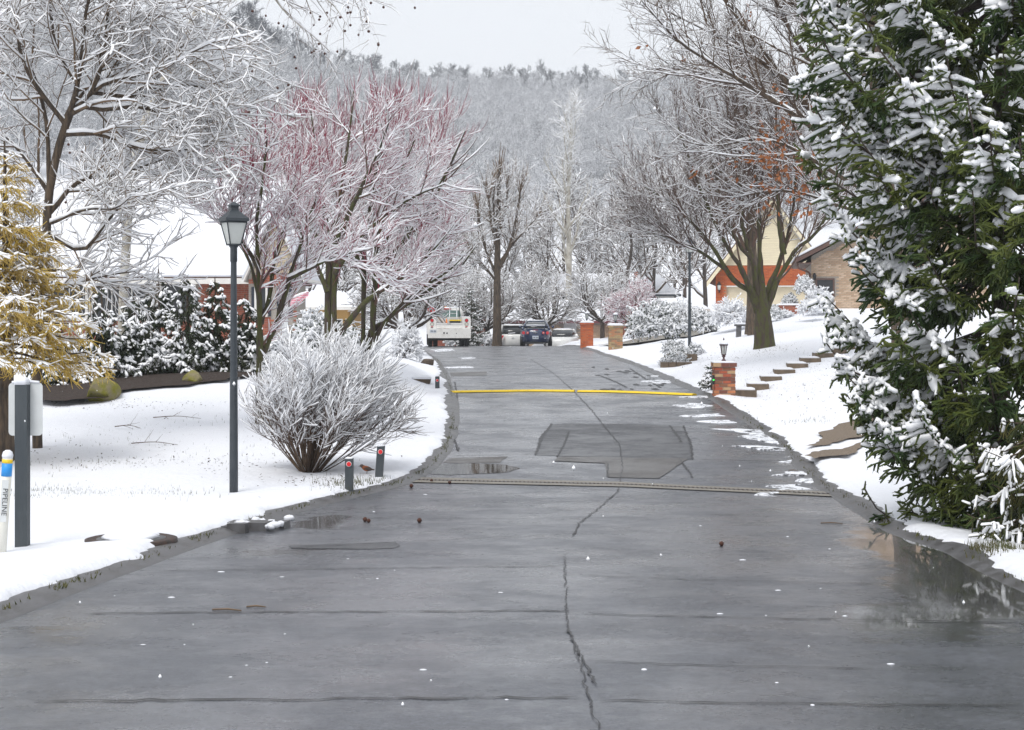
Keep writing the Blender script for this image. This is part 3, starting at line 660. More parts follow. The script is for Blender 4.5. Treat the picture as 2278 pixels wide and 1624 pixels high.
l1 = grow(rng, *ml, 30, .3, 1.0, (12, 42), (1.3, 2.9), .35, 8, .05, .13, .45, .007, thin=clearwall)
l2 = grow(rng, *l1, 9, .1, 1.0, (18, 48), (.45, 1.1), .3, 4, .08, .1, .55, .008, thin=clearwall)
l3 = grow(rng, *l2, 4, .1, 1.0, (25, 60), (.18, .5), .2, 2, .12, .06, .6, .0068)
tree_parts(rng, pear, [tr, ml, l1, l2, l3], 2, BARKG, TWIGP, [0, .02, .014, .01, .009], (16, 9, 5, 3, 3), 1, (1, 1, .8, .6, .5), 1.4)

# oak standing behind the spruce: limbs reach in from the upper right, some orange leaves left
rng = np.random.default_rng(6); d = 40
b0 = base(2010, d)
oak = empty('oak_tree', b0, 'tall bare tree behind the spruce, with a few orange leaves on low branches', 'tree')
tr = plimb([(2010, 900, d), (2005, 700, d), (1985, 520, d), (1960, 330, d), (1945, 100, d), (1930, -150, d)], .28, .12, 14)
ml = limbs([([(1968, 400, d), (1800, 235, d), (1710, 115, d), (1620, -20, d), (1560, -120, d)], .12, .03), ([(1958, 330, d), (1805, 120, d), (1745, -20, d), (1700, -150, d)], .11, .03), ([(1974, 430, d), (1760, 262, d), (1610, 185, d), (1490, 125, d), (1405, 55, d)], .1, .014),
            ([(1950, 200, d), (1850, 70, d), (1835, -60, d)], .1, .03), ([(1978, 460, d), (1780, 335, d), (1690, 305, d), (1590, 318, d), (1500, 290, d)], .07, .012), ([(1982, 500, d), (1800, 430, d), (1720, 420, d), (1650, 430, d)], .06, .012),
            ([(1948, 150, d), (1780, 10, d), (1700, -110, d)], .09, .03), ([(1960, 340, d), (1740, 160, d), (1600, 60, d), (1450, -30, d)], .1, .02), ([(1965, 370, d), (1700, 210, d), (1560, 150, d), (1440, 150, d)], .08, .012), ([(1950, 240, d), (1990, 80, d), (2030, -80, d)], .1, .03)], 14)
ml = wander(rng, ml, 1.2)
ml = (ml[0], ml[1] * .68)
l1 = grow(rng, *ml, 24, .15, 1.0, (20, 50), (1.2, 2.8), .4, 7, .07, .06, .5, .008)
l2 = grow(rng, *l1, 8, .1, 1.0, (25, 55), (.4, 1.1), .3, 4, .1, .05, .55, .0075)
l3 = grow(rng, *l2, 3, .1, 1.0, (30, 65), (.15, .4), .2, 2, .12, .03, .6, .0062)
def oakleaves(gc):
    P = l3[0][:, -1]; px = P[:, 0] * FPX / P[:, 1] + 1139; py = 700 - (P[:, 2] - CAMZ) * FPX / P[:, 1]
    w = np.exp(-(((px - 1765) / 75) ** 2 + ((py - 345) / 70) ** 2)) * .5 + np.exp(-(((px - 1785) / 70) ** 2 + ((py - 440) / 30) ** 2)) * .95 + .004
    k = P[rng.random(len(P)) < w]; k = np.repeat(k, 5, 0) + rng.normal(size=(len(k) * 5, 3)) * .09
    n = len(k); a = norm(rng.normal(size=(n, 3)) + [0, 0, -.6]); b = norm(np.cross(a, rng.normal(size=(n, 3)))); s = rng.uniform(.05, .085, (n, 1))
    v = np.stack([k, k + a * s + b * s * .55, k + a * s * 2.1, k + a * s - b * s * .55], 1).reshape(-1, 3)
    gc.add(v, np.arange(n * 4).reshape(-1, 4), 2, False)
tree_parts(rng, oak, [tr, ml, l1, l2, l3], 2, BARK, TWIG, [0, .022, .014, .01, .009], (12, 8, 4, 3, 3), 1, (1, 1, .8, .6, .5), 1.3, extra=oakleaves)
# slim tree between the pear and the garage
rng = np.random.default_rng(7); d = 58; b0 = base(1672, d)
slim = empty('slim_tree', b0, 'slimmer bare tree with pale straight trunk just behind the mossy tree', 'tree')
tr = plimb([(1672, 745, d), (1674, 700, d), (1674, 600, d), (1670, 480, d), (1665, 330, d), (1655, 180, d), (1650, 90, d)], .26, .03, 14)
l1 = grow(rng, *tr, 26, .35, 1.0, (25, 50), (1.6, 3.4), .55, 7, .08, .14, .5, .006)
l2 = grow(rng, *l1, 10, .15, 1.0, (25, 55), (.5, 1.2), .4, 4, .1, .08, .55, .006)
l3 = grow(rng, *l2, 4, .1, 1.0, (30, 60), (.2, .45), .2, 2, .12, .05, .6, .005)
tree_parts(rng, slim, [tr, l1, l2, l3], 1, BARK, TWIGP, [0, .014, .012, .01], (10, 5, 3, 3), 1, (1, .8, .45, .4), 1.3)

# red-twigged trees left of the road
def red_tree(seed, px, d, stems, label, n1=13, n2=8, n3=5, k=1.0, dep=1.0):
    rng = np.random.default_rng(seed); b0 = base(px, d)
    e = empty('red_twig_tree', b0, label, 'tree', 'red-twigged snowy trees left of the road')
    st = wander(rng, limbs(stems, 16), dep)
    def keep(p):
        qx = p[:, 0] * FPX / p[:, 1] + 1139; qy = 700 - (p[:, 2] - CAMZ) * FPX / p[:, 1]; return ~((qx > 905) & (qy > 640)) & ~((qx > 870) & (qy > 690)) & (qx < 1000) & (qy > 235 + .0006 * (qx - 800) ** 2)
    l1 = grow(rng, *st, n1, .28, 1.0, (22, 55), (.9 * k, 1.9 * k), .35, 6, .05, .07, .5, .011, bias=(.25, 0, .1), thin=keep)
    l2 = grow(rng, *l1, n2, .12, 1.0, (20, 50), (.45 * k, 1.0 * k), .3, 4, .07, .1, .55, .0075, bias=(.3, 0, .2), thin=keep)
    l3 = grow(rng, *l2, n3, .15, 1.0, (22, 50), (.25 * k, .6 * k), .3, 2, .06, .08, .6, .006, bias=(.3, 0, .2))
    top = l2[0][l2[0][:, -1, 2] > np.quantile(l2[0][:, -1, 2], .72)]; tr_ = np.full(top.shape[:2], .006)
    sp = grow(rng, top, tr_, 4, .4, 1.0, (5, 25), (.25 * k, .6 * k), .1, 3, .04, .5, .9, .0065)
    gt, gc = Geo(), Geo(); zz = 28.7 / d if d > 30 else 1
    v, q = tubes(*st, 9); gt.add(v, q, 0); v, q = snow_tubes(rng, *st, .024, 5, 1, 1.5); gt.add(v, q, 1)
    for (P, R), s, th, mi in ((l1, 5, .02, 0), (l2, 3, .016, 2), (l3, 3, .0125, 2), (sp, 3, 0, 2)):
        v, q = tubes(P, R, s); gc.add(v, q, mi)
        if th: v, q = snow_tubes(rng, P, R, th, 3 if th < .015 else 4, .93, 1.0); gc.add(v, q, 1)
    gt.build('trunk', [BARKG, SNOWT], e); gc.build('crown', [TWIGP, SNOWT, TWIGR], e)
    return e
d = 28.7
red_tree(31, 577, d, [([(577, 952, d), (578, 860, d), (579, 780, d), (580, 700, d), (577, 600, d), (575, 500, d), (590, 400, d), (600, 300, d)], .075, .012), ([(580, 800, d), (596, 760, d), (612, 725, d), (628, 670, d), (648, 600, d), (668, 540, d), (690, 470, d), (720, 400, d)], .06, .012),
                      ([(579, 720, d), (600, 650, d), (610, 560, d), (640, 470, d), (650, 380, d)], .05, .008), ([(640, 622, d), (690, 600, d), (750, 575, d), (820, 560, d)], .035, .008), ([(577, 600, d), (540, 540, d), (500, 480, d), (480, 400, d)], .04, .008), ([(580, 690, d), (560, 600, d), (530, 520, d), (540, 420, d)], .04, .008)],
         'slender red-twigged tree with two mossy stems, nearest the lamp post', 10, 8, 4, .7, .7)
d = 37
red_tree(32, 737, d, [([(728, 835, d), (728, 740, d), (729, 600, d), (722, 500, d), (700, 400, d), (690, 300, d), (680, 230, d)], .085, .012), ([(744, 835, d), (742, 740, d), (743, 600, d), (748, 480, d), (760, 380, d), (775, 260, d), (780, 190, d)], .085, .012),
                      ([(742, 760, d), (803, 682, d), (850, 645, d), (898, 617, d), (960, 560, d), (1010, 500, d)], .07, .01), ([(728, 650, d), (690, 560, d), (650, 480, d), (620, 400, d)], .06, .01), ([(743, 610, d), (790, 540, d), (850, 490, d), (914, 446, d), (993, 414, d)], .07, .01), ([(745, 540, d), (800, 440, d), (850, 350, d), (890, 260, d)], .06, .01), ([(725, 560, d), (670, 470, d), (650, 380, d), (640, 300, d)], .05, .01)],
         'twin-trunked red-twigged tree with the tallest crown, between two others', 13, 8, 4, .95, 1.0)
d = 39
red_tree(33, 818, d, [([(806, 830, d), (807, 760, d), (809, 620, d), (812, 520, d), (830, 400, d), (850, 290, d), (860, 210, d)], .08, .012), ([(830, 830, d), (830, 740, d), (836, 600, d), (850, 500, d), (890, 400, d), (930, 310, d)], .085, .012), ([(818, 780, d), (822, 742, d), (867, 704, d), (949, 646, d), (1015, 600, d), (1060, 540, d)], .085, .01),
                      ([(822, 770, d), (870, 700, d), (940, 640, d), (1000, 600, d), (1050, 550, d)], .06, .01), ([(838, 600, d), (900, 540, d), (960, 460, d), (1010, 370, d), (1040, 310, d)], .08, .01), ([(836, 640, d), (900, 590, d), (980, 530, d), (1050, 450, d)], .07, .01), ([(809, 620, d), (780, 520, d), (770, 420, d), (760, 330, d)], .06, .01), ([(845, 520, d), (880, 470, d), (940, 400, d), (985, 300, d)], .06, .01)],
         'red-twigged tree nearest the road, boughs leaning over towards the truck', 12, 8, 4, .95, 1.2)

# pollarded tree by the far houses
rng = np.random.default_rng(8); d = 93; b0 = base(1105, d)
pol = empty('pollarded_tree', b0, 'thick-trunked pollarded tree with bunches of upright shoots, beyond the truck', 'tree')
tr = plimb([(1104, 785, d), (1106, 760, d), (1106, 700, d), (1106, 600, d), (1108, 500, d), (1110, 420, d), (1111, 375, d)], .31, .06, 16)
tr[1][0, :4] *= [1.3, 1.15, 1.05, 1.0]
ml = limbs([([(1103, 610, d), (1082, 560, d), (1068, 500, d), (1062, 455, d)], .1, .045), ([(1108, 600, d), (1130, 560, d), (1146, 500, d), (1155, 445, d), (1158, 420, d)], .1, .045), ([(1107, 560, d), (1092, 490, d), (1086, 430, d)], .09, .045), ([(1108, 590, d), (1140, 545, d), (1175, 505, d), (1200, 480, d)], .085, .03), ([(1104, 625, d), (1075, 590, d), (1050, 560, d)], .08, .03), ([(1109, 520, d), (1125, 460, d), (1130, 410, d)], .08, .045), ([(1106, 540, d), (1098, 460, d), (1100, 410, d)], .08, .045)], 10)
ml = wander(rng, ml, .5)
allm = cat_groups(tr, ml)
sh = grow(rng, *allm, 16, .82, 1.0, (8, 32), (.8, 1.8), .1, 5, .05, .14, .4, .008)
sh2 = grow(rng, *ml, 15, .2, 1.0, (20, 60), (1.2, 2.6), .2, 6, .08, .1, .3, .012)
tw = grow(rng, *sh2, 9, .2, 1, (30, 60), (.3, .8), .2, 3, .1, .05, .6, .01)
tree_parts(rng, pol, [tr, ml, sh, sh2, tw], 2, BARK, TWIGT, [.0, .05, 0, .03, .024], (12, 8, 4, 4, 3), 1, (1, 1, .3, 1, 1), 1.6)
# pale tree behind
rng = np.random.default_rng(9); d = 122; b0 = base(1266, d)
pale = empty('pale_tree', b0, 'tall pale-barked bare tree rising behind the parked cars', 'tree')
tr = plimb([(1266, 790, d), (1265, 700, d), (1266, 560, d), (1264, 440, d), (1270, 330, d), (1268, 255, d)], .3, .03, 14)
l1 = grow(rng, *tr, 22, .3, 1.0, (22, 48), (2.5, 5.2), .5, 7, .07, .12, .5, .02)
l2 = grow(rng, *l1, 9, .2, 1.0, (25, 55), (.8, 1.8), .4, 4, .1, .08, .55, .015)
l3 = grow(rng, *l2, 4, .2, 1.0, (25, 55), (.3, .8), .3, 3, .1, .06, .55, .012)
tree_parts(rng, pale, [tr, l1, l2, l3], 1, BARKP, BARKP, [0, .03, .025, .02], (9, 5, 3, 3), 1, (1, 1, 1, .9), 1)
# low spreading trees near the parked cars and driveway pillars
def round_tree(name, seed, px, d, top, half, label, group=None, twigm=TWIG, snow=.026, bark=BARKD, n=11, rmin=.013):
    """short-stemmed round-headed tree: top = pixel row of its top, half = half width in pixels"""
    rng = np.random.default_rng(seed); b0 = base(px, d); h = (CAMZ - (top - 700) * d / FPX) - b0[2]; hw = half * d / FPX
    e = empty(name, b0, label, 'tree', group)
    tr = limb([b0 - [0, 0, .2], b0 + [0, 0, h * .12], b0 + [rng.normal() * .05, 0, h * .26]], .035 * h, .028 * h, 6)
    ls = []
    for k in range(n):
        a = 2 * math.pi * k / n + rng.uniform(-.3, .3); f = rng.uniform(.35, .9); z1 = h * (1 - .55 * f * f)
        q = b0 + np.array([math.cos(a) * hw * f, math.sin(a) * hw * f, z1 * .93])
        s = b0 + [0, 0, h * .22]; m = s * .5 + q * .5 + [math.cos(a) * hw * .16, math.sin(a) * hw * .16, -h * .04]
        ls.append(limb([s, m, q], .018 * h, .005 * h, 9))
    ml = wander(rng, cat_groups(*ls), .1)
    l1 = grow(rng, *ml, 9, .2, 1.0, (25, 60), (.25 * h, .42 * h), .4, 4, .1, .06, .5, rmin)
    l2 = grow(rng, *l1, 6, .15, 1.0, (30, 60), (.1 * h, .2 * h), .3, 2, .12, .05, .6, rmin)
    l3 = grow(rng, *l2, 2, .15, 1.0, (30, 60), (.06 * h, .12 * h), .3, 1, .12, .05, .6, rmin)
    tree_parts(rng, e, [tr, ml, l1, l2, l3], 2, bark, twigm, [0, snow * 1.3, snow, snow * .9, snow * .8], (8, 6, 4, 3, 3), 1, (1, 1, 1, .95, .9), 1)
    return e
round_tree('crabapple_tree', 41, 1085, 104, 590, 85, 'low snow-laden tree in front of the pollarded trunk', twigm=TWIG)
round_tree('crabapple_tree', 42, 1215, 106, 590, 75, 'crooked snow-laden tree right behind the dark blue car')
round_tree('crabapple_tree', 43, 1340, 92, 585, 85, 'dense snow-laden tree behind the red brick pillar')
round_tree('crabapple_tree', 46, 1020, 106, 600, 80, 'snow-laden tree rising behind the white truck')
round_tree('weeping_tree', 44, 1408, 86, 622, 55, 'small pink-twigged tree left of the snowy hedge', twigm=TWIGR, bark=TWIGP)
round_tree('crabapple_tree', 45, 905, 62, 560, 110, 'broad snow-laden tree filling the gap left of the truck')

# tall tree at the left edge in front of the house, boughs heavy with snow
rng = np.random.default_rng(10); d = 27; b0 = base(88, d)
big = empty('snowy_maple_tree', b0, 'large spreading tree at the left, every bough heavy with snow', 'tree')
tr = plimb([(85, 1060, d), (82, 850, d), (95, 700, d), (102, 560, d), (108, 440, d), (130, 330, d), (160, 240, d)], .08, .06, 14)
ml = limbs([([(150, 260, d), (178, 200, d), (195, 135, d), (213, 53, d), (240, -30, d), (260, -120, d)], .065, .025), ([(155, 250, d), (205, 212, d), (238, 135, d), (250, 90, d), (262, 0, d), (270, -90, d)], .055, .025), ([(160, 240, d), (219, 174, d), (248, 124, d), (310, 78, d), (356, 42, d), (420, -10, d)], .05, .012),
            ([(110, 420, d), (100, 262, d), (60, 140, d), (20, 40, d), (-20, -60, d)], .055, .025), ([(120, 380, d), (160, 250, d), (244, 245, d), (323, 240, d), (376, 272, d), (410, 290, d), (450, 285, d)], .075, .01), ([(105, 520, d), (182, 556, d), (233, 497, d), (270, 450, d), (320, 410, d), (370, 390, d)], .05, .01), ([(95, 652, d), (140, 640, d), (178, 622, d), (230, 608, d), (280, 600, d)], .05, .01),
            ([(105, 480, d), (170, 400, d), (240, 385, d), (330, 350, d), (430, 315, d)], .06, .01), ([(110, 430, d), (50, 350, d), (0, 300, d), (-60, 260, d)], .06, .01), ([(140, 300, d), (220, 300, d), (310, 330, d), (400, 340, d), (480, 330, d)], .055, .01), ([(160, 240, d), (240, 190, d), (330, 170, d), (420, 140, d), (500, 110, d)], .055, .01), ([(150, 280, d), (80, 180, d), (60, 80, d), (90, -20, d)], .06, .02),
            ([(178, 200, d), (130, 110, d), (120, 20, d), (110, -60, d)], .05, .02), ([(205, 205, d), (300, 215, d), (390, 190, d), (470, 200, d), (530, 240, d)], .05, .008), ([(100, 600, d), (40, 560, d), (-30, 540, d)], .05, .01), ([(105, 500, d), (200, 470, d), (280, 470, d), (330, 450, d)], .04, .008)], 14)
ml = wander(rng, (ml[0], ml[1] * .72), 1.1)
def roofgap(p):
    qx = p[:, 0] * FPX / p[:, 1] + 1139; qy = 700 - (p[:, 2] - CAMZ) * FPX / p[:, 1]; return ~((qx > 240) & (qy > 405) & (rng.random(len(p)) < .7))
l1 = grow(rng, *ml, 16, .15, 1.0, (25, 60), (.9, 2.0), .4, 8, .1, .01, .5, .0075, thin=roofgap)
l2 = grow(rng, *l1, 7, .12, 1.0, (25, 60), (.35, .95), .3, 4, .1, .02, .55, .0075)
l3 = grow(rng, *l2, 3, .12, 1.0, (25, 60), (.14, .4), .2, 2, .12, .02, .6, .0062)
tree_parts(rng, big, [tr, ml, l1, l2, l3], 2, BARK, TWIGT, [0, .03, .02, .0145, .011], (12, 8, 4, 3, 3), 1, (1, 1, 1, .95, .9), .9)

# sycamore: pale leaning trunk, drooping twigs hung with seed balls
rng = np.random.default_rng(12); d = 38.0; b0 = base(268, d)
syc = empty('sycamore_tree', b0, 'pale leaning sycamore whose drooping twigs carry dark seed balls', 'tree')
tr = plimb([(262, 960, d), (268, 840, d), (284, 480, d), (312, 303, d), (376, 157, d), (400, 107, d), (438, 28, d), (470, -45, d), (500, -130, d)], .11, .075, 16)
ml = limbs([([(455, -10, d), (520, -45, d), (600, -50, d), (680, -30, d), (740, 10, d), (775, 60, d)], .03, .005), ([(470, -45, d), (540, -60, d), (590, -30, d), (630, 20, d), (680, 60, d), (720, 95, d)], .026, .005), ([(400, 107, d), (440, 170, d), (490, 210, d), (540, 240, d), (560, 290, d)], .025, .005), ([(340, 240, d), (420, 260, d), (500, 255, d), (570, 270, d), (640, 320, d)], .025, .005), ([(312, 303, d), (400, 330, d), (480, 350, d), (560, 390, d), (620, 420, d)], .022, .005),
            ([(470, -45, d), (560, -100, d), (680, -90, d), (780, -40, d), (860, -5, d), (930, 5, d)], .03, .005), ([(520, -60, d), (640, -90, d), (740, -50, d), (800, 0, d), (830, 45, d)], .026, .005), ([(440, 20, d), (520, 60, d), (560, 120, d), (590, 180, d)], .02, .005), ([(376, 157, d), (330, 90, d), (280, 60, d), (200, 50, d)], .022, .006), ([(284, 480, d), (200, 420, d), (140, 350, d)], .02, .006)], 12)
ml = wander(rng, (ml[0], ml[1] * 1.5), 1.2)
l1 = grow(rng, *ml, 11, .2, 1.0, (25, 60), (.7, 1.6), .35, 6, .12, -.1, .5, .007)
l2 = grow(rng, *l1, 5, .15, 1.0, (25, 60), (.3, .8), .3, 4, .14, -.03, .55, .006)
tree_parts(rng, syc, [tr, ml, l1, l2], 2, BARKP, TWIGT, [0, .022, .014, .012], (12, 7, 4, 3), 1, (1, 1, .75, .7), 1)
tips = np.concatenate([l1[0][:, -1], l2[0][:, -1]]); tips = tips[rng.permutation(len(tips))]
px = tips[:, 0] * FPX / tips[:, 1] + 1139; py = 700 - (tips[:, 2] - CAMZ) * FPX / tips[:, 1]
tips = tips[(px > 20) & (px < 960) & (py > -5) & (py < 560)][:120]
def ball(g):
    a = .03; g.lathe([(.0012, .1), (.0012, a)], 0, 0, 3, 1); g.lathe([(a * .25, -a), (a * .8, -a * .55), (a, 0), (a * .8, a * .55), (a * .2, a)], 0, 0, 8)
sb = None
for k, p in enumerate(tips):
    loc = p - np.array(b0) - [0, 0, .1]
    if sb is None: sb = part('seed_ball', [SEED, TWIG], syc, ball, True); sb.location = loc
    else: c = sb.copy(); COL.objects.link(c); c.location = loc; s = rng.uniform(.8, 1.2); c.scale = (s, s, 1)
# ------------------------------------------------------------------ conifers and shrubs
def needle_shoots(rng, g, P0, D, L, r, nn=6, nl=.018, mi=0):
    """short needle-clad shoots: a tapered core bristling with needles"""
    n = len(P0)
    P = np.stack([P0, P0 + D * L[:, None]], 1); R = np.stack([r, r * .55], 1)
    v, q = tubes(P, R, 3); g.add(v, q, mi)
    if nn:
        t = rng.random((n, nn, 1)); c = P0[:, None] + D[:, None] * L[:, None, None] * t
        rd = rng.normal(size=(n, nn, 3)); dd = D[:, None]; rd = norm(rd - (rd * dd).sum(-1, keepdims=True) * dd); dr_ = norm(rd + dd * .7)
        s = norm(np.cross(dr_, rng.normal(size=(n, nn, 3)))) * .0035 * (nl / .018)
        ln = nl * (1.2 + rng.random((n, nn, 1)))
        tri = np.stack([c - s, c + s, c + dr_ * ln], 2).reshape(-1, 3); g.add(tri, np.arange(len(tri)).reshape(-1, 3), mi, False)
def blobs_snow(rng, g, P, R, mi, sides=5, lump=.35):
    rs = R * (1 + lump * (rng.random(R.shape) * 2 - 1))
    v, q = tubes(P, rs, sides, .3); g.add(v, q, mi)
def conifer(name, seed, b0, H, rad, label, spacing=.22, per=6, sec=.09, ter=.09, shoot=(.08, .16), sr=.013, nn=6, needles=NEEDLE, droop=.25, z0=.12, snowp=.5, snow_r=.03, back=.4, group=None,
            az0=None, secL=.6, tipup=.25, hang=.35, snow_side=None, trunk_r=.15, cat='tree', bark=BARK, snow_ter=.5, thin_right=False, inner=.0):
    rng = np.random.default_rng(seed); e = empty(name, b0, label, cat, group); b0 = np.array(b0)
    gt = Geo(); Tt = limb([b0 + [0, 0, -.2], b0 + [.03, 0, H * .5], b0 + [0, 0, H]], trunk_r, .012, 10); v, q = tubes(*Tt, 9); gt.add(v, q, 0)
    Ps, Ls = [], []
    z = z0
    M = 9
    while z < H * .985:
        for k in range(per):
            a = rng.uniform(0, 2 * math.pi)
            if math.sin(a) > .25 and rng.random() > back: continue
            if thin_right and math.cos(a) > .25 and rng.random() > .75: continue
            L = rad(z / H) * rng.uniform(.68, 1.12)
            if L < .05: L = .05
            t = np.linspace(0, 1, M); out = t * L; dz = -droop * L * np.sin(t * 2.2) * .8 + tipup * L * t ** 3 + (z / H - .3) * .25 * L * t
            aa = a + rng.normal() * .05
            p = b0 + np.stack([np.cos(aa) * out, np.sin(aa) * out, z + dz], 1) + rng.normal(size=(M, 3)) * .012 * L
            Ps.append(p); Ls.append(L)
        z += spacing * rng.uniform(.8, 1.2)
    P = np.array(Ps); L = np.array(Ls)
    R = np.linspace(1, .3, M)[None] * (.006 + .009 * L)[:, None]
    v, q = tubes(P, R, 4); gt.add(v, q, 0)
    # second order, in the plane of the branch
    n2 = np.maximum((L / sec).astype(int) * 2, 2); idx = np.repeat(np.arange(len(P)), n2)
    t = rng.uniform(.18, 1.0, len(idx)); f = np.clip(t * (M - 1), 0, M - 1.01); i = f.astype(int); u = (f - i)[:, None]
    A, B = P[idx, i], P[idx, i + 1]; p0 = A + (B - A) * u; tan = norm(B - A)
    sd = np.where(rng.random(len(idx)) < .5, -1, 1)[:, None]; side = norm(np.cross(tan, [0, 0, 1.0])) * sd
    a = np.radians(rng.uniform(35, 65, (len(idx), 1))); D = norm(np.cos(a) * tan + np.sin(a) * side + [0, 0, -hang] * rng.random((len(idx), 1)) * 1.6)
    L2 = np.minimum(secL, (.12 + .55 * L[idx] * (1 - t)) * rng.uniform(.6, 1.1, len(idx))); L2 = np.maximum(L2, .07)
    s = np.linspace(0, 1, 4)[None, :, None]
    P2 = p0[:, None] + D[:, None] * L2[:, None, None] * s + np.array([0, 0, -1.0]) * (hang * .5 * L2)[:, None, None] * s ** 2
    R2 = np.linspace(1, .5, 4)[None] * np.full((len(P2), 1), sr * .55)
    gc = Geo(); v, q = tubes(P2, R2 + sr * .35, 3); gc.add(v, q, 0)
    pb = .42 if snow_side is None else np.clip(snow_side(P[:, -1]) * .42, .1, .8); wb = (np.where(rng.random(len(P)) < pb, 2.4, .1) if snow_side is not None else np.clip(rng.random(len(P)) ** .9 * 1.9, .1, 1.7))[idx]        # some boughs carry much snow, others little
    # third order: needle shoots
    n3 = np.maximum((L2 / ter * 2).astype(int), 2); n3[np.linalg.norm(p0[:, :2] - b0[:2], axis=1) < inner * np.array([rad(x) for x in np.clip((p0[:, 2] - b0[2]) / H, 0, 1)])] = 1; j = np.repeat(np.arange(len(P2)), n3)
    t3 = rng.uniform(.1, 1.0, len(j)); f = np.clip(t3 * 3, 0, 2.99); i = f.astype(int); u = (f - i)[:, None]
    A, B = P2[j, i], P2[j, i + 1]; q0 = A + (B - A) * u; tn = norm(B - A); rd = rng.normal(size=tn.shape); rd[:, 2] -= hang * 1.5 * (rng.random(len(rd)) < .5) * 2
    pp = norm(rd - (rd * tn).sum(-1, keepdims=True) * tn); a = np.radians(rng.uniform(25, 60, (len(j), 1))); D3 = norm(np.cos(a) * tn + np.sin(a) * pp)
    L3 = rng.uniform(shoot[0], shoot[1], len(j)) * (1 - .3 * t3)
    needle_shoots(rng, gc, q0, D3, L3, np.full(len(j), sr), nn, sr * 1.5, 0)
    # snow: long pads on the second order, small ones on shoots
    def prob(p, tt):
        rel = np.linalg.norm(p[:, :2] - b0[:2], axis=1) / np.maximum(np.array([rad(x) for x in np.clip((p[:, 2] - b0[2]) / H, 0, 1)]), .1)
        w = snowp * np.clip(rel * 1.5 - .25, .05, 1.4)
        return w
    pr = prob(p0, t) * wb; k = (rng.random(len(P2)) < pr) & (D[:, 2] > -.75)
    tt = np.array([0, .05, .35, .7, .95, 1.0]) * rng.uniform(.6, 1.0, (int(k.sum()), 1)); Q = p0[k][:, None] + D[k][:, None] * (L2[k][:, None] * tt)[..., None] + np.array([0, 0, -1.0]) * (hang * .5 * L2[k])[:, None, None] * tt[..., None] ** 2
    Q[..., 2] += snow_r * .45 + sr * .6
    if len(Q): blobs_snow(rng, gc, Q, np.array([.15, .75, 1, 1, .8, .15])[None] * snow_r * rng.uniform(.6, 1.15, (len(Q), 1)), 1, 4)
    pr = prob(q0, t3) * snow_ter * wb[j]; k = (rng.random(len(q0)) < pr) & (D3[:, 2] > -.55)
    Q = np.stack([q0[k] + D3[k] * L3[k][:, None] * x for x in (.0, .12, .9, 1.03)], 1); Q[..., 2] += snow_r * .3 + sr * .7
    if len(Q): blobs_snow(rng, gc, Q, np.array([.15, .95, .95, .15])[None] * snow_r * .72 * rng.uniform(.65, 1.2, (len(Q), 1)), 1, 3)
    gt.build('trunk', [bark], e); o = gc.build('crown', [needles, SNOWT], e)
    return e
# the big spruce in the right foreground
def spr_rad(t): return float(np.interp(t, [0, .1, .2, .3, .4, .53, .66, 1.0], [1.3, 1.42, 1.68, 1.68, 1.95, 2.28, 2.2, .05]))
def spr_side(p):
    px = p[:, 0] * FPX / p[:, 1] + 1139; return np.clip(np.interp(px, [1780, 1900, 2050, 2200, 2300], [1.4, 1.25, .8, .45, .4]) * np.interp(p[:, 2], [-.6, .3, 1.2, 2.2, 6], [.55, .6, .8, 1.0, 1.15]), 0, 1.5)
sb0 = base(2222, 17.0); sb0[2] -= .05
conifer('spruce_tree', 51, sb0, 8.6, spr_rad, 'tall dark green spruce with snow on its outer branches, at the right edge', .18, 8, .09, .095, (.075, .16), .015, 4, NEEDLE, .32, .05, .72, .042, .34, snow_side=spr_side, trunk_r=.12, bark=BARKD, thin_right=True, inner=.25, hang=.4, secL=.4, tipup=.35, snow_ter=.75)
# drooping conifer branch mass at the lower right corner
cb = np.array([(2330 - 1139) * 15.2 / FPX, 15.2, G((2330 - 1139) * 15.2 / FPX, 15.2)])
conifer('weeping_conifer', 52, cb, 1.75, lambda t: float(np.interp(t, [0, .3, .75, 1], [.75, .8, .6, .05])), 'small drooping conifer bowed with snow at the lower right corner', .13, 6, .09, .1, (.06, .13), .009, 4, NEEDLEO, .75, .2, 1.5, .02, .5, hang=.9, snow_ter=.8, secL=.45, tipup=-.1, trunk_r=.05)
# golden conifer at the left edge
def gold_rad(t): return float(np.interp(t, [0, .2, .35, .6, 1.0], [1.1, 1.8, 1.65, 1.1, .1]))
gb = base(10, 25.0)
gold = conifer('golden_cypress', 53, gb, 4.7, gold_rad, 'golden-yellow feathery conifer with brown trunk at the left edge',  .19, 10, .12, .13, (.1, .28), .0075, 4, NEEDLEY, .12, 1.6, 1.1, .018, .4, hang=.3, secL=.6, tipup=-.08, trunk_r=.15, bark=BARK, snow_ter=.6)
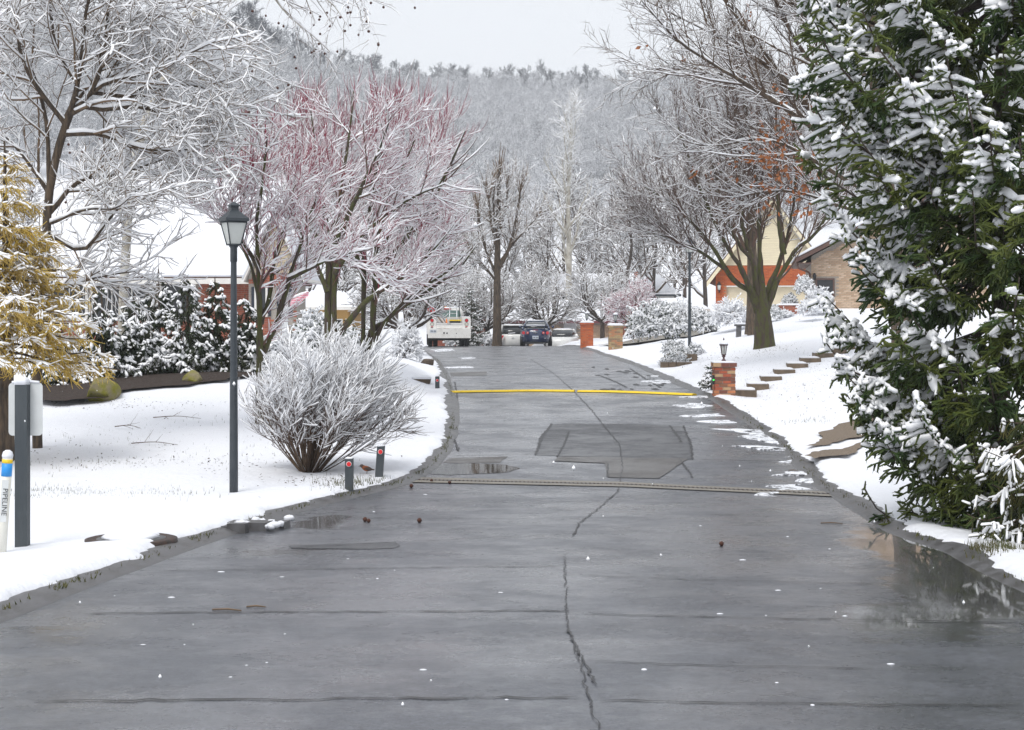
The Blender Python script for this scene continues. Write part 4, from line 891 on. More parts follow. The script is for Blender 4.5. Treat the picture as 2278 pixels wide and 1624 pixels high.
# row of snow-laden evergreens in front of the brick house
rowc = [(130, 33.2, 725, .8, 'low snow-laden evergreen behind the mossy boulder, leftmost of the bed'), (225, 34.2, 640, .8, 'snow-laden evergreen second from the left in the bed'), (300, 34.8, 652, .85, 'snow-laden evergreen in the middle of the bed, below the window'), (352, 36.2, 598, .75, 'pointed snow-laden evergreen in front of the dark window'), (415, 35.0, 612, .8, 'snow-laden evergreen right of the dark window'), (478, 35.4, 618, .85, 'snow-laden evergreen just left of the lamp post'), (545, 36.0, 655, .8, 'snow-laden evergreen just right of the lamp post')]
for k, (px, d, top, w, lab) in enumerate(rowc):
    d += 1.8
    b = base(px, d); H = (CAMZ - (top - 700) * d / FPX) - b[2]
    conifer('evergreen_shrub', 60 + k, b, H, lambda t, w=w: float(np.interp(t, [0, .12, .35, 1.0], [.75, .95, .9, .06])) * w, lab, .14, 7, .1, .11, (.08, .17), .016, 1, NEEDLE2, .5, .16, 1.25, .04, .35, 'evergreens in the bed before the brick house', hang=.7, secL=.4, tipup=.0, trunk_r=.05, cat='shrub', snow_ter=.75)
# small spruces
for k, (px, d, top, lab, r) in enumerate([(1048, 99, 640, 'small snowy blue spruce between the truck and the pollarded trunk', 1.15), (1582, 39.0, 815, 'little potted spruce behind the brick pillar with the lantern', .26)]):
    b = base(px, d); H = (CAMZ - (top - 700) * d / FPX) - b[2]; f = 1 if d < 50 else 2.2
    conifer('small_spruce', 80 + k, b, H, lambda t, r=r: float(np.interp(t, [0, .1, 1.0], [.85, 1.0, .06])) * r, lab, .1 * f, 7, .07 * f, .08 * f, (.05 * f, .1 * f), .009 * f, 3, NEEDLE2, .25, .12, .55 + .3 * (f > 1), .016 * f, .5, hang=.2, secL=.4, trunk_r=.03, cat='tree')

# the big twiggy shrub beside the reflector posts
def fan_shrub(name, seed, b0, hw, H, label, nst=70, twig=TWIGT, snow=.013, levels=(9, 6), stem_r=.014, k=1.0, lean=0.15, group=None, bark=TWIGT, rmin=.003):
    rng = np.random.default_rng(seed); e = empty(name, b0, label, 'shrub', group); b0 = np.array(b0); ls = []
    for i in range(nst):
        a = i * 2.39996 + rng.uniform(-.3, .3); f = math.sqrt((i + .5) / nst); zt = H * (1 - .5 * f ** 2.6) * rng.uniform(.62, .97)
        o = np.array([math.cos(a), math.sin(a), 0]) * hw * f * rng.uniform(.8, 1.0) + [lean * hw * (.4 + .6 * rng.random()), 0, 0]
        r0 = b0 + np.array([math.cos(a), math.sin(a), 0]) * .07 * hw + [0, 0, -.05]
        ls.append(limb([r0, r0 * .45 + (b0 + o) * .55 + [0, 0, zt * .36] - np.array([o[0], o[1], 0]) * .12, b0 + o * .82 + [0, 0, zt * .75], b0 + o + [0, 0, zt]], stem_r, stem_r * .3, 10))
    st = wander(rng, cat_groups(*ls), .12)
    l1 = grow(rng, *st, levels[0], .3, 1.0, (14, 46), (.2 * H, .38 * H), .4, 5, .09, .09, .55, rmin * 1.5, bias=(.35, 0, .2))
    l2 = grow(rng, *l1, levels[1], .2, 1.0, (15, 45), (.1 * H, .22 * H), .3, 2, .09, .08, .6, rmin * 1.3, bias=(.35, 0, .2))
    hz = b0[2] + H * .46
    def up_only(Gp): m = Gp[0][:, :, 2].mean(1) > hz + rng.normal(size=len(Gp[0])) * .14 * H; return Gp[0][m], Gp[1][m]
    gt, gc = Geo(), Geo(); v, q = tubes(*st, 6); gt.add(v, q, 0); v, q = snow_tubes(rng, *st, snow * .8, 4, .8, 1.6); gt.add(v, q, 1)
    for Gp, th in ((l1, snow), (l2, snow * .95)):
        v, q = tubes(*Gp, 3); gc.add(v, q, 0); v, q = snow_tubes(rng, *up_only(Gp), th, 3, .95, .8); gc.add(v, q, 1)
        v, q = snow_tubes(rng, *Gp, th * .45, 3, .22, 1); gc.add(v, q, 1)
    gt.build('stems', [bark, SNOWT], e); gc.build('twigs', [twig, SNOWT], e); return e
sb = base(690, 23.6)
fan_shrub('twiggy_shrub', 90, sb, 1.12, 1.88, 'wide fan-shaped twiggy shrub topped with snow beside the reflector posts', 80, snow=.0135, levels=(13, 7), lean=.25, stem_r=.012, twig=TWIGP, bark=TWIG)
# mounded snowy bushes
def mound(name, seed, px, d, hw_px, top, label, m=TWIGP, group=None, depth=1.0, snow=.03, leaf=False, n=150, cat='shrub', basez=None):
    rng = np.random.default_rng(seed); b0 = base(px, d); n = int(n * .33)
    if basez is not None: b0[2] = CAMZ - (basez - 700) * d / FPX
    hw = hw_px * d / FPX; H = max((CAMZ - (top - 700) * d / FPX) - b0[2], .2)
    e = empty(name, b0, label, cat, group); i = np.arange(n); ph = i * 2.39996; cz = (i + .5) / n; rr_ = np.sqrt(1 - cz ** 2)
    dirs = np.stack([np.cos(ph) * rr_ * hw, np.sin(ph) * rr_ * hw * depth, cz * H], 1) * rng.uniform(.8, 1.05, (n, 1))
    s = np.linspace(.15, 1, 6)[None, :, None]; P = b0 + dirs[:, None] * s + rng.normal(size=(n, 6, 3)) * .03 * hw; P[..., 2] += .08 * H * np.sin(s[..., 0] * 3.1)
    R = np.linspace(1, .5, 6)[None] * np.full((n, 1), max(.006, .012 * hw))
    f = max(.55, min(1.5, hw))
    l1 = grow(rng, P, R, 8, .35, 1.0, (30, 75), (.18 * f, .42 * f), .2, 2, .15, .02, .6, .0065 * f)
    l2 = grow(rng, *l1, 3, .2, 1.0, (30, 70), (.09 * f, .2 * f), .2, 1, .15, 0, .6, .0055 * f)
    gs, gc = Geo(), Geo(); v, q = tubes(P, R, 4); gs.add(v, q, 0)
    for Gp, th in (((P[:, 3:], R[:, 3:]), snow * 1.3), (l1, snow), (l2, snow * .85)):
        v, q = tubes(*Gp, 3); gc.add(v, q, 0); v, q = snow_tubes(rng, *Gp, th * 1.12, 3, .9, .6, .6); gc.add(v, q, 1)
    if leaf:
        c = np.concatenate([l1[0][:, -1], l2[0][:, -1], l1[0][:, 1]]); nn = len(c); a = norm(rng.normal(size=(nn, 3))); b = norm(np.cross(a, rng.normal(size=(nn, 3)))); s = rng.uniform(.03, .06, (nn, 1)) * f
        v = np.stack([c, c + a * s + b * s * .5, c + a * s * 2, c + a * s - b * s * .5], 1).reshape(-1, 3); gc.add(v, np.arange(nn * 4).reshape(-1, 4), 2, False)
    gs.build('stems', [m], e); gc.build('twigs', [m, SNOWT, LEAFG], e); return e
mound('snowy_bush', 101, 1625, 66, 48, 662, 'large round snow-covered bush left of the mossy trunk', snow=.03, basez=722)
mound('snowy_bush', 102, 1555, 70, 42, 688, 'snow-covered bush just right of the far lamp post', leaf=True, m=LEAFG, snow=.035, basez=735)
mound('snowy_hedge', 103, 1455, 72, 62, 676, 'long low snow-capped hedge sloping down beside the driveway', leaf=True, m=LEAFG, snow=.05, basez=745, n=220)
mound('snowy_bush', 104, 1790, 73, 20, 614, 'round snow-topped conifer bush at the corner of the tan house', leaf=True, m=LEAFG, snow=.03, basez=650, cat='shrub')
mound('snowy_bush', 105, 1757, 75, 15, 655, 'small round snow-flecked bush in the brick planter', leaf=True, m=LEAFG, snow=.026, basez=677, n=90)
mound('snowy_bush', 106, 1822, 66, 36, 640, 'rounded snowy bush before the tan brick wall', snow=.03, basez=690)
mound('snowy_bush', 107, 1800, 64, 26, 670, 'low white mound of shrub at the right end of the brick planter', snow=.03, basez=695, n=90)
mound('snowy_bush', 108, 1722, 66, 16, 682, 'small snow-dotted bush to the right of the mossy trunk', leaf=True, m=LEAFG, snow=.026, basez=705, n=90)
mound('snowy_bush', 117, 1745, 67, 22, 692, 'flat snowy groundcover below the brick planter', snow=.025, basez=706, n=80)
mound('snowy_bush', 118, 1510, 78, 45, 668, 'twiggy snow-covered bush behind the far lamp post', snow=.035, basez=725)
mound('snowy_bush', 109, 725, 46, 95, 728, 'broad flat snow-capped hedge before the brick house door', leaf=True, m=LEAFG, snow=.045, basez=800, n=260, depth=.5)
mound('snowy_bush', 110, 700, 50, 45, 688, 'rounded snowy yew beside the gable wall of the brick house', leaf=True, m=LEAFG, snow=.04, basez=760)
mound('bare_hedge', 111, 905, 52, 38, 715, 'brown twiggy hedge with snow on top, left of the truck', snow=.02, m=TWIG, basez=800, n=200)
mound('snowy_bush', 112, 1030, 101, 42, 735, 'low frosted bushes right behind the truck', snow=.04, basez=768)
mound('snowy_bush', 113, 1078, 99, 26, 742, 'low frosted bush left of the pollarded trunk', snow=.04, basez=768, n=90)
mound('snowy_bush', 114, 620, 36.5, 45, 745, 'snowy evergreen bush behind the two-stemmed tree', leaf=True, m=LEAFG, snow=.035, basez=850)
# clipped hedges in the tiered planter below the far lamp post
for k, (px, d, hw, top, bz, lab) in enumerate([(1502, 51, 35, 790, 814, 'lower clipped hedge of the tiered planter by the road'), (1515, 52.5, 32, 776, 800, 'middle clipped hedge of the tiered planter by the road'), (1498, 54, 22, 762, 782, 'upper left clipped hedge of the tiered planter'), (1545, 53.5, 20, 770, 792, 'upper right clipped hedge of the tiered planter')]):
    mound('clipped_hedge', 130 + k, px, d, hw, top, lab, m=LEAFG, leaf=True, snow=.026, basez=bz, n=64, depth=.7, group='clipped hedges in the tiered planter')
# ------------------------------------------------------------------ houses
def brick_mat(name, cols, mortar=None, bump=.3):
    m, nt, b = nodes_of(name); N, L = nt.nodes, nt.links
    oi = N.new('ShaderNodeObjectInfo'); tc = N.new('ShaderNodeTexCoord'); nz = N.new('ShaderNodeTexNoise'); nz.inputs['Scale'].default_value = 14; L.new(tc.outputs['Object'], nz.inputs['Vector'])
    ge = N.new('ShaderNodeNewGeometry'); ad = N.new('ShaderNodeMath'); ad.operation = 'ADD'; fr = N.new('ShaderNodeMath'); fr.operation = 'FRACT'
    L.new(oi.outputs['Random'], ad.inputs[0]); L.new(ge.outputs['Random Per Island'], ad.inputs[1]); L.new(ad.outputs[0], fr.inputs[0])
    cr = N.new('ShaderNodeValToRGB'); e = cr.color_ramp; e.interpolation = 'CONSTANT'; e.elements[0].color = (*cols[0], 1); e.elements[1].color = (*cols[-1], 1); e.elements[1].position = 1
    for i, c in enumerate(cols[1:-1]): q = e.elements.new((i + 1) / (len(cols) - 1)); q.color = (*c, 1)
    L.new(fr.outputs[0], cr.inputs[0])
    mx = N.new('ShaderNodeMix'); mx.data_type = 'RGBA'; mx.blend_type = 'MULTIPLY'; mx.inputs[0].default_value = .5; L.new(cr.outputs[0], mx.inputs[6])
    rp = N.new('ShaderNodeMapRange'); rp.inputs['To Min'].default_value = .5; rp.inputs['To Max'].default_value = 1.5; L.new(nz.outputs['Fac'], rp.inputs['Value'])
    cc = N.new('ShaderNodeCombineColor'); [L.new(rp.outputs[0], cc.inputs[i]) for i in range(3)]; L.new(cc.outputs[0], mx.inputs[7]); L.new(mx.outputs[2], b.inputs['Base Color'])
    b.inputs['Roughness'].default_value = .85
    bp = N.new('ShaderNodeBump'); bp.inputs['Strength'].default_value = bump; bp.inputs['Distance'].default_value = .01; n2 = N.new('ShaderNodeTexNoise'); n2.inputs['Scale'].default_value = 60; L.new(tc.outputs['Object'], n2.inputs['Vector']); L.new(n2.outputs['Fac'], bp.inputs['Height']); L.new(bp.outputs[0], b.inputs['Normal'])
    return m
BRO = brick_mat('brick_orange', [(.46, .105, .03), (.5, .13, .04), (.4, .09, .03), (.54, .15, .05)])
BRM = brick_mat('brick_mixed', [(.36, .09, .045), (.22, .1, .055), (.44, .17, .075), (.17, .065, .045), (.42, .27, .15), (.36, .12, .06)])
BRT = brick_mat('brick_tan', [(.5, .37, .26), (.58, .44, .32), (.44, .31, .21), (.54, .39, .27)])
BRR = brick_mat('brick_red', [(.3, .09, .055), (.36, .12, .07), (.26, .08, .05), (.4, .17, .1)])
BRY = brick_mat('brick_yellow_brown', [(.38, .27, .14), (.25, .17, .1), (.42, .2, .1), (.3, .22, .13)])
MORT = mat('mortar', (.36, .33, .29), .95, (.28, .25, .22), 20)
MORTO = mat('mortar_orange', (.42, .24, .15), .95, (.34, .2, .13), 20)
CREAM = mat('siding_cream', (.78, .7, .5), .6, (.72, .64, .46), 3, stretch=(.3, 1, 4))
BEIGE = mat('siding_beige', (.5, .42, .3), .65, (.44, .37, .27), 3)
DOORC = mat('garage_door_cream', (.72, .64, .47), .5, (.68, .6, .44), 2)
TRIM = mat('trim_white', (.72, .7, .66), .5, (.66, .64, .6), 4)
BROWN = mat('fascia_brown', (.12, .065, .05), .6, (.09, .05, .04), 6)
MAROON = mat('fascia_maroon', (.16, .05, .06), .6)
GLASSD = mat('window_glass_dark', (.018, .02, .023), .06, spec=.6)
DARKM = mat('black_metal', (.014, .015, .017), .4, (.022, .023, .026), 12)
SLATE = mat('lamp_grey', (.028, .036, .044), .45, (.04, .048, .056), 6, bump=.15, bscale=60)
FROST = mat('frosted_glass', (.55, .57, .55), .35, (.48, .5, .48), 4)
SHUT = mat('shutter_blue_black', (.015, .02, .035), .5)
DOORW = mat('door_grey_white', (.6, .62, .63), .5, (.55, .57, .58), 3)
_bm = {}
def unit_box(key, sx, sy, sz, m):
    if key not in _bm: _bm[key] = Geo().box(-sx / 2, sx / 2, -sy / 2, sy / 2, -sz / 2, sz / 2).build('brick', m); o = _bm[key]; COL.objects.unlink(o)
    return _bm[key].data
def brickwall(parent, x0, x1, z0, z1, y, m, inside=None, maxn=300, focus=None, bl=.205, bh=.064, gap=.011, key='w'):
    """running-bond bricks standing 12 mm proud of a wall that faces -Y"""
    me = unit_box(key + m.name, bl, .03, bh, m); base_l = np.array(WL[parent.name]); cells = []
    r = 0; z = z0
    while z + bh <= z1 + 1e-6:
        x = x0 + (0 if r % 2 == 0 else -(bl + gap) / 2)
        while x < x1 - .02:
            a, b = max(x, x0), min(x + bl, x1)
            if b - a > .03 and (inside is None or inside(a, b, z, z + bh)): cells.append(((a + b) / 2, z + bh / 2, (b - a) / bl))
            x += bl + gap
        z += bh + gap; r += 1
    if focus is not None: cells.sort(key=lambda c: (c[0] - focus[0]) ** 2 + (c[1] - focus[1]) ** 2)
    for (cx, cz, s) in cells[:maxn]:
        o = bpy.data.objects.new('brick', me); COL.objects.link(o); o.parent = parent; o.location = np.array([cx, y - .003, cz]) - base_l; o.scale = (s, 1, 1)
    if len(cells) > maxn:
        g = Geo()
        for (cx, cz, s) in cells[maxn:]: g.box(cx - s * bl / 2, cx + s * bl / 2, y - .018, y + .012, cz - bh / 2, cz + bh / 2)
        o = g.build('brickwork', m, parent); o['kind'] = 'stuff'
def slab(g, a, b, c, d_, t, mi=0):
    """a roof plane a-b (eave) to d-c (ridge), thickened upward by t"""
    p = [np.array(q, float) for q in (a, b, c, d_)]; n = np.cross(p[1] - p[0], p[3] - p[0]); n /= np.linalg.norm(n); n = n if n[2] > 0 else -n
    v = p + [q + n * t for q in p]; g.add(v, [(0, 3, 2, 1), (4, 5, 6, 7), (0, 1, 5, 4), (1, 2, 6, 5), (2, 3, 7, 6), (3, 0, 4, 7)], mi, False)
def snowslab(g, a, b, c, d_, t, mi=0, n=14, m=8, seed=1):
    """soft snow cover on a roof plane: edges rounded, surface gently uneven"""
    a, b, c, d_ = [np.array(q, float) for q in (a, b, c, d_)]; nn = np.cross(b - a, d_ - a); nn /= np.linalg.norm(nn); nn = nn if nn[2] > 0 else -nn
    U, V = np.meshgrid(np.linspace(0, 1, n), np.linspace(0, 1, m)); P = (a * (1 - U[..., None]) + b * U[..., None]) * (1 - V[..., None]) + (d_ * (1 - U[..., None]) + c * U[..., None]) * V[..., None]
    e = np.minimum(np.minimum(U, 1 - U) * n, np.minimum(V, 1) * m + (V > .99) * 9); h = t * np.sqrt(np.clip(e + .25, .25, 1)) * (1 + .15 * vnoise(P[..., 0] * 2, P[..., 1] * 2, seed))
    top = P + nn * h[..., None]; i = np.arange(n * m).reshape(m, n)
    q = np.stack([i[:-1, :-1], i[:-1, 1:], i[1:, 1:], i[1:, :-1]], -1).reshape(-1, 4); g.add(top.reshape(-1, 3), q, mi, True)
    rim = np.concatenate([i[0, :], i[1:, -1], i[-1, -2::-1], i[-2:0:-1, 0]]); k = len(rim)
    v = np.concatenate([top.reshape(-1, 3)[rim], P.reshape(-1, 3)[rim]]); g.add(v, [(j, (j + 1) % k, k + (j + 1) % k, k + j) for j in range(k)], mi, True)
def window(parent, x0, x1, z0, z1, y, frame=TRIM, panes=2, fw=.07):
    w = part('window', frame, parent, lambda g: (g.box(x0 - fw, x1 + fw, y - .06, y + .02, z1, z1 + fw), g.box(x0 - fw, x1 + fw, y - .08, y + .02, z0 - fw, z0), g.box(x0 - fw, x0, y - .06, y + .02, z0, z1), g.box(x1, x1 + fw, y - .06, y + .02, z0, z1), [g.box(x0 + (x1 - x0) * k / panes - .02, x0 + (x1 - x0) * k / panes + .02, y - .05, y + .02, z0, z1) for k in range(1, panes)]))
    for k in range(panes):
        a = x0 + (x1 - x0) * k / panes + .02 * (k > 0); b = x0 + (x1 - x0) * (k + 1) / panes - .02 * (k < panes - 1); boxpart('pane', GLASSD, w, a, b, y - .015, y + .015, z0, z1)
    return w

# orange brick garage with cream gable
Y = 90.0; x0 = (1593 - 1139) * Y / FPX; x1 = 17.0; zg = 1.1; zt = 4.2; xc = 13.7
gar = empty('garage_house', (xc, Y, zg), 'orange brick garage with cream siding gable and wide cream door', 'house', rz=R_(-9))
dl, drr, dt = (1618 - 1139) * Y / FPX, (1806 - 1139) * Y / FPX, CAMZ + 63 * Y / FPX
def gl(x): return 7.75 - abs(x - xc) * 1.31       # rake line
prof = [(x0, zg), (x0, gl(x0) - .05), (xc, gl(xc) - .05), (x1, gl(x1) - .05), (x1, zg), (drr, zg), (drr, dt), (dl, dt), (dl, zg)]
part('wall', MORTO, gar, lambda g: g.prism(prof, 'y', Y, Y + .3))
part('side_wall', BRO, gar, lambda g: (g.box(x0, x0 + .3, Y + .3, Y + 11, zg, gl(x0) - .1), g.box(x1 - .3, x1, Y + .3, Y + 11, zg, gl(x1) - .1)))
brickwall(gar, x0, x1, zg + .02, zt, Y, BRO, lambda a, b, za, zb: not (b > dl - .01 and a < drr + .01 and za < dt) and zb < gl(a if a < xc else b) - .12, 300, (12.6, 3.6))
z = zt + .01; k = 0
while z < 7.3:
    hw = (7.7 - z - .14) / 1.31
    if hw < .15: break
    part('siding_board', CREAM, gar, lambda g: g.prism([(Y - .035, z), (Y - .012, z + .125), (Y + .002, z + .125), (Y + .002, z)], 'x', max(x0, xc - hw), min(x1, xc + hw)))
    z += .128
door = part('garage_door', DOORC, gar, lambda g: g.box(dl, drr, Y + .2, Y + .24, zg, dt))
nc, nr = 8, 4
for r in range(nr):
    for c in range(nc):
        a = dl + (drr - dl) * c / nc; b = dl + (drr - dl) * (c + 1) / nc; za = zg + (dt - zg) * r / nr; zb = zg + (dt - zg) * (r + 1) / nr
        boxpart('panel', DOORC, door, a + .06, b - .06, Y + .185, Y + .202, za + .07, zb - .07)
part('lintel_trim', TRIM, gar, lambda g: g.box(dl - .02, drr + .02, Y - .03, Y + .2, dt - .03, dt + .04))
rf = part('roof', BROWN, gar, lambda g: (slab(g, (xc, Y - .45, gl(xc)), (xc, Y + 11.4, gl(xc)), (x0 - .45, Y + 11.4, gl(x0 - .45)), (x0 - .45, Y - .45, gl(x0 - .45)), .08), slab(g, (xc, Y - .45, gl(xc)), (xc, Y + 11.4, gl(xc)), (x1 + .45, Y + 11.4, gl(x1 + .45)), (x1 + .45, Y - .45, gl(x1 + .45)), .08)))
part('rake_board', CREAM, rf, lambda g: (g.prism([(x0 - .45, gl(x0 - .45) + .03), (xc, gl(xc) + .03), (xc, gl(xc) - .25), (x0 - .45, gl(x0 - .45) - .25)], 'y', Y - .5, Y - .455), g.prism([(x1 + .45, gl(x1 + .45) + .03), (xc, gl(xc) + .03), (xc, gl(xc) - .25), (x1 + .45, gl(x1 + .45) - .25)], 'y', Y - .5, Y - .455)))
part('roof_snow', SNOW, gar, lambda g: (snowslab(g, (x0 - .45, Y - .45, gl(x0 - .45) + .1), (x0 - .45, Y + 11.4, gl(x0 - .45) + .1), (xc, Y + 11.4, gl(xc) + .1), (xc, Y - .45, gl(xc) + .1), .1), snowslab(g, (x1 + .45, Y - .45, gl(x1 + .45) + .1), (x1 + .45, Y + 11.4, gl(x1 + .45) + .1), (xc, Y + 11.4, gl(xc) + .1), (xc, Y - .45, gl(xc) + .1), .1)))
lx, lz = (1601 - 1139) * Y / FPX, CAMZ + 54 * Y / FPX
wl = part('wall_lantern', DARKM, gar, lambda g: (g.tube([(lx, Y - .02, lz - .1), (lx, Y - .16, lz - .1), (lx, Y - .2, lz)], .03, 6), g.lathe([(.06, lz), (.1, lz + .3), (.12, lz + .32), (.04, lz + .42), (.02, lz + .48)], lx, Y - .2, 8)))
part('glass', FROST, wl, lambda g: g.lathe([(.066, lz + .03), (.101, lz + .27)], lx, Y - .2, 8))

# tan brick house on the right, brown eaves
Y = 74.0; xw = (1808 - 1139) * Y / FPX; xr = 20.5; zg = 1.3; ez = CAMZ + 116 * Y / FPX; xe = (1774 - 1139) * Y / FPX; xm = 17.6; sl = .52
tan = empty('tan_brick_house', (xm, Y, zg), 'tan brick house with brown overhanging eaves right of the garage', 'house', rz=R_(-8))
def tl(x): return ez + (xm - xe - abs(x - xm)) * sl
part('wall', MORT, tan, lambda g: g.prism([(xw, zg), (xw, tl(xw) - .05), (xm, tl(xm) - .05), (xr, tl(xr) - .05), (xr, zg)], 'y', Y, Y + 8))
wx0, wx1, wz0, wz1 = (1821 - 1139) * Y / FPX, (1856 - 1139) * Y / FPX, CAMZ + 45 * Y / FPX, CAMZ + 78 * Y / FPX
brickwall(tan, xw, xr, zg + .02, 6.2, Y, BRT, lambda a, b, za, zb: zb < tl(a if a < xm else b) - .15 and not (b > wx0 - .08 and a < wx1 + .08 and zb > wz0 - .08 and za < wz1 + .08), 260, (13.6, 3.4))
window(tan, wx0, wx1, wz0, wz1, Y, BROWN, 1)
ro = part('roof', BROWN, tan, lambda g: (g.prism([(xe, ez), (xm, tl(xm)), (xm, tl(xm) + .2), (xe, ez + .2)], 'y', Y - .75, Y + 8.5), g.prism([(xm, tl(xm)), (xr + .7, tl(xr + .7)), (xr + .7, tl(xr + .7) + .2), (xm, tl(xm) + .2)], 'y', Y - .75, Y + 8.5)))
boxpart('soffit', BROWN, ro, xe + .02, xw - .01, Y - .7, Y + 8, ez - .05, ez - .003)
part('roof_snow', SNOW, tan, lambda g: (snowslab(g, (xe - .03, Y - .78, ez + .205), (xe - .03, Y + 8.5, ez + .205), (xm, Y + 8.5, tl(xm) + .205), (xm, Y - .78, tl(xm) + .205), .13), snowslab(g, (xr + .7, Y - .78, tl(xr + .7) + .205), (xr + .7, Y + 8.5, tl(xr + .7) + .205), (xm, Y + 8.5, tl(xm) + .205), (xm, Y - .78, tl(xm) + .205), .13)))
part('downspout', BROWN, tan, lambda g: g.tube(catmull([(xe + .06, Y - .6, ez - .03), (xe + .08, Y - .6, ez - .22), (xe + .3, Y - .5, ez - .32), (xw - .08, Y - .06, ez - .45), (xw - .06, Y - .05, ez - .8), (xw - .06, Y - .05, zg)], 16), .045, 8))
wlx, wlz = (1815 - 1139) * Y / FPX, CAMZ + 88 * Y / FPX
part('wall_lantern', DARKM, tan, lambda g: (g.tube([(wlx, Y - .02, wlz), (wlx, Y - .12, wlz + .08), (wlx, Y - .2, wlz)], .025, 6), g.lathe([(.05, wlz - .2), (.09, wlz), (.03, wlz + .1)], wlx, Y - .2, 8)))
# low brick planter wall before the garage
Y = 73; px0, px1 = (1730 - 1139) * Y / FPX, (1800 - 1139) * Y / FPX; z1 = CAMZ + 21 * Y / FPX; z0 = CAMZ + 2 * Y / FPX - .3
plw = empty('planter_wall', (px0, Y, z0), 'low dark brick planter wall with snow along its top, before the garage', 'wall')
boxpart('core', MORT, plw, px0, px1, Y, Y + .3, z0, z1 - .003)
brickwall(plw, px0, px1, z0, z1, Y, BRR, None, 140)
part('snow_cap', SNOW, plw, lambda g: snowslab(g, (px0 - .05, Y - .06, z1), (px1 + .05, Y - .06, z1), (px1 + .05, Y + .36, z1), (px0 - .05, Y + .36, z1), .07))

# brick house on the left under a broad snowy roof
Y = 60.0; xa, xb = (120 - 1139) * Y / FPX, (575 - 1139) * Y / FPX; ez = CAMZ + 84 * Y / FPX; zg = .45
lh = empty('brick_ranch_house', ((xa + xb) / 2, Y, zg), 'low red brick house under a broad snow-covered roof, on the left', 'house')
boxpart('wall', MORT, lh, xa, xb, Y, Y + 11, zg, ez)
dark_spans = [(360, 430), (205, 338), (120, 190)]  # wide middle span is dark siding/porch shadow, built as an added window
W3 = [((a - 1139) * Y / FPX, (b - 1139) * Y / FPX) for a, b in dark_spans]; wz0, wz1 = CAMZ - 6 * Y / FPX, CAMZ + 78 * Y / FPX
brickwall(lh, xa, xb, zg + .02, ez - .1, Y, BRR, lambda a, b, za, zb: not any(b > p - .12 and a < q + .12 and zb > wz0 - .12 and za < wz1 + .12 for p, q in W3), 260, (xb, 1.9))
for (p, q), n in zip(W3, (1, 3, 2)): window(lh, p, q, wz0, wz1, Y, CREAM if False else TRIM, n, .1)
rz_, ry = CAMZ + 288 * 66 / FPX, 66.0
xra, xrb = (60 - 1139) * Y / FPX, (600 - 1139) * Y / FPX
rf = part('roof', BROWN, lh, lambda g: (slab(g, (xra, Y - .7, ez - .12), (xrb, Y - .7, ez - .12), (xrb, ry, rz_), (xra, ry, rz_), .1), slab(g, (xra, 72.7, ez - .12), (xrb, 72.7, ez - .12), (xrb, ry, rz_), (xra, ry, rz_), .1)))
part('fascia', TRIM, rf, lambda g: (g.box(xra, xrb, Y - .78, Y - .705, ez - .26, ez - .06), g.box(xra + .05, xrb - .05, Y - .7, Y - .01, ez - .22, ez - .19)))
part('gable_end', BEIGE, lh, lambda g: g.prism([(Y, ez - .1), (72, ez - .1), (ry, rz_ - .2)], 'x', xb - .1, xb))
part('roof_snow', SNOW, lh, lambda g: (snowslab(g, (xra, Y - .74, ez - .01), (xrb, Y - .74, ez - .01), (xrb + .1, ry, rz_ + .1), (xra, ry, rz_ + .1), .13, n=30), snowslab(g, (xra, 72.7, ez - .01), (xrb, 72.7, ez - .01), (xrb, ry, rz_ + .1), (xra, ry, rz_ + .1), .13, n=10)))
# its steep entrance gable
Ye = 57.5; ga, gb_, gx = (553 - 1139) * Ye / FPX, (660 - 1139) * Ye / FPX, (612 - 1139) * Ye / FPX
gz = CAMZ + 72 * Ye / FPX; ap = CAMZ + 222 * Ye / FPX
sl2 = (ap - gz) / (gb_ - gx + .28)
def el(x): return ap - abs(x - gx) * sl2
part('entrance_wall', MORT, lh, lambda g: g.prism([(ga, zg), (ga, el(ga) - .05), (gx, ap - .05), (gb_, el(gb_) - .05), (gb_, zg)], 'y', Ye, Y - .01))
dx0, dx1 = (627 - 1139) * Ye / FPX, (641 - 1139) * Ye / FPX; wx0, wx1 = (571 - 1139) * Ye / FPX, (591 - 1139) * Ye / FPX
ez2 = CAMZ + 130 * Ye / FPX
brickwall(lh, ga, gb_, zg + .02, gz + .3, Ye, BRR, lambda a, b, za, zb: zb < el(a if a < gx else b) - .1 and not (b > dx0 - .18 and a < dx1 + .18 and za < CAMZ + 62 * Ye / FPX) and not (b > wx0 - .18 and a < wx1 + .18 and za < CAMZ + 66 * Ye / FPX and zb > CAMZ - 6 * Ye / FPX), 200, (gb_, 2.2), key='e')
z = gz + .32
while z < ap - .25:
    hw = (ap - .16 - z - .12) / sl2
    if hw < .08: break
    part('siding_board', BEIGE, lh, lambda g: g.prism([(Ye - .04, z), (Ye - .015, z + .12), (Ye + .002, z + .12), (Ye + .002, z)], 'x', max(ga, gx - hw), min(gb_, gx + hw)))
    z += .123
part('entrance_roof', TRIM, lh, lambda g: [slab(g, (gx, Ye - .4, ap), (gx, 62.5, ap), (gx + s * (gb_ - gx + .28), 62.5, gz), (gx + s * (gb_ - gx + .28), Ye - .4, gz), .1) for s in (-1, 1)])
part('entrance_roof_snow', SNOW, lh, lambda g: [snowslab(g, (gx + s * (gb_ - gx + .3), Ye - .42, gz + .1), (gx + s * (gb_ - gx + .3), 62.5, gz + .1), (gx, 62.5, ap + .12), (gx, Ye - .42, ap + .12), .1) for s in (-1, 1)])
ed = boxpart('front_door', DOORW, lh, dx0, dx1, Ye - .03, Ye + .02, zg, CAMZ + 58 * Ye / FPX)
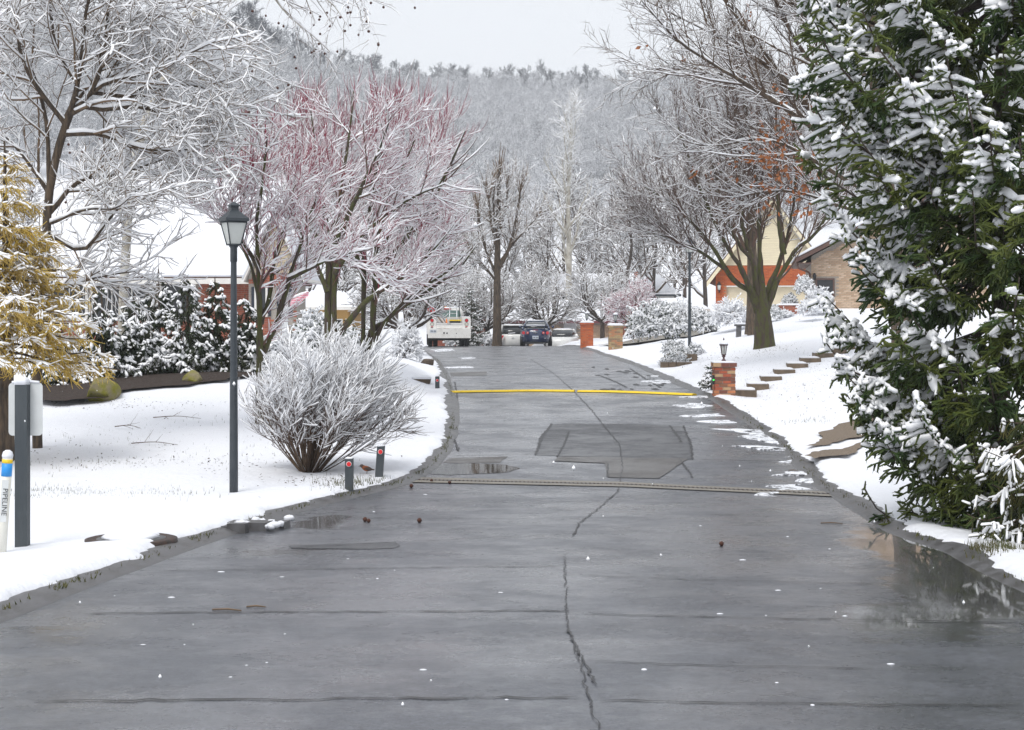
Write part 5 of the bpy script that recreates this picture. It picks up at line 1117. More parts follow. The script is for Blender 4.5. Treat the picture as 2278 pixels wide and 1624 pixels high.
part('handle', DARKM, ed, lambda g: g.tube([(dx1 - .04, Ye - .03, 1.5), (dx1 - .04, Ye - .08, 1.5)], .02, 6))
window(lh, wx0, wx1, CAMZ, CAMZ + 60 * Ye / FPX, Ye, TRIM, 1)
for a in (wx0 - .17, wx1 + .08, dx0 - .16, dx1 + .04):
    sh_ = boxpart('shutter', SHUT, lh, a, a + .1, Ye - .05, Ye - .003, CAMZ - .05, CAMZ + 62 * Ye / FPX)
# flag on the entrance wall
fx, fy, fz = (640 - 1139) * 57 / FPX, 57.0, CAMZ + 40 * 57 / FPX
FLAG, nt, b = nodes_of('flag_cloth'); N, L = nt.nodes, nt.links; tc = N.new('ShaderNodeTexCoord'); wv = N.new('ShaderNodeTexWave'); wv.bands_direction = 'Z'; wv.inputs['Scale'].default_value = 3.2; L.new(tc.outputs['Generated'], wv.inputs['Vector'])
cr = N.new('ShaderNodeValToRGB'); cr.color_ramp.interpolation = 'CONSTANT'; cr.color_ramp.elements[0].color = (.62, .05, .13, 1); cr.color_ramp.elements[1].color = (.75, .72, .74, 1); cr.color_ramp.elements[1].position = .5; L.new(wv.outputs['Fac'], cr.inputs[0]); L.new(cr.outputs[0], b.inputs['Base Color']); b.inputs['Roughness'].default_value = .8
fl = empty('flag', (fx, fy, fz), 'red and white striped flag dusted with snow on the brick entrance', 'flag')
part('pole', TRIM, fl, lambda g: g.tube([(fx - .1, fy + .45, fz - .12), (fx + .75, fy - .3, fz + .14)], .014, 6))
U, V = np.meshgrid(np.linspace(0, 1, 16), np.linspace(0, 1, 10)); P = np.stack([fx + .05 + U * .68, fy + .3 - U * .6 + .05 * np.sin(V * 7 + U * 5), fz - .06 + U * .2 - V * (.34 - .2 * U) + .02 * np.sin(U * 9)], -1); i = np.arange(160).reshape(10, 16)
Geo().add(P.reshape(-1, 3), np.stack([i[:-1, :-1], i[:-1, 1:], i[1:, 1:], i[1:, :-1]], -1).reshape(-1, 4)).build('cloth', FLAG, fl)
part('snow_cap', SNOWT, fl, lambda g: g.tube(catmull([(fx, fy + .36, fz - .06), (fx + .4, fy, fz + .08), (fx + .74, fy - .3, fz + .17)], 8), [.02, .035, .04, .035, .04, .035, .03, .01], 7))

# far houses beyond the crest
def ranch(name, px0, px1, d, eave_y, ridge_y, ridge_px, wall, fascia, label, zg=None, dep=8.0, wins_=(), doors=(), chim=None, bricks=False, fz_=.16):
    """low house facing the road; ridge_px: the ridge's left and right ends in pixels"""
    a, b = (px0 - 1139) * d / FPX, (px1 - 1139) * d / FPX; ez = CAMZ - (eave_y - 700) * d / FPX; dr_ = d + dep / 2; rz = CAMZ - (ridge_y - 700) * dr_ / FPX
    ra, rb = [(p - 1139) * dr_ / FPX for p in ridge_px]; zg = G((a + b) / 2, d) - .3 if zg is None else zg; o = .45
    e = empty(name, ((a + b) / 2, d, zg), label, 'house')
    boxpart('wall', wall, e, a, b, d, d + dep, zg, ez + .02)
    part('fascia', fascia, e, lambda g: (g.box(a - o, b + o, d - o - .05, d - o, ez - .08, ez - .08 + fz_), g.box(a - o, b + o, d - o + .001, d - .003, ez - .06, ez - .03), g.box(a - o - .05, a - o - .002, d - o, d + dep + o, ez - .08, ez - .08 + fz_), g.box(b + o + .002, b + o + .05, d - o, d + dep + o, ez - .08, ez - .08 + fz_)))
    A, B, C, D_ = (a - o, d - o, ez), (b + o, d - o, ez), (b + o, d + dep + o, ez), (a - o, d + dep + o, ez); R1, R2 = (ra, dr_, rz), (rb, dr_, rz)
    def roofs(g): snowslab(g, A, B, R2, R1, .14, n=24); snowslab(g, C, D_, R1, R2, .14); snowslab(g, D_, A, R1, R1, .14); snowslab(g, B, C, R2, R2, .14)
    part('roof_snow', SNOW, e, roofs)
    part('roof', BROWN, e, lambda g: (g.add([A, B, R2, R1, C, D_], [(0, 1, 2, 3), (4, 5, 3, 2)], 0, False), g.add([A, B, C, D_, R1, R2], np.array([(3, 0, 4), (1, 2, 5)]), 0, False)))
    for (p, q, ya, yb) in wins_: window(e, (p - 1139) * d / FPX, (q - 1139) * d / FPX, CAMZ - (yb - 700) * d / FPX, CAMZ - (ya - 700) * d / FPX, d, TRIM, 1, .06)
    for (p, q, ya) in doors:
        dd = boxpart('garage_door', DOORW, e, (p - 1139) * d / FPX, (q - 1139) * d / FPX, d - .04, d, zg, CAMZ - (ya - 700) * d / FPX)
        for k in range(4): zz = zg + k * .55 + .2; boxpart('panel', DOORW, dd, (p - 1139) * d / FPX + .06, (q - 1139) * d / FPX - .06, d - .06, d - .042, zz, zz + .45)
    if chim: cx = (chim[0] - 1139) * dr_ / FPX; cz = CAMZ - (chim[1] - 700) * dr_ / FPX; c = boxpart('chimney', BRR, e, cx - .4, cx + .4, dr_ + .3, dr_ + 1.0, cz - 2.0, cz); part('snow_cap', SNOW, c, lambda g: snowslab(g, (cx - .43, dr_ + .27, cz), (cx + .43, dr_ + .27, cz), (cx + .43, dr_ + 1.03, cz), (cx - .43, dr_ + 1.03, cz), .12, n=5, m=5))
    return e
f1 = ranch('brick_bungalow', 1108, 1402, 110, 716, 672, (1215, 1360), MORT, MAROON, 'brick bungalow with maroon eaves and pale garage door behind the cars', wins_=((1390, 1402, 722, 745),), doors=((1254, 1282, 721),))
brickwall(f1, (1108 - 1139) * 110 / FPX, (1402 - 1139) * 110 / FPX, -1.2, 1.0, 110, BRT, lambda a, b, za, zb: not (b > (1253 - 1139) * 110 / FPX and a < (1283 - 1139) * 110 / FPX), 150, (2.6, .3), bl=.29, bh=.09, key='f')
ranch('white_house', 1195, 1420, 128, 648, 612, (1240, 1380), TRIM, TRIM, 'white two-storey house with a small window behind the bungalow', wins_=((1250, 1268, 653, 672),), zg=-1.5)
ranch('hip_roof_house', 1405, 1500, 132, 657, 612, (1425, 1462), TRIM, SLATE, 'house with snowy hip roof and brick chimney right of centre', chim=(1423, 604), zg=-1)
ranch('brick_cottage', 960, 1078, 112, 692, 648, (985, 1050), BRR, TRIM, 'low brick house with snowy roof behind the white truck')
ranch('yellow_garage', 672, 775, 88, 686, 652, (690, 760), mat('ochre_wall', (.42, .25, .08), .7), TRIM, 'ochre-walled garage with snowy roof glimpsed between the red-twigged trees', wins_=((735, 760, 712, 740),))
ranch('carport_house', 1400, 1560, 104, 690, 668, (1430, 1540), BRR, TRIM, 'low snow-roofed house beyond the long hedge', zg=0)
# ------------------------------------------------------------------ vehicles (built at their own origin, nose towards +Y)
CARB = mat('paint_dark_blue', (.01, .024, .075), .25, coat=.8)
CARW = mat('paint_white', (.72, .72, .7), .3, (.66, .66, .64), 5, coat=.6)
TRUCKW = mat('paint_truck_white', (.74, .73, .7), .45, (.62, .6, .56), 4, coat=.2, lo=.45, hi=.75)
RUBBER = mat('tyre_rubber', (.012, .012, .012), .8, (.03, .03, .03), 20)
RIM = mat('rim_silver', (.35, .36, .37), .35, metal=.8)
REDL = mat('tail_light_red', (.55, .012, .02), .15, coat=.6)
CLEARL = mat('reverse_light', (.6, .58, .5), .15, coat=.6)
AMBER = mat('beacon_amber', (.9, .3, .02), .3)
GLASSG = mat('truck_glass_green', (.12, .2, .18), .06)
ALU = mat('aluminium', (.55, .56, .57), .4, metal=.7)
YEL = mat('tote_lid_yellow', (.85, .6, .02), .45)
ORANGE = mat('cone_orange', (.8, .2, .03), .5)
PLATE = mat('number_plate', (.62, .66, .7), .4, (.45, .5, .58), 30)
BLUEP = mat('tarp_blue', (.02, .09, .28), .5)
REDC = mat('safety_flag_red', (.6, .02, .04), .6)
def zloft(g, rings, ex=3.2, n=40, mi=0):
    """stack of rounded rectangles: (z, half width, y rear, y front)"""
    a = np.arange(n) * 2 * np.pi / n; c, s = np.cos(a), np.sin(a); cx = np.sign(c) * np.abs(c) ** (2 / ex); sy = np.sign(s) * np.abs(s) ** (2 / ex); V = []
    for z, hw, yr, yf in rings: V.append(np.stack([cx * hw, (yr + yf) / 2 + sy * (yf - yr) / 2, np.full(n, z)], 1))
    i = np.arange(len(rings) * n).reshape(len(rings), n); nx = np.roll(i, -1, 1); b0 = g.n
    g.add(np.concatenate(V), np.stack([i[:-1], nx[:-1], nx[1:], i[1:]], -1).reshape(-1, 4), mi)
    g.f.append(([list(range(b0, b0 + n))[::-1], list(range(b0 + (len(rings) - 1) * n, b0 + len(rings) * n))], mi, False))
def disc(g, x, y, z, r, t=.03, mi=0, n=14):
    a = np.arange(n) * 2 * np.pi / n; v = [(x + r * math.cos(q), y + o, z + r * math.sin(q)) for o in (0, -t) for q in a]; b0 = g.n
    g.add(v, [(k, (k + 1) % n, n + (k + 1) % n, n + k) for k in range(n)], mi); g.f.append(([list(range(b0, b0 + n)), list(range(b0 + n, b0 + 2 * n))[::-1]], mi, False))
def wheel(parent, x, y, r, w=.2):
    s = 1 if x > 0 else -1
    def ty(g):
        n = 22; prof = [(r * .62, -w / 2), (r * .93, -w / 2), (r, -w * .35), (r, w * .35), (r * .93, w / 2), (r * .62, w / 2)]; a = np.arange(n) * 2 * np.pi / n
        v = np.array([[(x + o, y + q * math.cos(t), r + q * math.sin(t)) for t in a] for q, o in prof]).reshape(-1, 3); i = np.arange(6 * n).reshape(6, n); nx = np.roll(i, -1, 1)
        g.add(v, np.stack([i[:-1], nx[:-1], nx[1:], i[1:]], -1).reshape(-1, 4))
    wh = part('wheel', RUBBER, parent, ty, True)
    part('rim', RIM, wh, lambda g: g.tube([(x - w * .3, y, r), (x + s * w * .42, y, r)], r * .62, 14), True)
def car(name, loc, rz, label, paint, body, cabin, wb, r=.31, lights='round', snow=True, spoiler=False, plate_z=.62, glass_rear=True, track=.75):
    e = empty(name, loc, label, 'car', rz=rz)
    bd = part('body', paint, e, lambda g: zloft(g, body), True)
    part('glasshouse', GLASSD, e, lambda g: zloft(g, cabin), True)
    z, hw, yr, yf = cabin[-1]
    part('roof', paint, e, lambda g: zloft(g, [(z - .012, hw + .012, yr - .02, yf + .02), (z + .02, hw - .01, yr, yf), (z + .04, hw * .8, yr + .1, yf - .1)]), True)
    if snow: part('snow_cap', SNOW, e, lambda g: zloft(g, [(z + .03, hw * .85, yr + .05, yf - .1), (z + .06, hw * .83, yr + .07, yf - .12), (z + .075, hw * .65, yr + .2, yf - .3)]), True)
    z0, h0, yr0, yf0 = cabin[0]
    for s in (-1, 1):      # rear pillars
        part('pillar', paint, e, lambda g: g.tube([(s * (h0 - .02), yr0 + .12, z0 - .02), (s * (hw - .0), yr + .1, z + .01)], .05, 6), True)
        part('mirror', paint, e, lambda g: zloft(g, [(z0 + .02, .05, 0, .1), (z0 + .08, .09, -.02, .12), (z0 + .16, .08, 0, .1)], 3, 12), True).location = (s * (h0 + .13), yf0 - .75, 0)
        for y in wb: wheel(e, s * track, y, r)
    return e
# dark blue coupe seen from behind
rb = -2.29
coupe = car('blue_coupe', (1.33, 93.2, float(zroad(93.2)) - .005), R_(-2), 'dark blue coupe with rear spoiler and round red tail lights, seen from behind', CARB,
            [(.2, .74, rb + .16, 2.1), (.3, .84, rb + .03, 2.2), (.55, .865, rb, 2.25), (.8, .855, rb + .03, 2.22), (.93, .81, rb + .1, 2.1), (.99, .74, rb + .22, 1.5)], [(.97, .76, -1.75, 1.1), (1.2, .66, -1.3, .6), (1.37, .5, -.75, .25)], (-1.3, 1.32))
for s in (-1, 1):
    for q, (x, r) in enumerate(((.64, .085), (.42, .07))):
        tl_ = part('tail_light', REDL, coupe, lambda g: disc(g, s * x, rb + .04, .76, r, .07), True)
        if q: part('lens', CLEARL, tl_, lambda g: disc(g, s * x, rb - .031, .76, .03, .01), True)
part('spoiler', CARB, coupe, lambda g: (g.prism([(rb + .1, 1.1), (rb + .34, 1.12), (rb + .34, 1.15), (rb + .08, 1.14)], 'x', -.66, .66), g.box(-.5, -.44, rb + .16, rb + .28, .95, 1.1), g.box(.44, .5, rb + .16, rb + .28, .95, 1.1)), True)
part('spoiler_snow', SNOW, coupe, lambda g: g.tube([(-.5, rb + .2, 1.155), (0, rb + .2, 1.165), (.5, rb + .2, 1.155)], .035, 7), True)
pl = boxpart('number_plate', PLATE, coupe, -.16, .16, rb - .02, rb + .02, .43, .6, local=True)
part('characters', SHUT, pl, lambda g: [g.box(-.11 + k * .036, -.088 + k * .036, rb - .024, rb - .0215, .475, .54) for k in (0, 1, 2, 4, 5, 6)], True)
part('emblem', RIM, coupe, lambda g: g.prism([(-.1, .79), (-.03, .79), (-.03, .81), (.03, .81), (.03, .79), (.1, .79), (.085, .755), (.03, .755), (.03, .735), (-.03, .735), (-.03, .755), (-.115, .755)], 'y', rb - .02, rb + .03), True)
part('brake_light', REDL, coupe, lambda g: g.box(-.13, .13, rb + .07, rb + .1, .9, .92), True)
part('bumper_shadow', DARKM, coupe, lambda g: g.box(-.55, .55, rb + .05, rb + .2, .17, .27), True)
part('exhaust', RIM, coupe, lambda g: g.tube([(.45, rb + .3, .2), (.45, rb + .02, .2)], .03, 8), True)
# white crossover beyond it
rb = -2.3
suv = car('white_crossover', (.02, 101, float(zroad(101)) - .2), R_(3), 'white crossover with dark rear window parked left of the blue coupe', CARW,
          [(.3, .8, rb + .12, 2.2), (.42, .9, rb + .02, 2.3), (.7, .93, rb, 2.32), (.95, .91, rb + .05, 2.25), (1.05, .86, rb + .1, 1.6)], [(1.03, .82, rb + .14, 1.1), (1.35, .74, rb + .42, .6), (1.55, .66, rb + .75, .3)], (-1.35, 1.4), .36, track=.78)
for s in (-1, 1): part('tail_light', REDL, suv, lambda g: g.prism([(s * .6, .98), (s * .88, 1.0), (s * .88, .8), (s * .72, .78)], 'y', rb - .015, rb + .14), True)
part('wiper', SNOW, suv, lambda g: g.tube([(-.35, rb + .13, 1.1), (.05, rb + .13, 1.13)], .025, 6), True)
part('spoiler', CARW, suv, lambda g: g.prism([(rb + .62, 1.53), (rb + 1.0, 1.57), (rb + 1.0, 1.6), (rb + .58, 1.56)], 'x', -.62, .62), True)
part('badge', RIM, suv, lambda g: (g.box(-.14, -.02, rb - .012, rb + .03, .83, .86), g.box(.3, .6, rb - .012, rb + .03, .72, .74)), True)
part('bumper', DARKM, suv, lambda g: g.box(-.72, .72, rb + .02, rb + .2, .28, .4), True)
# a second white car, mostly hidden, on the right
rb = -2.2
hid = car('white_sedan', (3.0, 101.5, float(zroad(101.5)) - .25), R_(170), 'snow-covered white car peeping out right of the blue coupe', CARW,
          [(.25, .78, rb + .1, 2.2), (.4, .86, rb, 2.25), (.7, .87, rb, 2.25), (.9, .82, rb + .1, 2.1), (.95, .74, rb + .2, 1.5)], [(.94, .74, -1.6, 1.0), (1.2, .66, -1.2, .5), (1.36, .58, -.7, .2)], (-1.3, 1.35))

# white service truck
tk = empty('service_truck', (-3.36, 88.6, float(zroad(87)) - .005), 'white utility truck with ladder rack, tools and open bed, parked at the left kerb', 'truck', rz=R_(4.5))
rb = -2.6
bx = lambda n, m, *b: boxpart(n, m, tk, *b, local=True)
for s in (-1, 1):
    x0_, x1_ = sorted((s * .66, s * 1.07)); sb_ = bx('tool_box', TRUCKW, x0_, x1_, rb, rb + 2.6, .62, 1.5)
    boxpart('door', TRUCKW, sb_, s * 1.075 - .012, s * 1.075 + .012, rb + .15, rb + 1.1, .72, 1.4, local=True); boxpart('door', TRUCKW, sb_, s * 1.075 - .012, s * 1.075 + .012, rb + 1.2, rb + 2.45, .95, 1.4, local=True)
    boxpart('snow_cap', SNOW, sb_, x0_ + .02, x1_ - .02, rb + .02, rb + 2.5, 1.5, 1.53, local=True)
    tl_ = part('tail_light', REDL, tk, lambda g: disc(g, s * .87, rb + .01, 1.33, .075, .035), True); part('bezel', DARKM, tl_, lambda g: disc(g, s * .87, rb + .005, 1.33, .092, .01), True)
    rl_ = part('reverse_light', CLEARL, tk, lambda g: disc(g, s * .87, rb + .01, 1.14, .075, .035), True); part('bezel', DARKM, rl_, lambda g: disc(g, s * .87, rb + .005, 1.14, .092, .01), True)
    part('marker', REDL, tk, lambda g: g.box(s * .87 - .06, s * .87 + .06, rb - .015, rb, 1.0, 1.03), True)
    wheel(tk, s * .93, rb + 1.05, .38, .22); wheel(tk, s * .67, rb + 1.05, .38, .22); wheel(tk, s * .88, rb + 4.6, .38, .24)
    part('mirror', DARKM, tk, lambda g: (g.box(s * 1.12 - .09, s * 1.12 + .09, 1.5, 1.58, 1.45, 1.72), g.tube([(s * .9, 1.6, 1.5), (s * 1.06, 1.55, 1.6)], .02, 5)), True)
    part('mudflap', RUBBER, tk, lambda g: g.box(s * .8 - .25, s * .8 + .25, rb + .5, rb + .52, .3, .62), True)
bx('bumper_panel', TRUCKW, -1.08, 1.08, rb - .12, rb - .002, .44, .92)
tg = bx('tailgate', TRUCKW, -.655, .655, rb + .01, rb + .06, .93, 1.2)
boxpart('upper_rail', TRUCKW, tg, -.655, .655, rb - .01, rb + .009, 1.14, 1.2, local=True); boxpart('lower_rail', TRUCKW, tg, -.655, .655, rb - .01, rb + .009, .93, .98, local=True); boxpart('latch', DARKM, tg, -.12, .1, rb - .02, rb + .009, 1.15, 1.165, local=True)
bx('bed_floor', DARKM, -.65, .65, rb + .07, rb + 2.6, .85, .9)
bx('front_bulkhead', TRUCKW, -.65, .65, rb + 2.55, rb + 2.6, .9, 1.5)
bx('chassis', DARKM, -.55, .55, rb + .1, 3.0, .42, .62)
bx('axle', DARKM, -.8, .8, rb + .98, rb + 1.12, .3, .46)
part('hitch_hole', DARKM, tk, lambda g: (disc(g, -.27, rb - .121, .7, .045, .01), disc(g, -.12, rb - .121, .69, .04, .01), disc(g, .35, rb - .121, .68, .025, .01)), True)
np_ = bx('number_plate', PLATE, -.98, -.66, rb - .135, rb - .122, .72, .86); part('characters', SHUT, np_, lambda g: [g.box(-.94 + k * .04, -.918 + k * .04, rb - .139, rb - .136, .755, .82) for k in (0, 1, 2, 4, 5, 6)], True)
part('badge', DARKM, tk, lambda g: (g.box(.8, .87, rb - .013, rb - .001, .97, 1.0), g.box(-.93, -.82, rb - .013, rb - .001, .95, .98)), True)
part('cab', TRUCKW, tk, lambda g: (zloft(g, [(.5, .92, .05, 2.1), (.8, .98, .02, 2.15), (1.4, .97, .02, 2.1), (1.46, .95, .03, 2.05)], 5), zloft(g, [(1.46, .94, .03, 1.95), (1.85, .82, .14, 1.5), (1.95, .74, .22, 1.35), (1.98, .6, .35, 1.2)], 5), zloft(g, [(.5, .9, 2.05, 3.3), (1.15, .93, 2.05, 3.35), (1.3, .85, 2.05, 3.2)], 5)), True)
part('rear_window', GLASSG, tk, lambda g: g.add([(-.72, .03, 1.5), (.72, .03, 1.5), (.66, .125, 1.84), (-.66, .125, 1.84)], [(0, 1, 2, 3)]), True).location = (0, -.02, 0)
part('brake_light', REDL, tk, lambda g: g.box(-.2, .2, .1, .2, 1.9, 1.95), True)
part('cab_snow', SNOW, tk, lambda g: zloft(g, [(1.97, .62, .4, 1.2), (2.0, .6, .42, 1.18), (2.02, .45, .5, 1.0)], 4), True)
part('beacon', AMBER, tk, lambda g: g.lathe([(.09, 1.98), (.1, 2.0), (.09, 2.12), (.05, 2.16)], -.13, .7, 12), True)
part('rack', DARKM, tk, lambda g: (g.tube([(-.62, rb + 2.5, 1.5), (-.62, rb + 2.5, 2.33)], .025, 6), g.tube([(.62, rb + 2.5, 1.5), (.62, rb + 2.5, 2.33)], .025, 6), g.tube([(-.66, rb + 2.5, 2.33), (.66, rb + 2.5, 2.33)], .03, 6), g.tube([(-.62, rb + 2.5, 2.33), (-.62, rb + 4.6, 2.3)], .025, 6), g.tube([(.62, rb + 2.5, 2.33), (.62, rb + 4.6, 2.3)], .025, 6)), True)
lad = empty('step_ladder', (-3.36, 88.6, float(zroad(87))), 'aluminium ladder standing in the truck bed against the rack', 'ladder', rz=R_(4.5))
for s in (-1, 1): part('rail', ALU, lad, lambda g: g.tube([(.24 + s * .2 - .05 * 0, rb + 1.4, .92), (.32 + s * .17, rb + 2.45, 2.42)], .028, 5), True)
for k in range(5): t = .12 + k * .19; part('rung', ALU, lad, lambda g: g.tube([(.24 - .2 + t * .11, rb + 1.4 + t * 1.05, .92 + 1.5 * t), (.44 - t * .05 + t * .1, rb + 1.4 + t * 1.05, .92 + 1.5 * t)], .02, 5), True)
tote = empty('storage_tote', (-3.36, 88.6, float(zroad(87))), 'black tote with yellow lid in the truck bed', 'tote', rz=R_(4.5))
boxpart('bin', DARKM, tote, .05, .58, rb + .25, rb + .7, .92, 1.3, local=True); boxpart('lid', YEL, tote, .02, .61, rb + .22, rb + .73, 1.3, 1.36, local=True)
cone = part('traffic_cone', ORANGE, None, lambda g: g.lathe([(.16, 0), (.16, .03), (.1, .04), (.02, .5)], 0, 0, 12)); cone.location = (-3.36 - .02, 88.6 + rb + 2.2, float(zroad(87)) + .9); tag(cone, 'orange traffic cone standing in the truck bed', 'cone')
rg = random.Random(3)
for k, (x, m, nm, lab) in enumerate([(-.45, 'flag', 'safety_flag', 'red safety flag on a stick leaning out of the truck bed'), (-.3, 'sh', 'shovel', 'grey shovel standing in the truck bed'), (-.38, 'rk', 'broom', 'wooden-handled broom leaning in the truck bed')]):
    t_ = empty(nm, (-3.36, 88.6, float(zroad(87))), lab, 'tool', rz=R_(4.5)); lean = [-.75, -.35, -.5][k]
    top = np.array([x + lean * .6, rb + 1.6 + .2 * k, 1.95 - .1 * k]); bot = np.array([x + .35, rb + 1.0 + .3 * k, .92])
    part('handle', TWIGT, t_, lambda g: g.tube([bot, top], .018, 6), True)
    if m == 'flag':
        part('cloth', REDC, t_, lambda g: g.add(np.array([[top[0] - .42 * u, top[1] + .04 * math.sin(5 * u), top[2] + .05 - .3 * v * (1 - .3 * u) + .1 * u] for v in (0, .5, 1) for u in (0, .35, .7, 1)]) + [.25, 0, -.05], [(r * 4 + c, r * 4 + c + 1, r * 4 + c + 5, r * 4 + c + 4) for r in range(2) for c in range(3)]), True)
    elif m == 'sh': part('blade', SLATE, t_, lambda g: g.prism([(top[0] - .1, top[2] - .1), (top[0] + .12, top[2] - .1), (top[0] + .1, top[2] + .2), (top[0], top[2] + .27), (top[0] - .1, top[2] + .2)], 'y', top[1] - .015, top[1] + .01), True)
    else: part('head', REDC, t_, lambda g: g.box(top[0] - .16, top[0] + .1, top[1] - .04, top[1] + .04, top[2] - .02, top[2] + .16), True)
tp = part('blue_bucket', BLUEP, None, lambda g: g.lathe([(.13, 0), (.16, .3), (.165, .31)], 0, 0, 14)); tp.location = (-3.36 - .35, 88.6 + rb + .6, float(zroad(87)) + .9); tag(tp, 'blue bucket in the truck bed', 'bucket')
# ------------------------------------------------------------------ street furniture and small things
RED = mat('reflector_red', (.75, .015, .02), .2, coat=.6)
SILV = mat('reflector_rim', (.7, .7, .7), .3)
POSTG = mat('post_slate', (.04, .05, .058), .6, (.055, .065, .072), 6, bump=.25, bscale=50, stretch=(1, 1, .25))
SIGNB = mat('sign_back', (.62, .64, .64), .35, (.56, .58, .58), 5)
PVC = mat('marker_white', (.74, .73, .66), .45, (.68, .67, .6), 4)
BLUEM = mat('marker_blue', (.02, .27, .68), .45)
YELM = mat('marker_yellow', (.8, .55, .02), .45)
BUMPY = mat('bump_yellow', (.8, .56, .01), .6, (.6, .42, .03), 9, lo=.5, hi=.75)
STONE = mat('step_stone', (.17, .125, .085), .85, (.11, .085, .06), 7, bump=.6, bscale=30)
ROCKM = mat('boulder_moss', (.2, .17, .1), .9, (.17, .16, .02), 3.5, bump=.9, bscale=9, bdist=.05, lo=.35, hi=.6)
ROCKB = mat('rock_brown', (.1, .07, .045), .9, (.06, .045, .035), 6, bump=.8, bscale=14)
def lamp_post(px, d, label):
    b = base(px, d); e = empty('street_lamp', b, label, 'lamp post', 'slate grey lamp posts'); H = 3.07
    part('pole', SLATE, e, lambda g: g.lathe([(.055, b[2] - .15), (.054, b[2] + .3), (.05, b[2] + 1.2), (.036, b[2] + H - .02), (.036, b[2] + H)], b[0], b[1], 16))
    part('collar', SLATE, e, lambda g: g.lathe([(.037, b[2] + H - .2), (.045, b[2] + H - .19), (.045, b[2] + H - .02), (.06, b[2] + H), (.06, b[2] + H + .01)], b[0], b[1], 14))
    a = R_(28); rot = lambda x, y: (b[0] + x * math.cos(a) - y * math.sin(a), b[1] + x * math.sin(a) + y * math.cos(a))
    z0, z1 = b[2] + H + .02, b[2] + H + .3; w0, w1 = .068, .128
    def fr(g):
        for sx in (-1, 1):
            for sy in (-1, 1): g.tube([(*rot(sx * w0, sy * w0), z0), (*rot(sx * w1, sy * w1), z1)], .009, 5)
        for z, w in ((z0, w0), (z1, w1)):
            for k in range(4): p = [(-1, -1), (1, -1), (1, 1), (-1, 1)]; q, r = p[k], p[(k + 1) % 4]; g.tube([(*rot(q[0] * w, q[1] * w), z), (*rot(r[0] * w, r[1] * w), z)], .011, 5)
        g.add([(*rot(x * w0, y * w0), z0) for x, y in ((-1, -1), (1, -1), (1, 1), (-1, 1))], [(0, 1, 2, 3)], 0, False)
    ln = part('lantern_frame', SLATE, e, fr)
    for k in range(4):
        p = [(-1, -1), (1, -1), (1, 1), (-1, 1)]; q, r = p[k], p[(k + 1) % 4]; s = .96
        Geo().add([(*rot(q[0] * w0 * s, q[1] * w0 * s), z0 + .004), (*rot(r[0] * w0 * s, r[1] * w0 * s), z0 + .004), (*rot(r[0] * w1 * s, r[1] * w1 * s), z1 - .004), (*rot(q[0] * w1 * s, q[1] * w1 * s), z1 - .004)], [(0, 1, 2, 3)], 0, False).build('pane', FROST, ln)
    def cap(g):
        for (za, wa), (zb, wb_) in (((z1 + .012, .15), (z1 + .05, .15)), ((z1 + .05, .15), (z1 + .06, .135)), ((z1 + .06, .135), (z1 + .15, .05)), ((z1 + .15, .05), (z1 + .2, .05)), ((z1 + .2, .065), (z1 + .215, .065)), ((z1 + .215, .065), (z1 + .26, .005))):
            A = [(*rot(x * wa, y * wa), za) for x, y in ((-1, -1), (1, -1), (1, 1), (-1, 1))]; B = [(*rot(x * wb_, y * wb_), zb) for x, y in ((-1, -1), (1, -1), (1, 1), (-1, 1))]
            g.add(A + B, [(k, (k + 1) % 4, 4 + (k + 1) % 4, 4 + k) for k in range(4)] + [(3, 2, 1, 0), (4, 5, 6, 7)], 0, False)
    part('lantern_roof', SLATE, e, cap)
    return e
lamp_post(520, 21.4, 'tall slate grey lamp post with lantern, nearest, on the left lawn')
lamp_post(1534, 56, 'distant slate grey lamp post standing in the planter on the right bank')
def marker(px, py, top, wpx, label, tilt=0.0):
    x, d = hit(px, py); z = G(x, d); h = (py - top) * d / FPX; w = wpx * d / FPX / 2
    e = empty('reflector_post', (x, d, z), label, 'marker post', 'slate posts with red reflectors')
    part('post', POSTG, e, lambda g: g.add([(x + sx * w + tilt * (zz - z), d + sy * w, zz + (.006 * sx if zz > z else 0)) for zz in (z - .2, z + h) for sx, sy in ((-1, -1), (1, -1), (1, 1), (-1, 1))], [(0, 1, 5, 4), (1, 2, 6, 5), (2, 3, 7, 6), (3, 0, 4, 7), (4, 5, 6, 7)], 0, False))
    rz = z + h * .83 if h > .3 else z + h * .66; rx = x + tilt * (rz - z)
    rf_ = part('reflector', RED, e, lambda g: disc(g, rx, d - w - .001, rz, w * .55, .014)); part('rim', SILV, rf_, lambda g: disc(g, rx, d - w - .0005, rz, w * .68, .008))
    part('snow_cap', SNOW, e, lambda g: zz_snow(g, x + tilt * h, d, z + h, w * .98, .02))
    return e
def zz_snow(g, x, y, z, w, t):
    b0 = g.n; zloft(g, [(z - .002, w, -w, w), (z + t * .6, w * .97, -w * .97, w * .97), (z + t, w * .7, -w * .7, w * .7)], 5, 20); g.v[-1] = g.v[-1] + np.array([x, y, 0])
marker(777, 1087, 1021, 18, 'front slate reflector post below the twiggy shrub')
marker(843, 1063, 993, 17, 'leaning slate reflector post right of the small bird', .07)
marker(973, 863, 838, 9.5, 'far slate reflector post at the kerb near the speed bump')
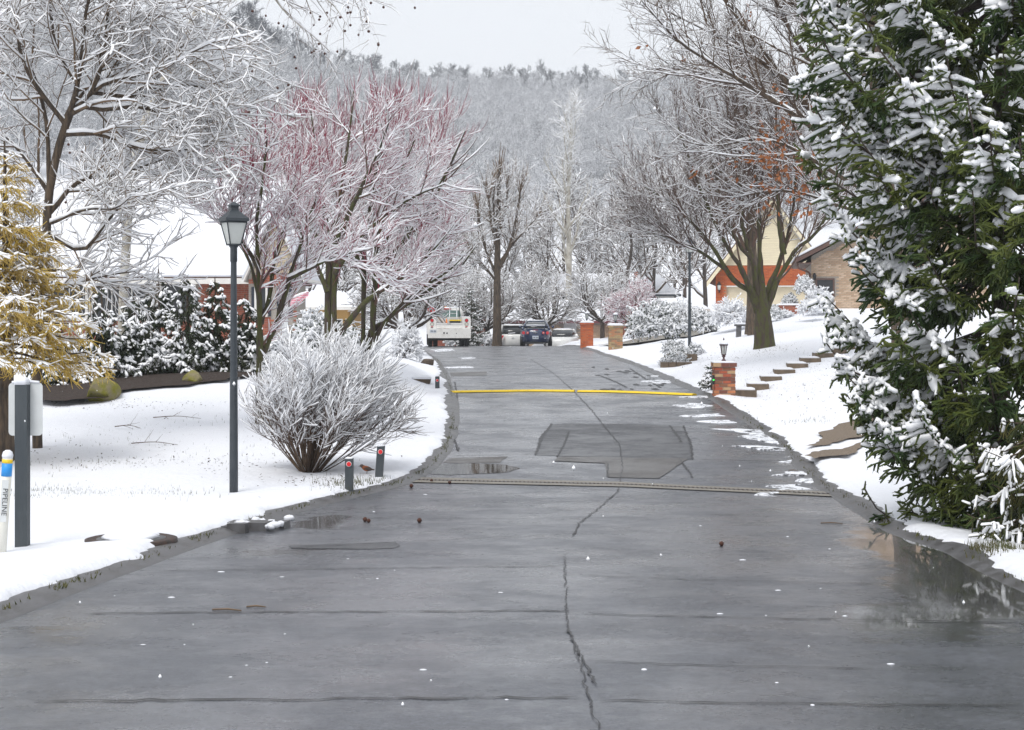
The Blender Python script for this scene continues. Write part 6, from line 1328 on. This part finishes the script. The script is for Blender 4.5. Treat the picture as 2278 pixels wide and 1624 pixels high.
# sign seen from behind on a slate post, left edge
x, d = (50 - 1139) * 15 / FPX, 15.0; z = G(x, d); zt = CAMZ - 155 * d / FPX; w = .053
sg = empty('road_sign', (x, d, z), 'back of a white road sign on a square slate post, left edge', 'sign')
boxpart('post', POSTG, sg, x - w, x + w, d - w, d + w, z - .2, zt)
sx0, sx1, sz0, sz1 = (15 - 1139) * d / FPX, (91 - 1139) * d / FPX, CAMZ - 270 * d / FPX, CAMZ - 152 * d / FPX
rc = .035; pr = []
for cx, cz, a0 in ((sx1 - rc, sz1 - rc, 0), (sx0 + rc, sz1 - rc, 90), (sx0 + rc, sz0 + rc, 180), (sx1 - rc, sz0 + rc, 270)):
    pr += [(cx + rc * math.cos(R_(a0 + t)), cz + rc * math.sin(R_(a0 + t))) for t in (0, 22, 45, 68, 90)]
part('sign_plate', SIGNB, sg, lambda g: g.prism(pr, 'y', d + w + .001, d + w + .005))
part('snow_cap', SNOW, sg, lambda g: zz_snow(g, x - .005, d, zt, w * 1.15, .06))
part('plate_snow', SNOW, sg, lambda g: g.tube(catmull([(sx0 + .03, d + w + .003, sz1 + .004), ((sx0 + sx1) / 2, d + w + .003, sz1 + .012), (sx1 - .03, d + w + .003, sz1 + .004)], 8), .012, 6))
# pipeline marker
d = 14.6; xb_, xt_ = (2 - 1139) * d / FPX, (17 - 1139) * d / FPX; zb_, zt_ = G(xb_, d), CAMZ - 318 * d / FPX
pm = empty('pipeline_marker', (xb_, d, zb_), 'leaning white pipeline marker post with blue and yellow top, left edge', 'marker post')
ax = np.array([xt_ - xb_, 0, zt_ - zb_]); P0 = np.array([xb_, d, zb_]); r = .043
seg = lambda a, b, rr=r: (lambda g: g.tube([P0 + ax * a, P0 + ax * b], rr, 18))
part('tube', PVC, pm, seg(-.15, 1.0)); part('blue_band', BLUEM, pm, seg(.815, .945, r + .002)); part('yellow_band', YELM, pm, seg(.9455, .985, r + .002))
part('snow_cap', SNOW, pm, lambda g: g.lathe([(r * 1.02, zt_ - .003), (r * 1.12, zt_ + .02), (r * .9, zt_ + .05), (r * .4, zt_ + .065)], xt_, d, 14))
cu = bpy.data.curves.new('lettering', 'FONT'); cu.body = 'PIPELINE'; cu.size = .062; cu.align_x = 'CENTER'; cu.align_y = 'CENTER'; cu.extrude = .0008
to = bpy.data.objects.new('lettering', cu); COL.objects.link(to); dg = bpy.context.evaluated_depsgraph_get(); tme = bpy.data.meshes.new_from_object(to.evaluated_get(dg)); bpy.data.objects.remove(to)
tm = bpy.data.objects.new('lettering', tme); COL.objects.link(tm); tme.materials.append(DARKM); tm.parent = pm; tm.location = ax * .56 + np.array([.012, -r - .0015, 0]); tm.rotation_euler = (R_(90), R_(90) + math.atan2(ax[0], ax[2]), 0)
part('label', SIGNB, pm, lambda g: g.add([P0 + ax * a + np.array([o, -r - .0005, 0]) for a in (.36, .78) for o in (-.022, .036)], [(0, 1, 3, 2)], 0, False))

# speed bumps
for k, (pts, lab) in enumerate([([(1003, 874), (1090, 871.5), (1180, 870), (1278, 871)], 'yellow speed bump across the left lane'), ([(1285, 871.5), (1370, 872.5), (1460, 875.5), (1545, 879.5)], 'yellow speed bump across the right lane')]):
    q = np.array([onroad(*p) for p in pts]); P = catmull(np.column_stack([q, np.zeros(len(q))]), 30); t = norm(np.gradient(P, axis=0)); nn = np.stack([-t[:, 1], t[:, 0], t[:, 2] * 0], 1)
    prof = [(-.13, .0), (-.1, .024), (-.05, .04), (0, .044), (.05, .04), (.1, .024), (.13, .0)]
    v = np.array([[P[i] + nn[i] * o + [0, 0, rz1(P[i, 0], P[i, 1]) + .003 + h] for o, h in prof] for i in range(30)]).reshape(-1, 3); i = np.arange(30 * 7).reshape(30, 7)
    g = Geo().add(v, np.stack([i[:-1, :-1], i[:-1, 1:], i[1:, 1:], i[1:, :-1]], -1).reshape(-1, 4)); g.f.append(([list(range(7)), list(range(203, 210))[::-1]], 0, False))
    e = empty('speed_bump', (float(P[15, 0]), float(P[15, 1]), rz1(P[15, 0], P[15, 1])), lab, 'speed bump', 'yellow speed bumps'); g.build('ridge', BUMPY, e)
    dx = part('asphalt_edge', CRACK, e, lambda g: g.add(np.array([[P[i] + nn[i] * o + [0, 0, rz1(P[i, 0], P[i, 1]) + .012 * 0 + .0075] for o in (-.16, -.125)] for i in range(30)]).reshape(-1, 3), [(2 * i, 2 * i + 1, 2 * i + 3, 2 * i + 2) for i in range(29)]))

# brick pillars
def pillar(px, base_y, top_y, d, wpx, m, label, lantern=False, soldier=True):
    x = (px - 1139) * d / FPX; w = wpx * d / FPX; z0 = CAMZ - (base_y - 700) * d / FPX; z1 = CAMZ - (top_y - 700) * d / FPX
    e = empty('brick_pillar', (x, d + w / 2, z0), label, 'pillar', 'brick pillars along the right kerb'); bl0 = np.array(WL[e.name])
    boxpart('core', MORT, e, x - w / 2 + .012, x + w / 2 - .012, d + .012, d + w - .012, z0 - .3, z1 - .09)
    n = max(8, int(round((z1 - .1 - z0 + .2) / .073))); bh = (z1 - .1 - z0 + .2) / n; L = (w - .1) / 2; me = unit_box('p%.3f' % L + m.name, L - .011, .1, bh - .011, m)
    cx, cy = x, d + w / 2; hw = w / 2; rg = random.Random(int(px))
    for r in range(n):
        z = z0 - .2 + (r + .5) * bh; fl = r % 2
        for s in range(4):
            for k in range(2):
                u = -hw + L * (k + .5) + (.1 if fl else 0); p = [(u, -hw + .05), (hw - .05, u), (-u, hw - .05), (-hw + .05, -u)][s]
                o = bpy.data.objects.new('brick', me); COL.objects.link(o); o.parent = e; j = rg.uniform(-.003, .003)
                o.location = np.array([cx + p[0] + j, cy + p[1] + j, z]) - bl0; o.rotation_euler = (0, 0, s * math.pi / 2)
    me2 = unit_box('c%.3f' % w + m.name, (w + .06) / 3 - .01, .14, .085, m)
    cp = boxpart('cap', MORT, e, x - hw - .02, x + hw + .02, d - .02, d + w + .02, z1 - .09, z1 - .005)
    for s in range(4):
        for k in range(3):
            u = -hw - .03 + (w + .06) * (k + .5) / 3; p = [(u, -hw + .04), (hw - .04, u), (-u, hw - .04), (-hw + .04, -u)][s]
            if s in (1, 3) and k in (0, 2): continue
            o = bpy.data.objects.new('brick', me2); COL.objects.link(o); o.parent = cp; o.location = np.array([cx + p[0], cy + p[1], z1 - .0465]) - bl0; o.rotation_euler = (0, 0, s * math.pi / 2)
    part('snow_cap', SNOW, e, lambda g: snowslab(g, (x - hw - .03, d - .03, z1 - .002), (x + hw + .03, d - .03, z1 - .002), (x + hw + .03, d + w + .03, z1 - .002), (x - hw - .03, d + w + .03, z1 - .002), .035 if d < 45 else .09, n=8, m=8))
    return e, (cx, cy, z1)
PURP = mat('lantern_maroon', (.06, .022, .024), .45)
def post_lantern(loc, label, m=PURP, s=1.0):
    x, y, z = loc; z += .02; e = empty('pillar_lantern', (x, y, z), label, 'lantern')
    part('stem', m, e, lambda g: g.lathe([(.055 * s, z), (.05 * s, z + .03 * s), (.022 * s, z + .06 * s), (.022 * s, z + .09 * s), (.045 * s, z + .12 * s), (.02 * s, z + .15 * s)], x, y, 12))
    ca = part('cage', m, e, lambda g: ([g.tube([(x + .045 * s * math.cos(a), y + .045 * s * math.sin(a), z + .15 * s), (x + .08 * s * math.cos(a), y + .08 * s * math.sin(a), z + .36 * s)], .008 * s, 5) for a in [R_(30 + 60 * k) for k in range(6)]], g.lathe([(.05 * s, z + .14 * s), (.052 * s, z + .16 * s)], x, y, 6), g.lathe([(.095 * s, z + .355 * s), (.1 * s, z + .38 * s), (.05 * s, z + .43 * s), (.02 * s, z + .45 * s)], x, y, 6)))
    part('glass', FROST, ca, lambda g: g.lathe([(.043 * s, z + .163 * s), (.074 * s, z + .352 * s)], x, y, 6, smooth=False))
    part('snow_cap', SNOW, e, lambda g: g.lathe([(.098 * s, z + .382 * s), (.09 * s, z + .41 * s), (.045 * s, z + .45 * s), (.015 * s, z + .47 * s)], x, y, 12))
    part('finial', m, e, lambda g: g.lathe([(.01 * s, z + .46 * s), (.016 * s, z + .5 * s), (.004 * s, z + .53 * s)], x, y, 8))
    return e
p1_, t1 = pillar(1613, 892, 807, 37.6, 47, BRM, 'nearest brick pillar, mottled red-brown, with a lantern on top')
post_lantern(t1, 'maroon lantern with snow on its cap, on the nearest brick pillar')
bxx = (1588 - 1139) * 37.6 / FPX; bz = CAMZ - 145 * 37.6 / FPX
kp = empty('meter_box', (bxx, 37.65, bz), 'small dark box with a green light on the side of the nearest pillar', 'box')
boxpart('case', DARKM, kp, bxx - .035, bxx + .012, 37.56, 37.75, bz - .1, bz + .1); part('green_light', mat('led_green', (.02, .6, .05), .4, emit=(.05, .9, .1, 1.2)), kp, lambda g: disc(g, bxx - .012, 37.559, bz, .018, .012))
p2_, t2 = pillar(1370, 785, 724, 70, 31, BRY, 'yellow-brown brick pillar in the middle of the three')
post_lantern(t2, 'small lantern on the yellow-brown pillar', SLATE, 1.1)
p3_, t3 = pillar(1306, 770, 718, 81, 28, BRO, 'farthest brick pillar, bright orange-red')
post_lantern(t3, 'small lantern on the farthest orange pillar', SLATE, 1.1)

# stone steps climbing the right lawn
sp = [(1655, 884, 38.6), (1683, 868, 39.4), (1712, 855, 40.1), (1742, 842, 40.8), (1771, 828, 41.5), (1800, 814, 42.2), (1829, 800, 42.9), (1858, 785, 43.6), (1892, 772, 44.3)]
st = empty('garden_steps', base(1655, 38.6), 'flight of brown stone steps with snow on the treads, climbing the right lawn', 'steps')
for k, (px, py, d) in enumerate(sp):
    p = W(px, py, d); p[2] = G(p[0], d - .2); zt = p[2] + .15; zb = p[2] - .25; w = .42; dp = .5
    s_ = part('step', STONE, st, lambda g: g.prism([(p[0] - w * .5, d - .12), (p[0] + w * .62, d - .2), (p[0] + w * .75, d + dp), (p[0] - w * .4, d + dp)], 'z', zb, zt))
    part('snow_cap', SNOW, s_, lambda g: snowslab(g, (p[0] - w * .48, d - .07, zt - .002), (p[0] + w * .55, d - .14, zt - .002), (p[0] + w * .75, d + dp, zt - .002), (p[0] - w * .4, d + dp, zt - .002), .045, n=7, m=6, seed=k))
# retaining blocks of the tiered planter, bench, rocks
for k, (a, b_, py, d, hpx) in enumerate([(1470, 1540, 818, 50.3, 12), (1478, 1552, 800, 51.8, 12)]):
    x0, x1 = (a - 1139) * d / FPX, (b_ - 1139) * d / FPX; z0 = CAMZ - (py - 700) * d / FPX - .2; z1 = z0 + .2 + hpx * d / FPX
    e = empty('planter_edging', (x0, d, z0), ['lower stone edging of the tiered planter', 'upper stone edging of the tiered planter'][k], 'edging')
    n = 4
    for j in range(n): xa_, xb2 = x0 + (x1 - x0) * j / n, x0 + (x1 - x0) * (j + 1) / n; boxpart('stone', STONE, e, xa_ + .006, xb2 - .006, d + .03 * (j % 2), d + .25, z0, z1)
x, d = (1655 - 1139) * 61 / FPX, 61; z = G(x, d); bn = empty('stone_bench', (x, d, z), 'snow-topped grey stone bench beside the trunk', 'bench')
boxpart('seat', SLATE if False else KERB, bn, x - .33, x + .33, d - .18, d + .18, z + .36, z + .43)
for s in (-1, 1): part('leg', KERB, bn, lambda g: g.prism([(x + s * .2 - .08, z - .1), (x + s * .2 + .08, z - .1), (x + s * .2 + .1, z + .36), (x + s * .2 - .06, z + .36)], 'y', d - .14, d + .14))
part('snow_cap', SNOW, bn, lambda g: snowslab(g, (x - .33, d - .18, z + .43), (x + .33, d - .18, z + .43), (x + .33, d + .18, z + .43), (x - .33, d + .18, z + .43), .06, n=8, m=6))
def rock(name, px, d, wpx, hpx, m, label, seed, dep=.7, sink=.08):
    b = base(px, d); rw, rh = wpx * d / FPX / 2, hpx * d / FPX; rg = np.random.default_rng(seed); bm = bmesh.new(); bmesh.ops.create_icosphere(bm, subdivisions=4, radius=1)
    pl_ = norm(rg.normal(size=(9, 3))); off = rg.uniform(.6, .88, 9)
    for v in bm.verts:
        p = np.array(v.co)
        for n_, o_ in zip(pl_, off):
            s = p @ n_
            if s > o_: p = p - n_ * (s - o_) * .9
        p = p * (1 + .05 * float(vnoise(np.array([p[0] * 4 + seed]), np.array([p[1] * 4 + p[2] * 3]), seed)[0])); v.co = (p[0] * rw, p[1] * rw * dep, p[2] * rh * .62)
    me = bpy.data.meshes.new(name); bm.to_mesh(me); bm.free(); me.materials.append(m); [setattr(p, 'use_smooth', True) for p in me.polygons]
    o = bpy.data.objects.new(name, me); COL.objects.link(o); o.location = (b[0], b[1], b[2] + rh * (.5 - sink)); o.rotation_euler = (0, 0, seed); tag(o, label, 'rock'); return o
rock('boulder', 227, 32.6, 95, 50, ROCKM, 'large moss-covered yellowish boulder in the mulch bed', 1)
rock('boulder', 428, 34.2, 62, 32, ROCKM, 'smaller mossy boulder left of the lamp post', 2)
rock('rock', 952, 51, 40, 16, ROCKB, 'long brown rock at the left kerb before the truck', 4)
x, d = hit(937, 850); z = G(x, d); eg = empty('edging_stone', (x, d, z), 'flat grey-brown edging stone half under snow by the far reflector post', 'stone'); part('block', ROCKB, eg, lambda g: g.prism([(x - .24, z - .05), (x + .2, z - .05), (x + .22, z + .06), (x - .22, z + .07)], 'y', d, d + .4)); part('snow_cap', SNOW, eg, lambda g: snowslab(g, (x - .23, d - .01, z + .065), (x + .22, d - .01, z + .062), (x + .22, d + .42, z + .062), (x - .23, d + .42, z + .065), .08, n=7, m=6))
# manhole cover and storm drain at the left kerb
x, d = hit(292, 1203); z = G(x, d) + .028
mh = empty('manhole_cover', (x, d, z), 'round iron manhole cover half covered by snow on the left verge', 'manhole')
part('rim', IRON, mh, lambda g: g.lathe([(.4, z - .08), (.4, z - .012), (.37, z - .004), (.33, z - .008), (.3, z - .008)], x, d, 32)); part('lid', KERB, mh, lambda g: g.lathe([(.3, z - .03), (.3, z - .006), (.05, z - .005)], x, d, 28))
part('snow_patch', SNOW, mh, lambda g: g.lathe([(.26, z - .003), (.22, z + .02), (.14, z + .035), (.03, z + .04)], x - .02, d + .05, 12))
x, d = onroad(545, 1182); z = rz1(x, d); rg = np.random.default_rng(5)
sd = empty('storm_drain', (x, d, z), 'broken kerb inlet with dark stones and clumps of snow', 'drain')
for k, (dx, dy, w, h) in enumerate([(-.25, .0, .2, .07), (.02, .2, .22, .08), (.2, .38, .18, .06), (-.05, -.12, .1, .1)]):
    part('stone', KERB, sd, lambda g: g.prism([(x + dx - w, d + dy - w * .5), (x + dx + w * .8, d + dy - w * .6), (x + dx + w, d + dy + w * .5), (x + dx - w * .8, d + dy + w * .6)], 'z', z - .05, z + h))
for k in range(17):
    a = rg.uniform(.02, .05); cx, cy = x + rg.uniform(-.35, .35), d + rg.uniform(-.2, .5); cy = cy + (cx - x) * .6
    c_ = Geo().lathe([(a * .8, z + .03), (a * 1.1, z + .05 + a * .3), (a * .8, z + .05 + a * .7), (a * .25, z + .05 + a * .9)], cx, cy, 9); vv = c_.v[-1]; vv += rg.normal(size=vv.shape) * a * .13; vv[:, 0] = cx + (vv[:, 0] - cx) * rg.uniform(.8, 1.9); c_.build('snow_clump', SNOW, sd)
# robin on the snow
x, d = hit(816, 1058); z = G(x, d) + .03; FEA = mat('feather_brown', (.07, .045, .035), .8); BRE = mat('breast_orange', (.3, .09, .03), .8)
rb_ = empty('robin', (x, d, z), 'small brown robin with orange breast standing on the snow by the posts', 'bird')
sec = [(-.105, .055, .006), (-.07, .06, .012), (-.045, .066, .024), (-.015, .07, .034), (.015, .078, .036), (.04, .092, .03), (.055, .108, .024), (.07, .118, .024), (.085, .118, .017), (.094, .115, .006), (.112, .112, .002)]
P = np.array([[x - s[0], d, z + s[1] * .85] for s in sec]); v, q = tubes(P[None], np.array([[s[2] for s in sec]]), 12)
mi = np.where(((np.arange(len(q)) // 12) >= 3) & ((np.arange(len(q)) // 12) <= 5), 1, 0); g = Geo(); 
for m_ in (0, 1): g2 = g.add(v, q[(mi == m_)], m_)
g.build('body', [FEA, BRE], rb_); part('leg', TWIGT, rb_, lambda g: g.tube([(x + .004, d - .012, z + .04), (x, d - .012, z - .02)], .0025, 5)); part('leg', TWIGT, rb_, lambda g: g.tube([(x + .004, d + .012, z + .04), (x, d + .012, z - .02)], .0025, 5))
part('wing', FEA, rb_, lambda g: (lambda b0: (g.tube([(x + .06, d - .028, z + .052), (x + .01, d - .036, z + .066), (x - .03, d - .03, z + .07)], [.004, .02, .012], 8)))(0))
# ------------------------------------------------------------------ litter on road and lawn
rg = np.random.default_rng(8)
for k, (px, py, kind) in enumerate([(845, 1082, 0), (915, 1085, 0), (820, 1162, 0), (812, 1160, 0), (933, 1163, 0), (1605, 1215, 0), (960, 1072, 0), (1000, 1076, 0)]):
    x, d = onroad(px, py); z = rz1(x, d); a = .02 + .008 * rg.random()
    o = part('seed_ball', SEED, None, lambda g: g.lathe([(a * .4, 0), (a, a * .8), (a * .8, a * 1.5), (a * .2, a * 1.9)], 0, 0, 9)); o.location = (x, d, z); tag(o, 'fallen dark seed ball lying on the wet road', 'seed ball', 'fallen seed balls on the road')
for k, (px, py, ln, lab) in enumerate([(505, 1360, .2, 'longest reddish stick on the road near the front joint'), (570, 1353, .13, 'shorter reddish stick right beside the longest one'), (1765, 1047, .14, 'small dark stick on the road near the right verge'), (1850, 1165, .22, 'thin twig lying on the road below the spruce')]):
    x, d = onroad(px, py); z = rz1(x, d) + .012; a = rg.uniform(-.2, .2)
    o = part('fallen_stick', TWIGT, None, lambda g: g.tube([(-ln / 2, 0, 0), (0, .01, .004), (ln / 2, -.01, 0)], [.005, .006, .004], 6)); o.location = (x, d, z - .006); o.rotation_euler = (0, 0, a); tag(o, lab, 'stick')
for k, (px, py, ln, lab) in enumerate([(660, 1628 - 0, .0, ''), (395, 937, .9, 'forked bare branch fallen on the snow left of the lamp post'), (285, 958, .5, 'short thin branch fallen on the snow below the boulder'), (345, 996, .8, 'long thin branch fallen on the open snowy lawn')][1:]):
    x, d = hit(px, py); z = G(x, d) + .05; T = limb([(x - ln / 2, d + .1, z), (x, d, z + .03), (x + ln / 2, d - .2, z)], .009, .003, 8); B = grow(rg, *T, 4, .2, .9, (30, 60), (.15, .35), .2, 3, .15, .05, .6, .002)
    g = Geo(); v, q = tubes(*T, 5); g.add(v, q); v, q = tubes(*B, 4); g.add(v, q); tag(g.build('fallen_branch', TWIG), lab, 'branch')
def litter(name, m, zones, size, label, seed, flat=True, cat='leaves', lift=.035):
    rg = np.random.default_rng(seed); pts = []
    for (cx, cy, sx, sy, n) in zones:
        for _ in range(n):
            x, d = hit(cx + rg.normal() * sx, cy + rg.normal() * sy)
            if XL(d) + .05 < x + 0 and x < XR(d) - .05: continue
            pts.append((x, d, G(x, d) + lift))
    c = np.array(pts); n = len(c)
    if flat:
        a = norm(np.column_stack([rg.normal(size=(n, 2)), rg.normal(size=n) * .25])); b = norm(np.cross(a, [0, 0, 1.0]) + rg.normal(size=(n, 3)) * .25)
        s = rg.uniform(*size, (n, 1)); v = np.stack([c - a * s, c + b * s * .5, c + a * s, c - b * s * .5], 1).reshape(-1, 3); f = np.arange(n * 4).reshape(-1, 4)
    else:
        h = rg.uniform(*size, (n, 1)); up = norm(np.column_stack([rg.normal(size=(n, 2)) * .5, np.ones(n)])); sd_ = norm(np.column_stack([rg.normal(size=(n, 2)), np.zeros(n)])) * .004
        v = np.stack([c - sd_ - [0, 0, .04], c + sd_ - [0, 0, .04], c + up * h], 1).reshape(-1, 3); f = np.arange(n * 3).reshape(-1, 3)
    return tag(Geo().add(v, f, 0, False).build(name, m), label, cat, kind='stuff')
litter('leaf_litter', BARKD, [(330, 1035, 160, 12, 260), (250, 900, 120, 8, 200), (1740, 778, 25, 6, 90), (1700, 790, 25, 6, 50), (1760, 830, 70, 22, 420), (1600, 800, 40, 14, 160), (1800, 720, 50, 14, 220), (1750, 900, 80, 25, 140), (500, 1040, 60, 10, 30), (700, 1075, 70, 8, 120), (400, 1000, 200, 40, 160), (850, 960, 60, 40, 40)], (.012, .03), 'dark leaf scraps showing through the snow', 3)
GRASS = mat('grass_winter', (.1, .085, .03), .8, (.06, .075, .02), 6)
litter('grass_tufts', GRASS, [(200, 1100, 110, 7, 900), (1720, 830, 90, 30, 500), (350, 980, 200, 40, 500), (790, 1078, 50, 8, 500), (1810, 940, 50, 6, 120), (2230, 1222, 60, 6, 700), (330, 1040, 150, 8, 150), (1700, 800, 40, 10, 150)], (.015, .05), 'blades of grass poking through thin snow', 4, False, 'grass')
MOSS = mat('moss_edge', (.06, .075, .012), .9, (.1, .09, .03), 12)
rg = np.random.default_rng(14); dd = np.concatenate([rg.uniform(8, 34, 1500) // 1.7 * 1.7 + np.abs(rg.normal(size=1500)) * .5, rg.uniform(20, 60, 500)]); left = rg.random(len(dd)) < .65; xx = np.where(left, XL(dd) + rg.normal(size=len(dd)) * .03 + .05, XR(dd) - .05 + rg.normal(size=len(dd)) * .03)
c = np.column_stack([xx, dd, zroad(dd) + .05]); n = len(c); h = rg.uniform(.015, .04, (n, 1)); up = norm(np.column_stack([rg.normal(size=(n, 2)) * .8, np.ones(n)])); s_ = norm(np.column_stack([rg.normal(size=(n, 2)), np.zeros(n)])) * .008
tag(Geo().add(np.stack([c - s_ - [0, 0, .02], c + s_ - [0, 0, .02], c + up * h], 1).reshape(-1, 3), np.arange(n * 3).reshape(-1, 3), 0, False).build('kerb_moss', MOSS), 'moss and dead grass along the kerb under the snow edge', 'moss', kind='stuff')
# falling snow
rg = np.random.default_rng(15); n = 420; dd = rg.uniform(4, 45, n); px = rg.uniform(-60, 2340, n); py = rg.uniform(-40, 1660, n)
c = np.column_stack([(px - 1139) * dd / FPX, dd, CAMZ - (py - 700) * dd / FPX]); k = c[:, 2] > zroad(dd) + .4; c = c[k]; n = len(c); a = rg.uniform(.0025, .006, (n, 1, 1))
oc = np.array([(1, 0, 0), (-1, 0, 0), (0, 1, 0), (0, -1, 0), (0, 0, 1.6), (0, 0, -1.6)], float)[None]; v = (c[:, None] + oc * a).reshape(-1, 3); f = np.array([(0, 2, 4), (2, 1, 4), (1, 3, 4), (3, 0, 4), (2, 0, 5), (1, 2, 5), (3, 1, 5), (0, 3, 5)])
tag(Geo().add(v, (np.arange(n)[:, None, None] * 6 + f[None]).reshape(-1, 3)).build('falling_snow', SNOWT), 'snowflakes drifting down over the road', 'snowflakes', kind='stuff')
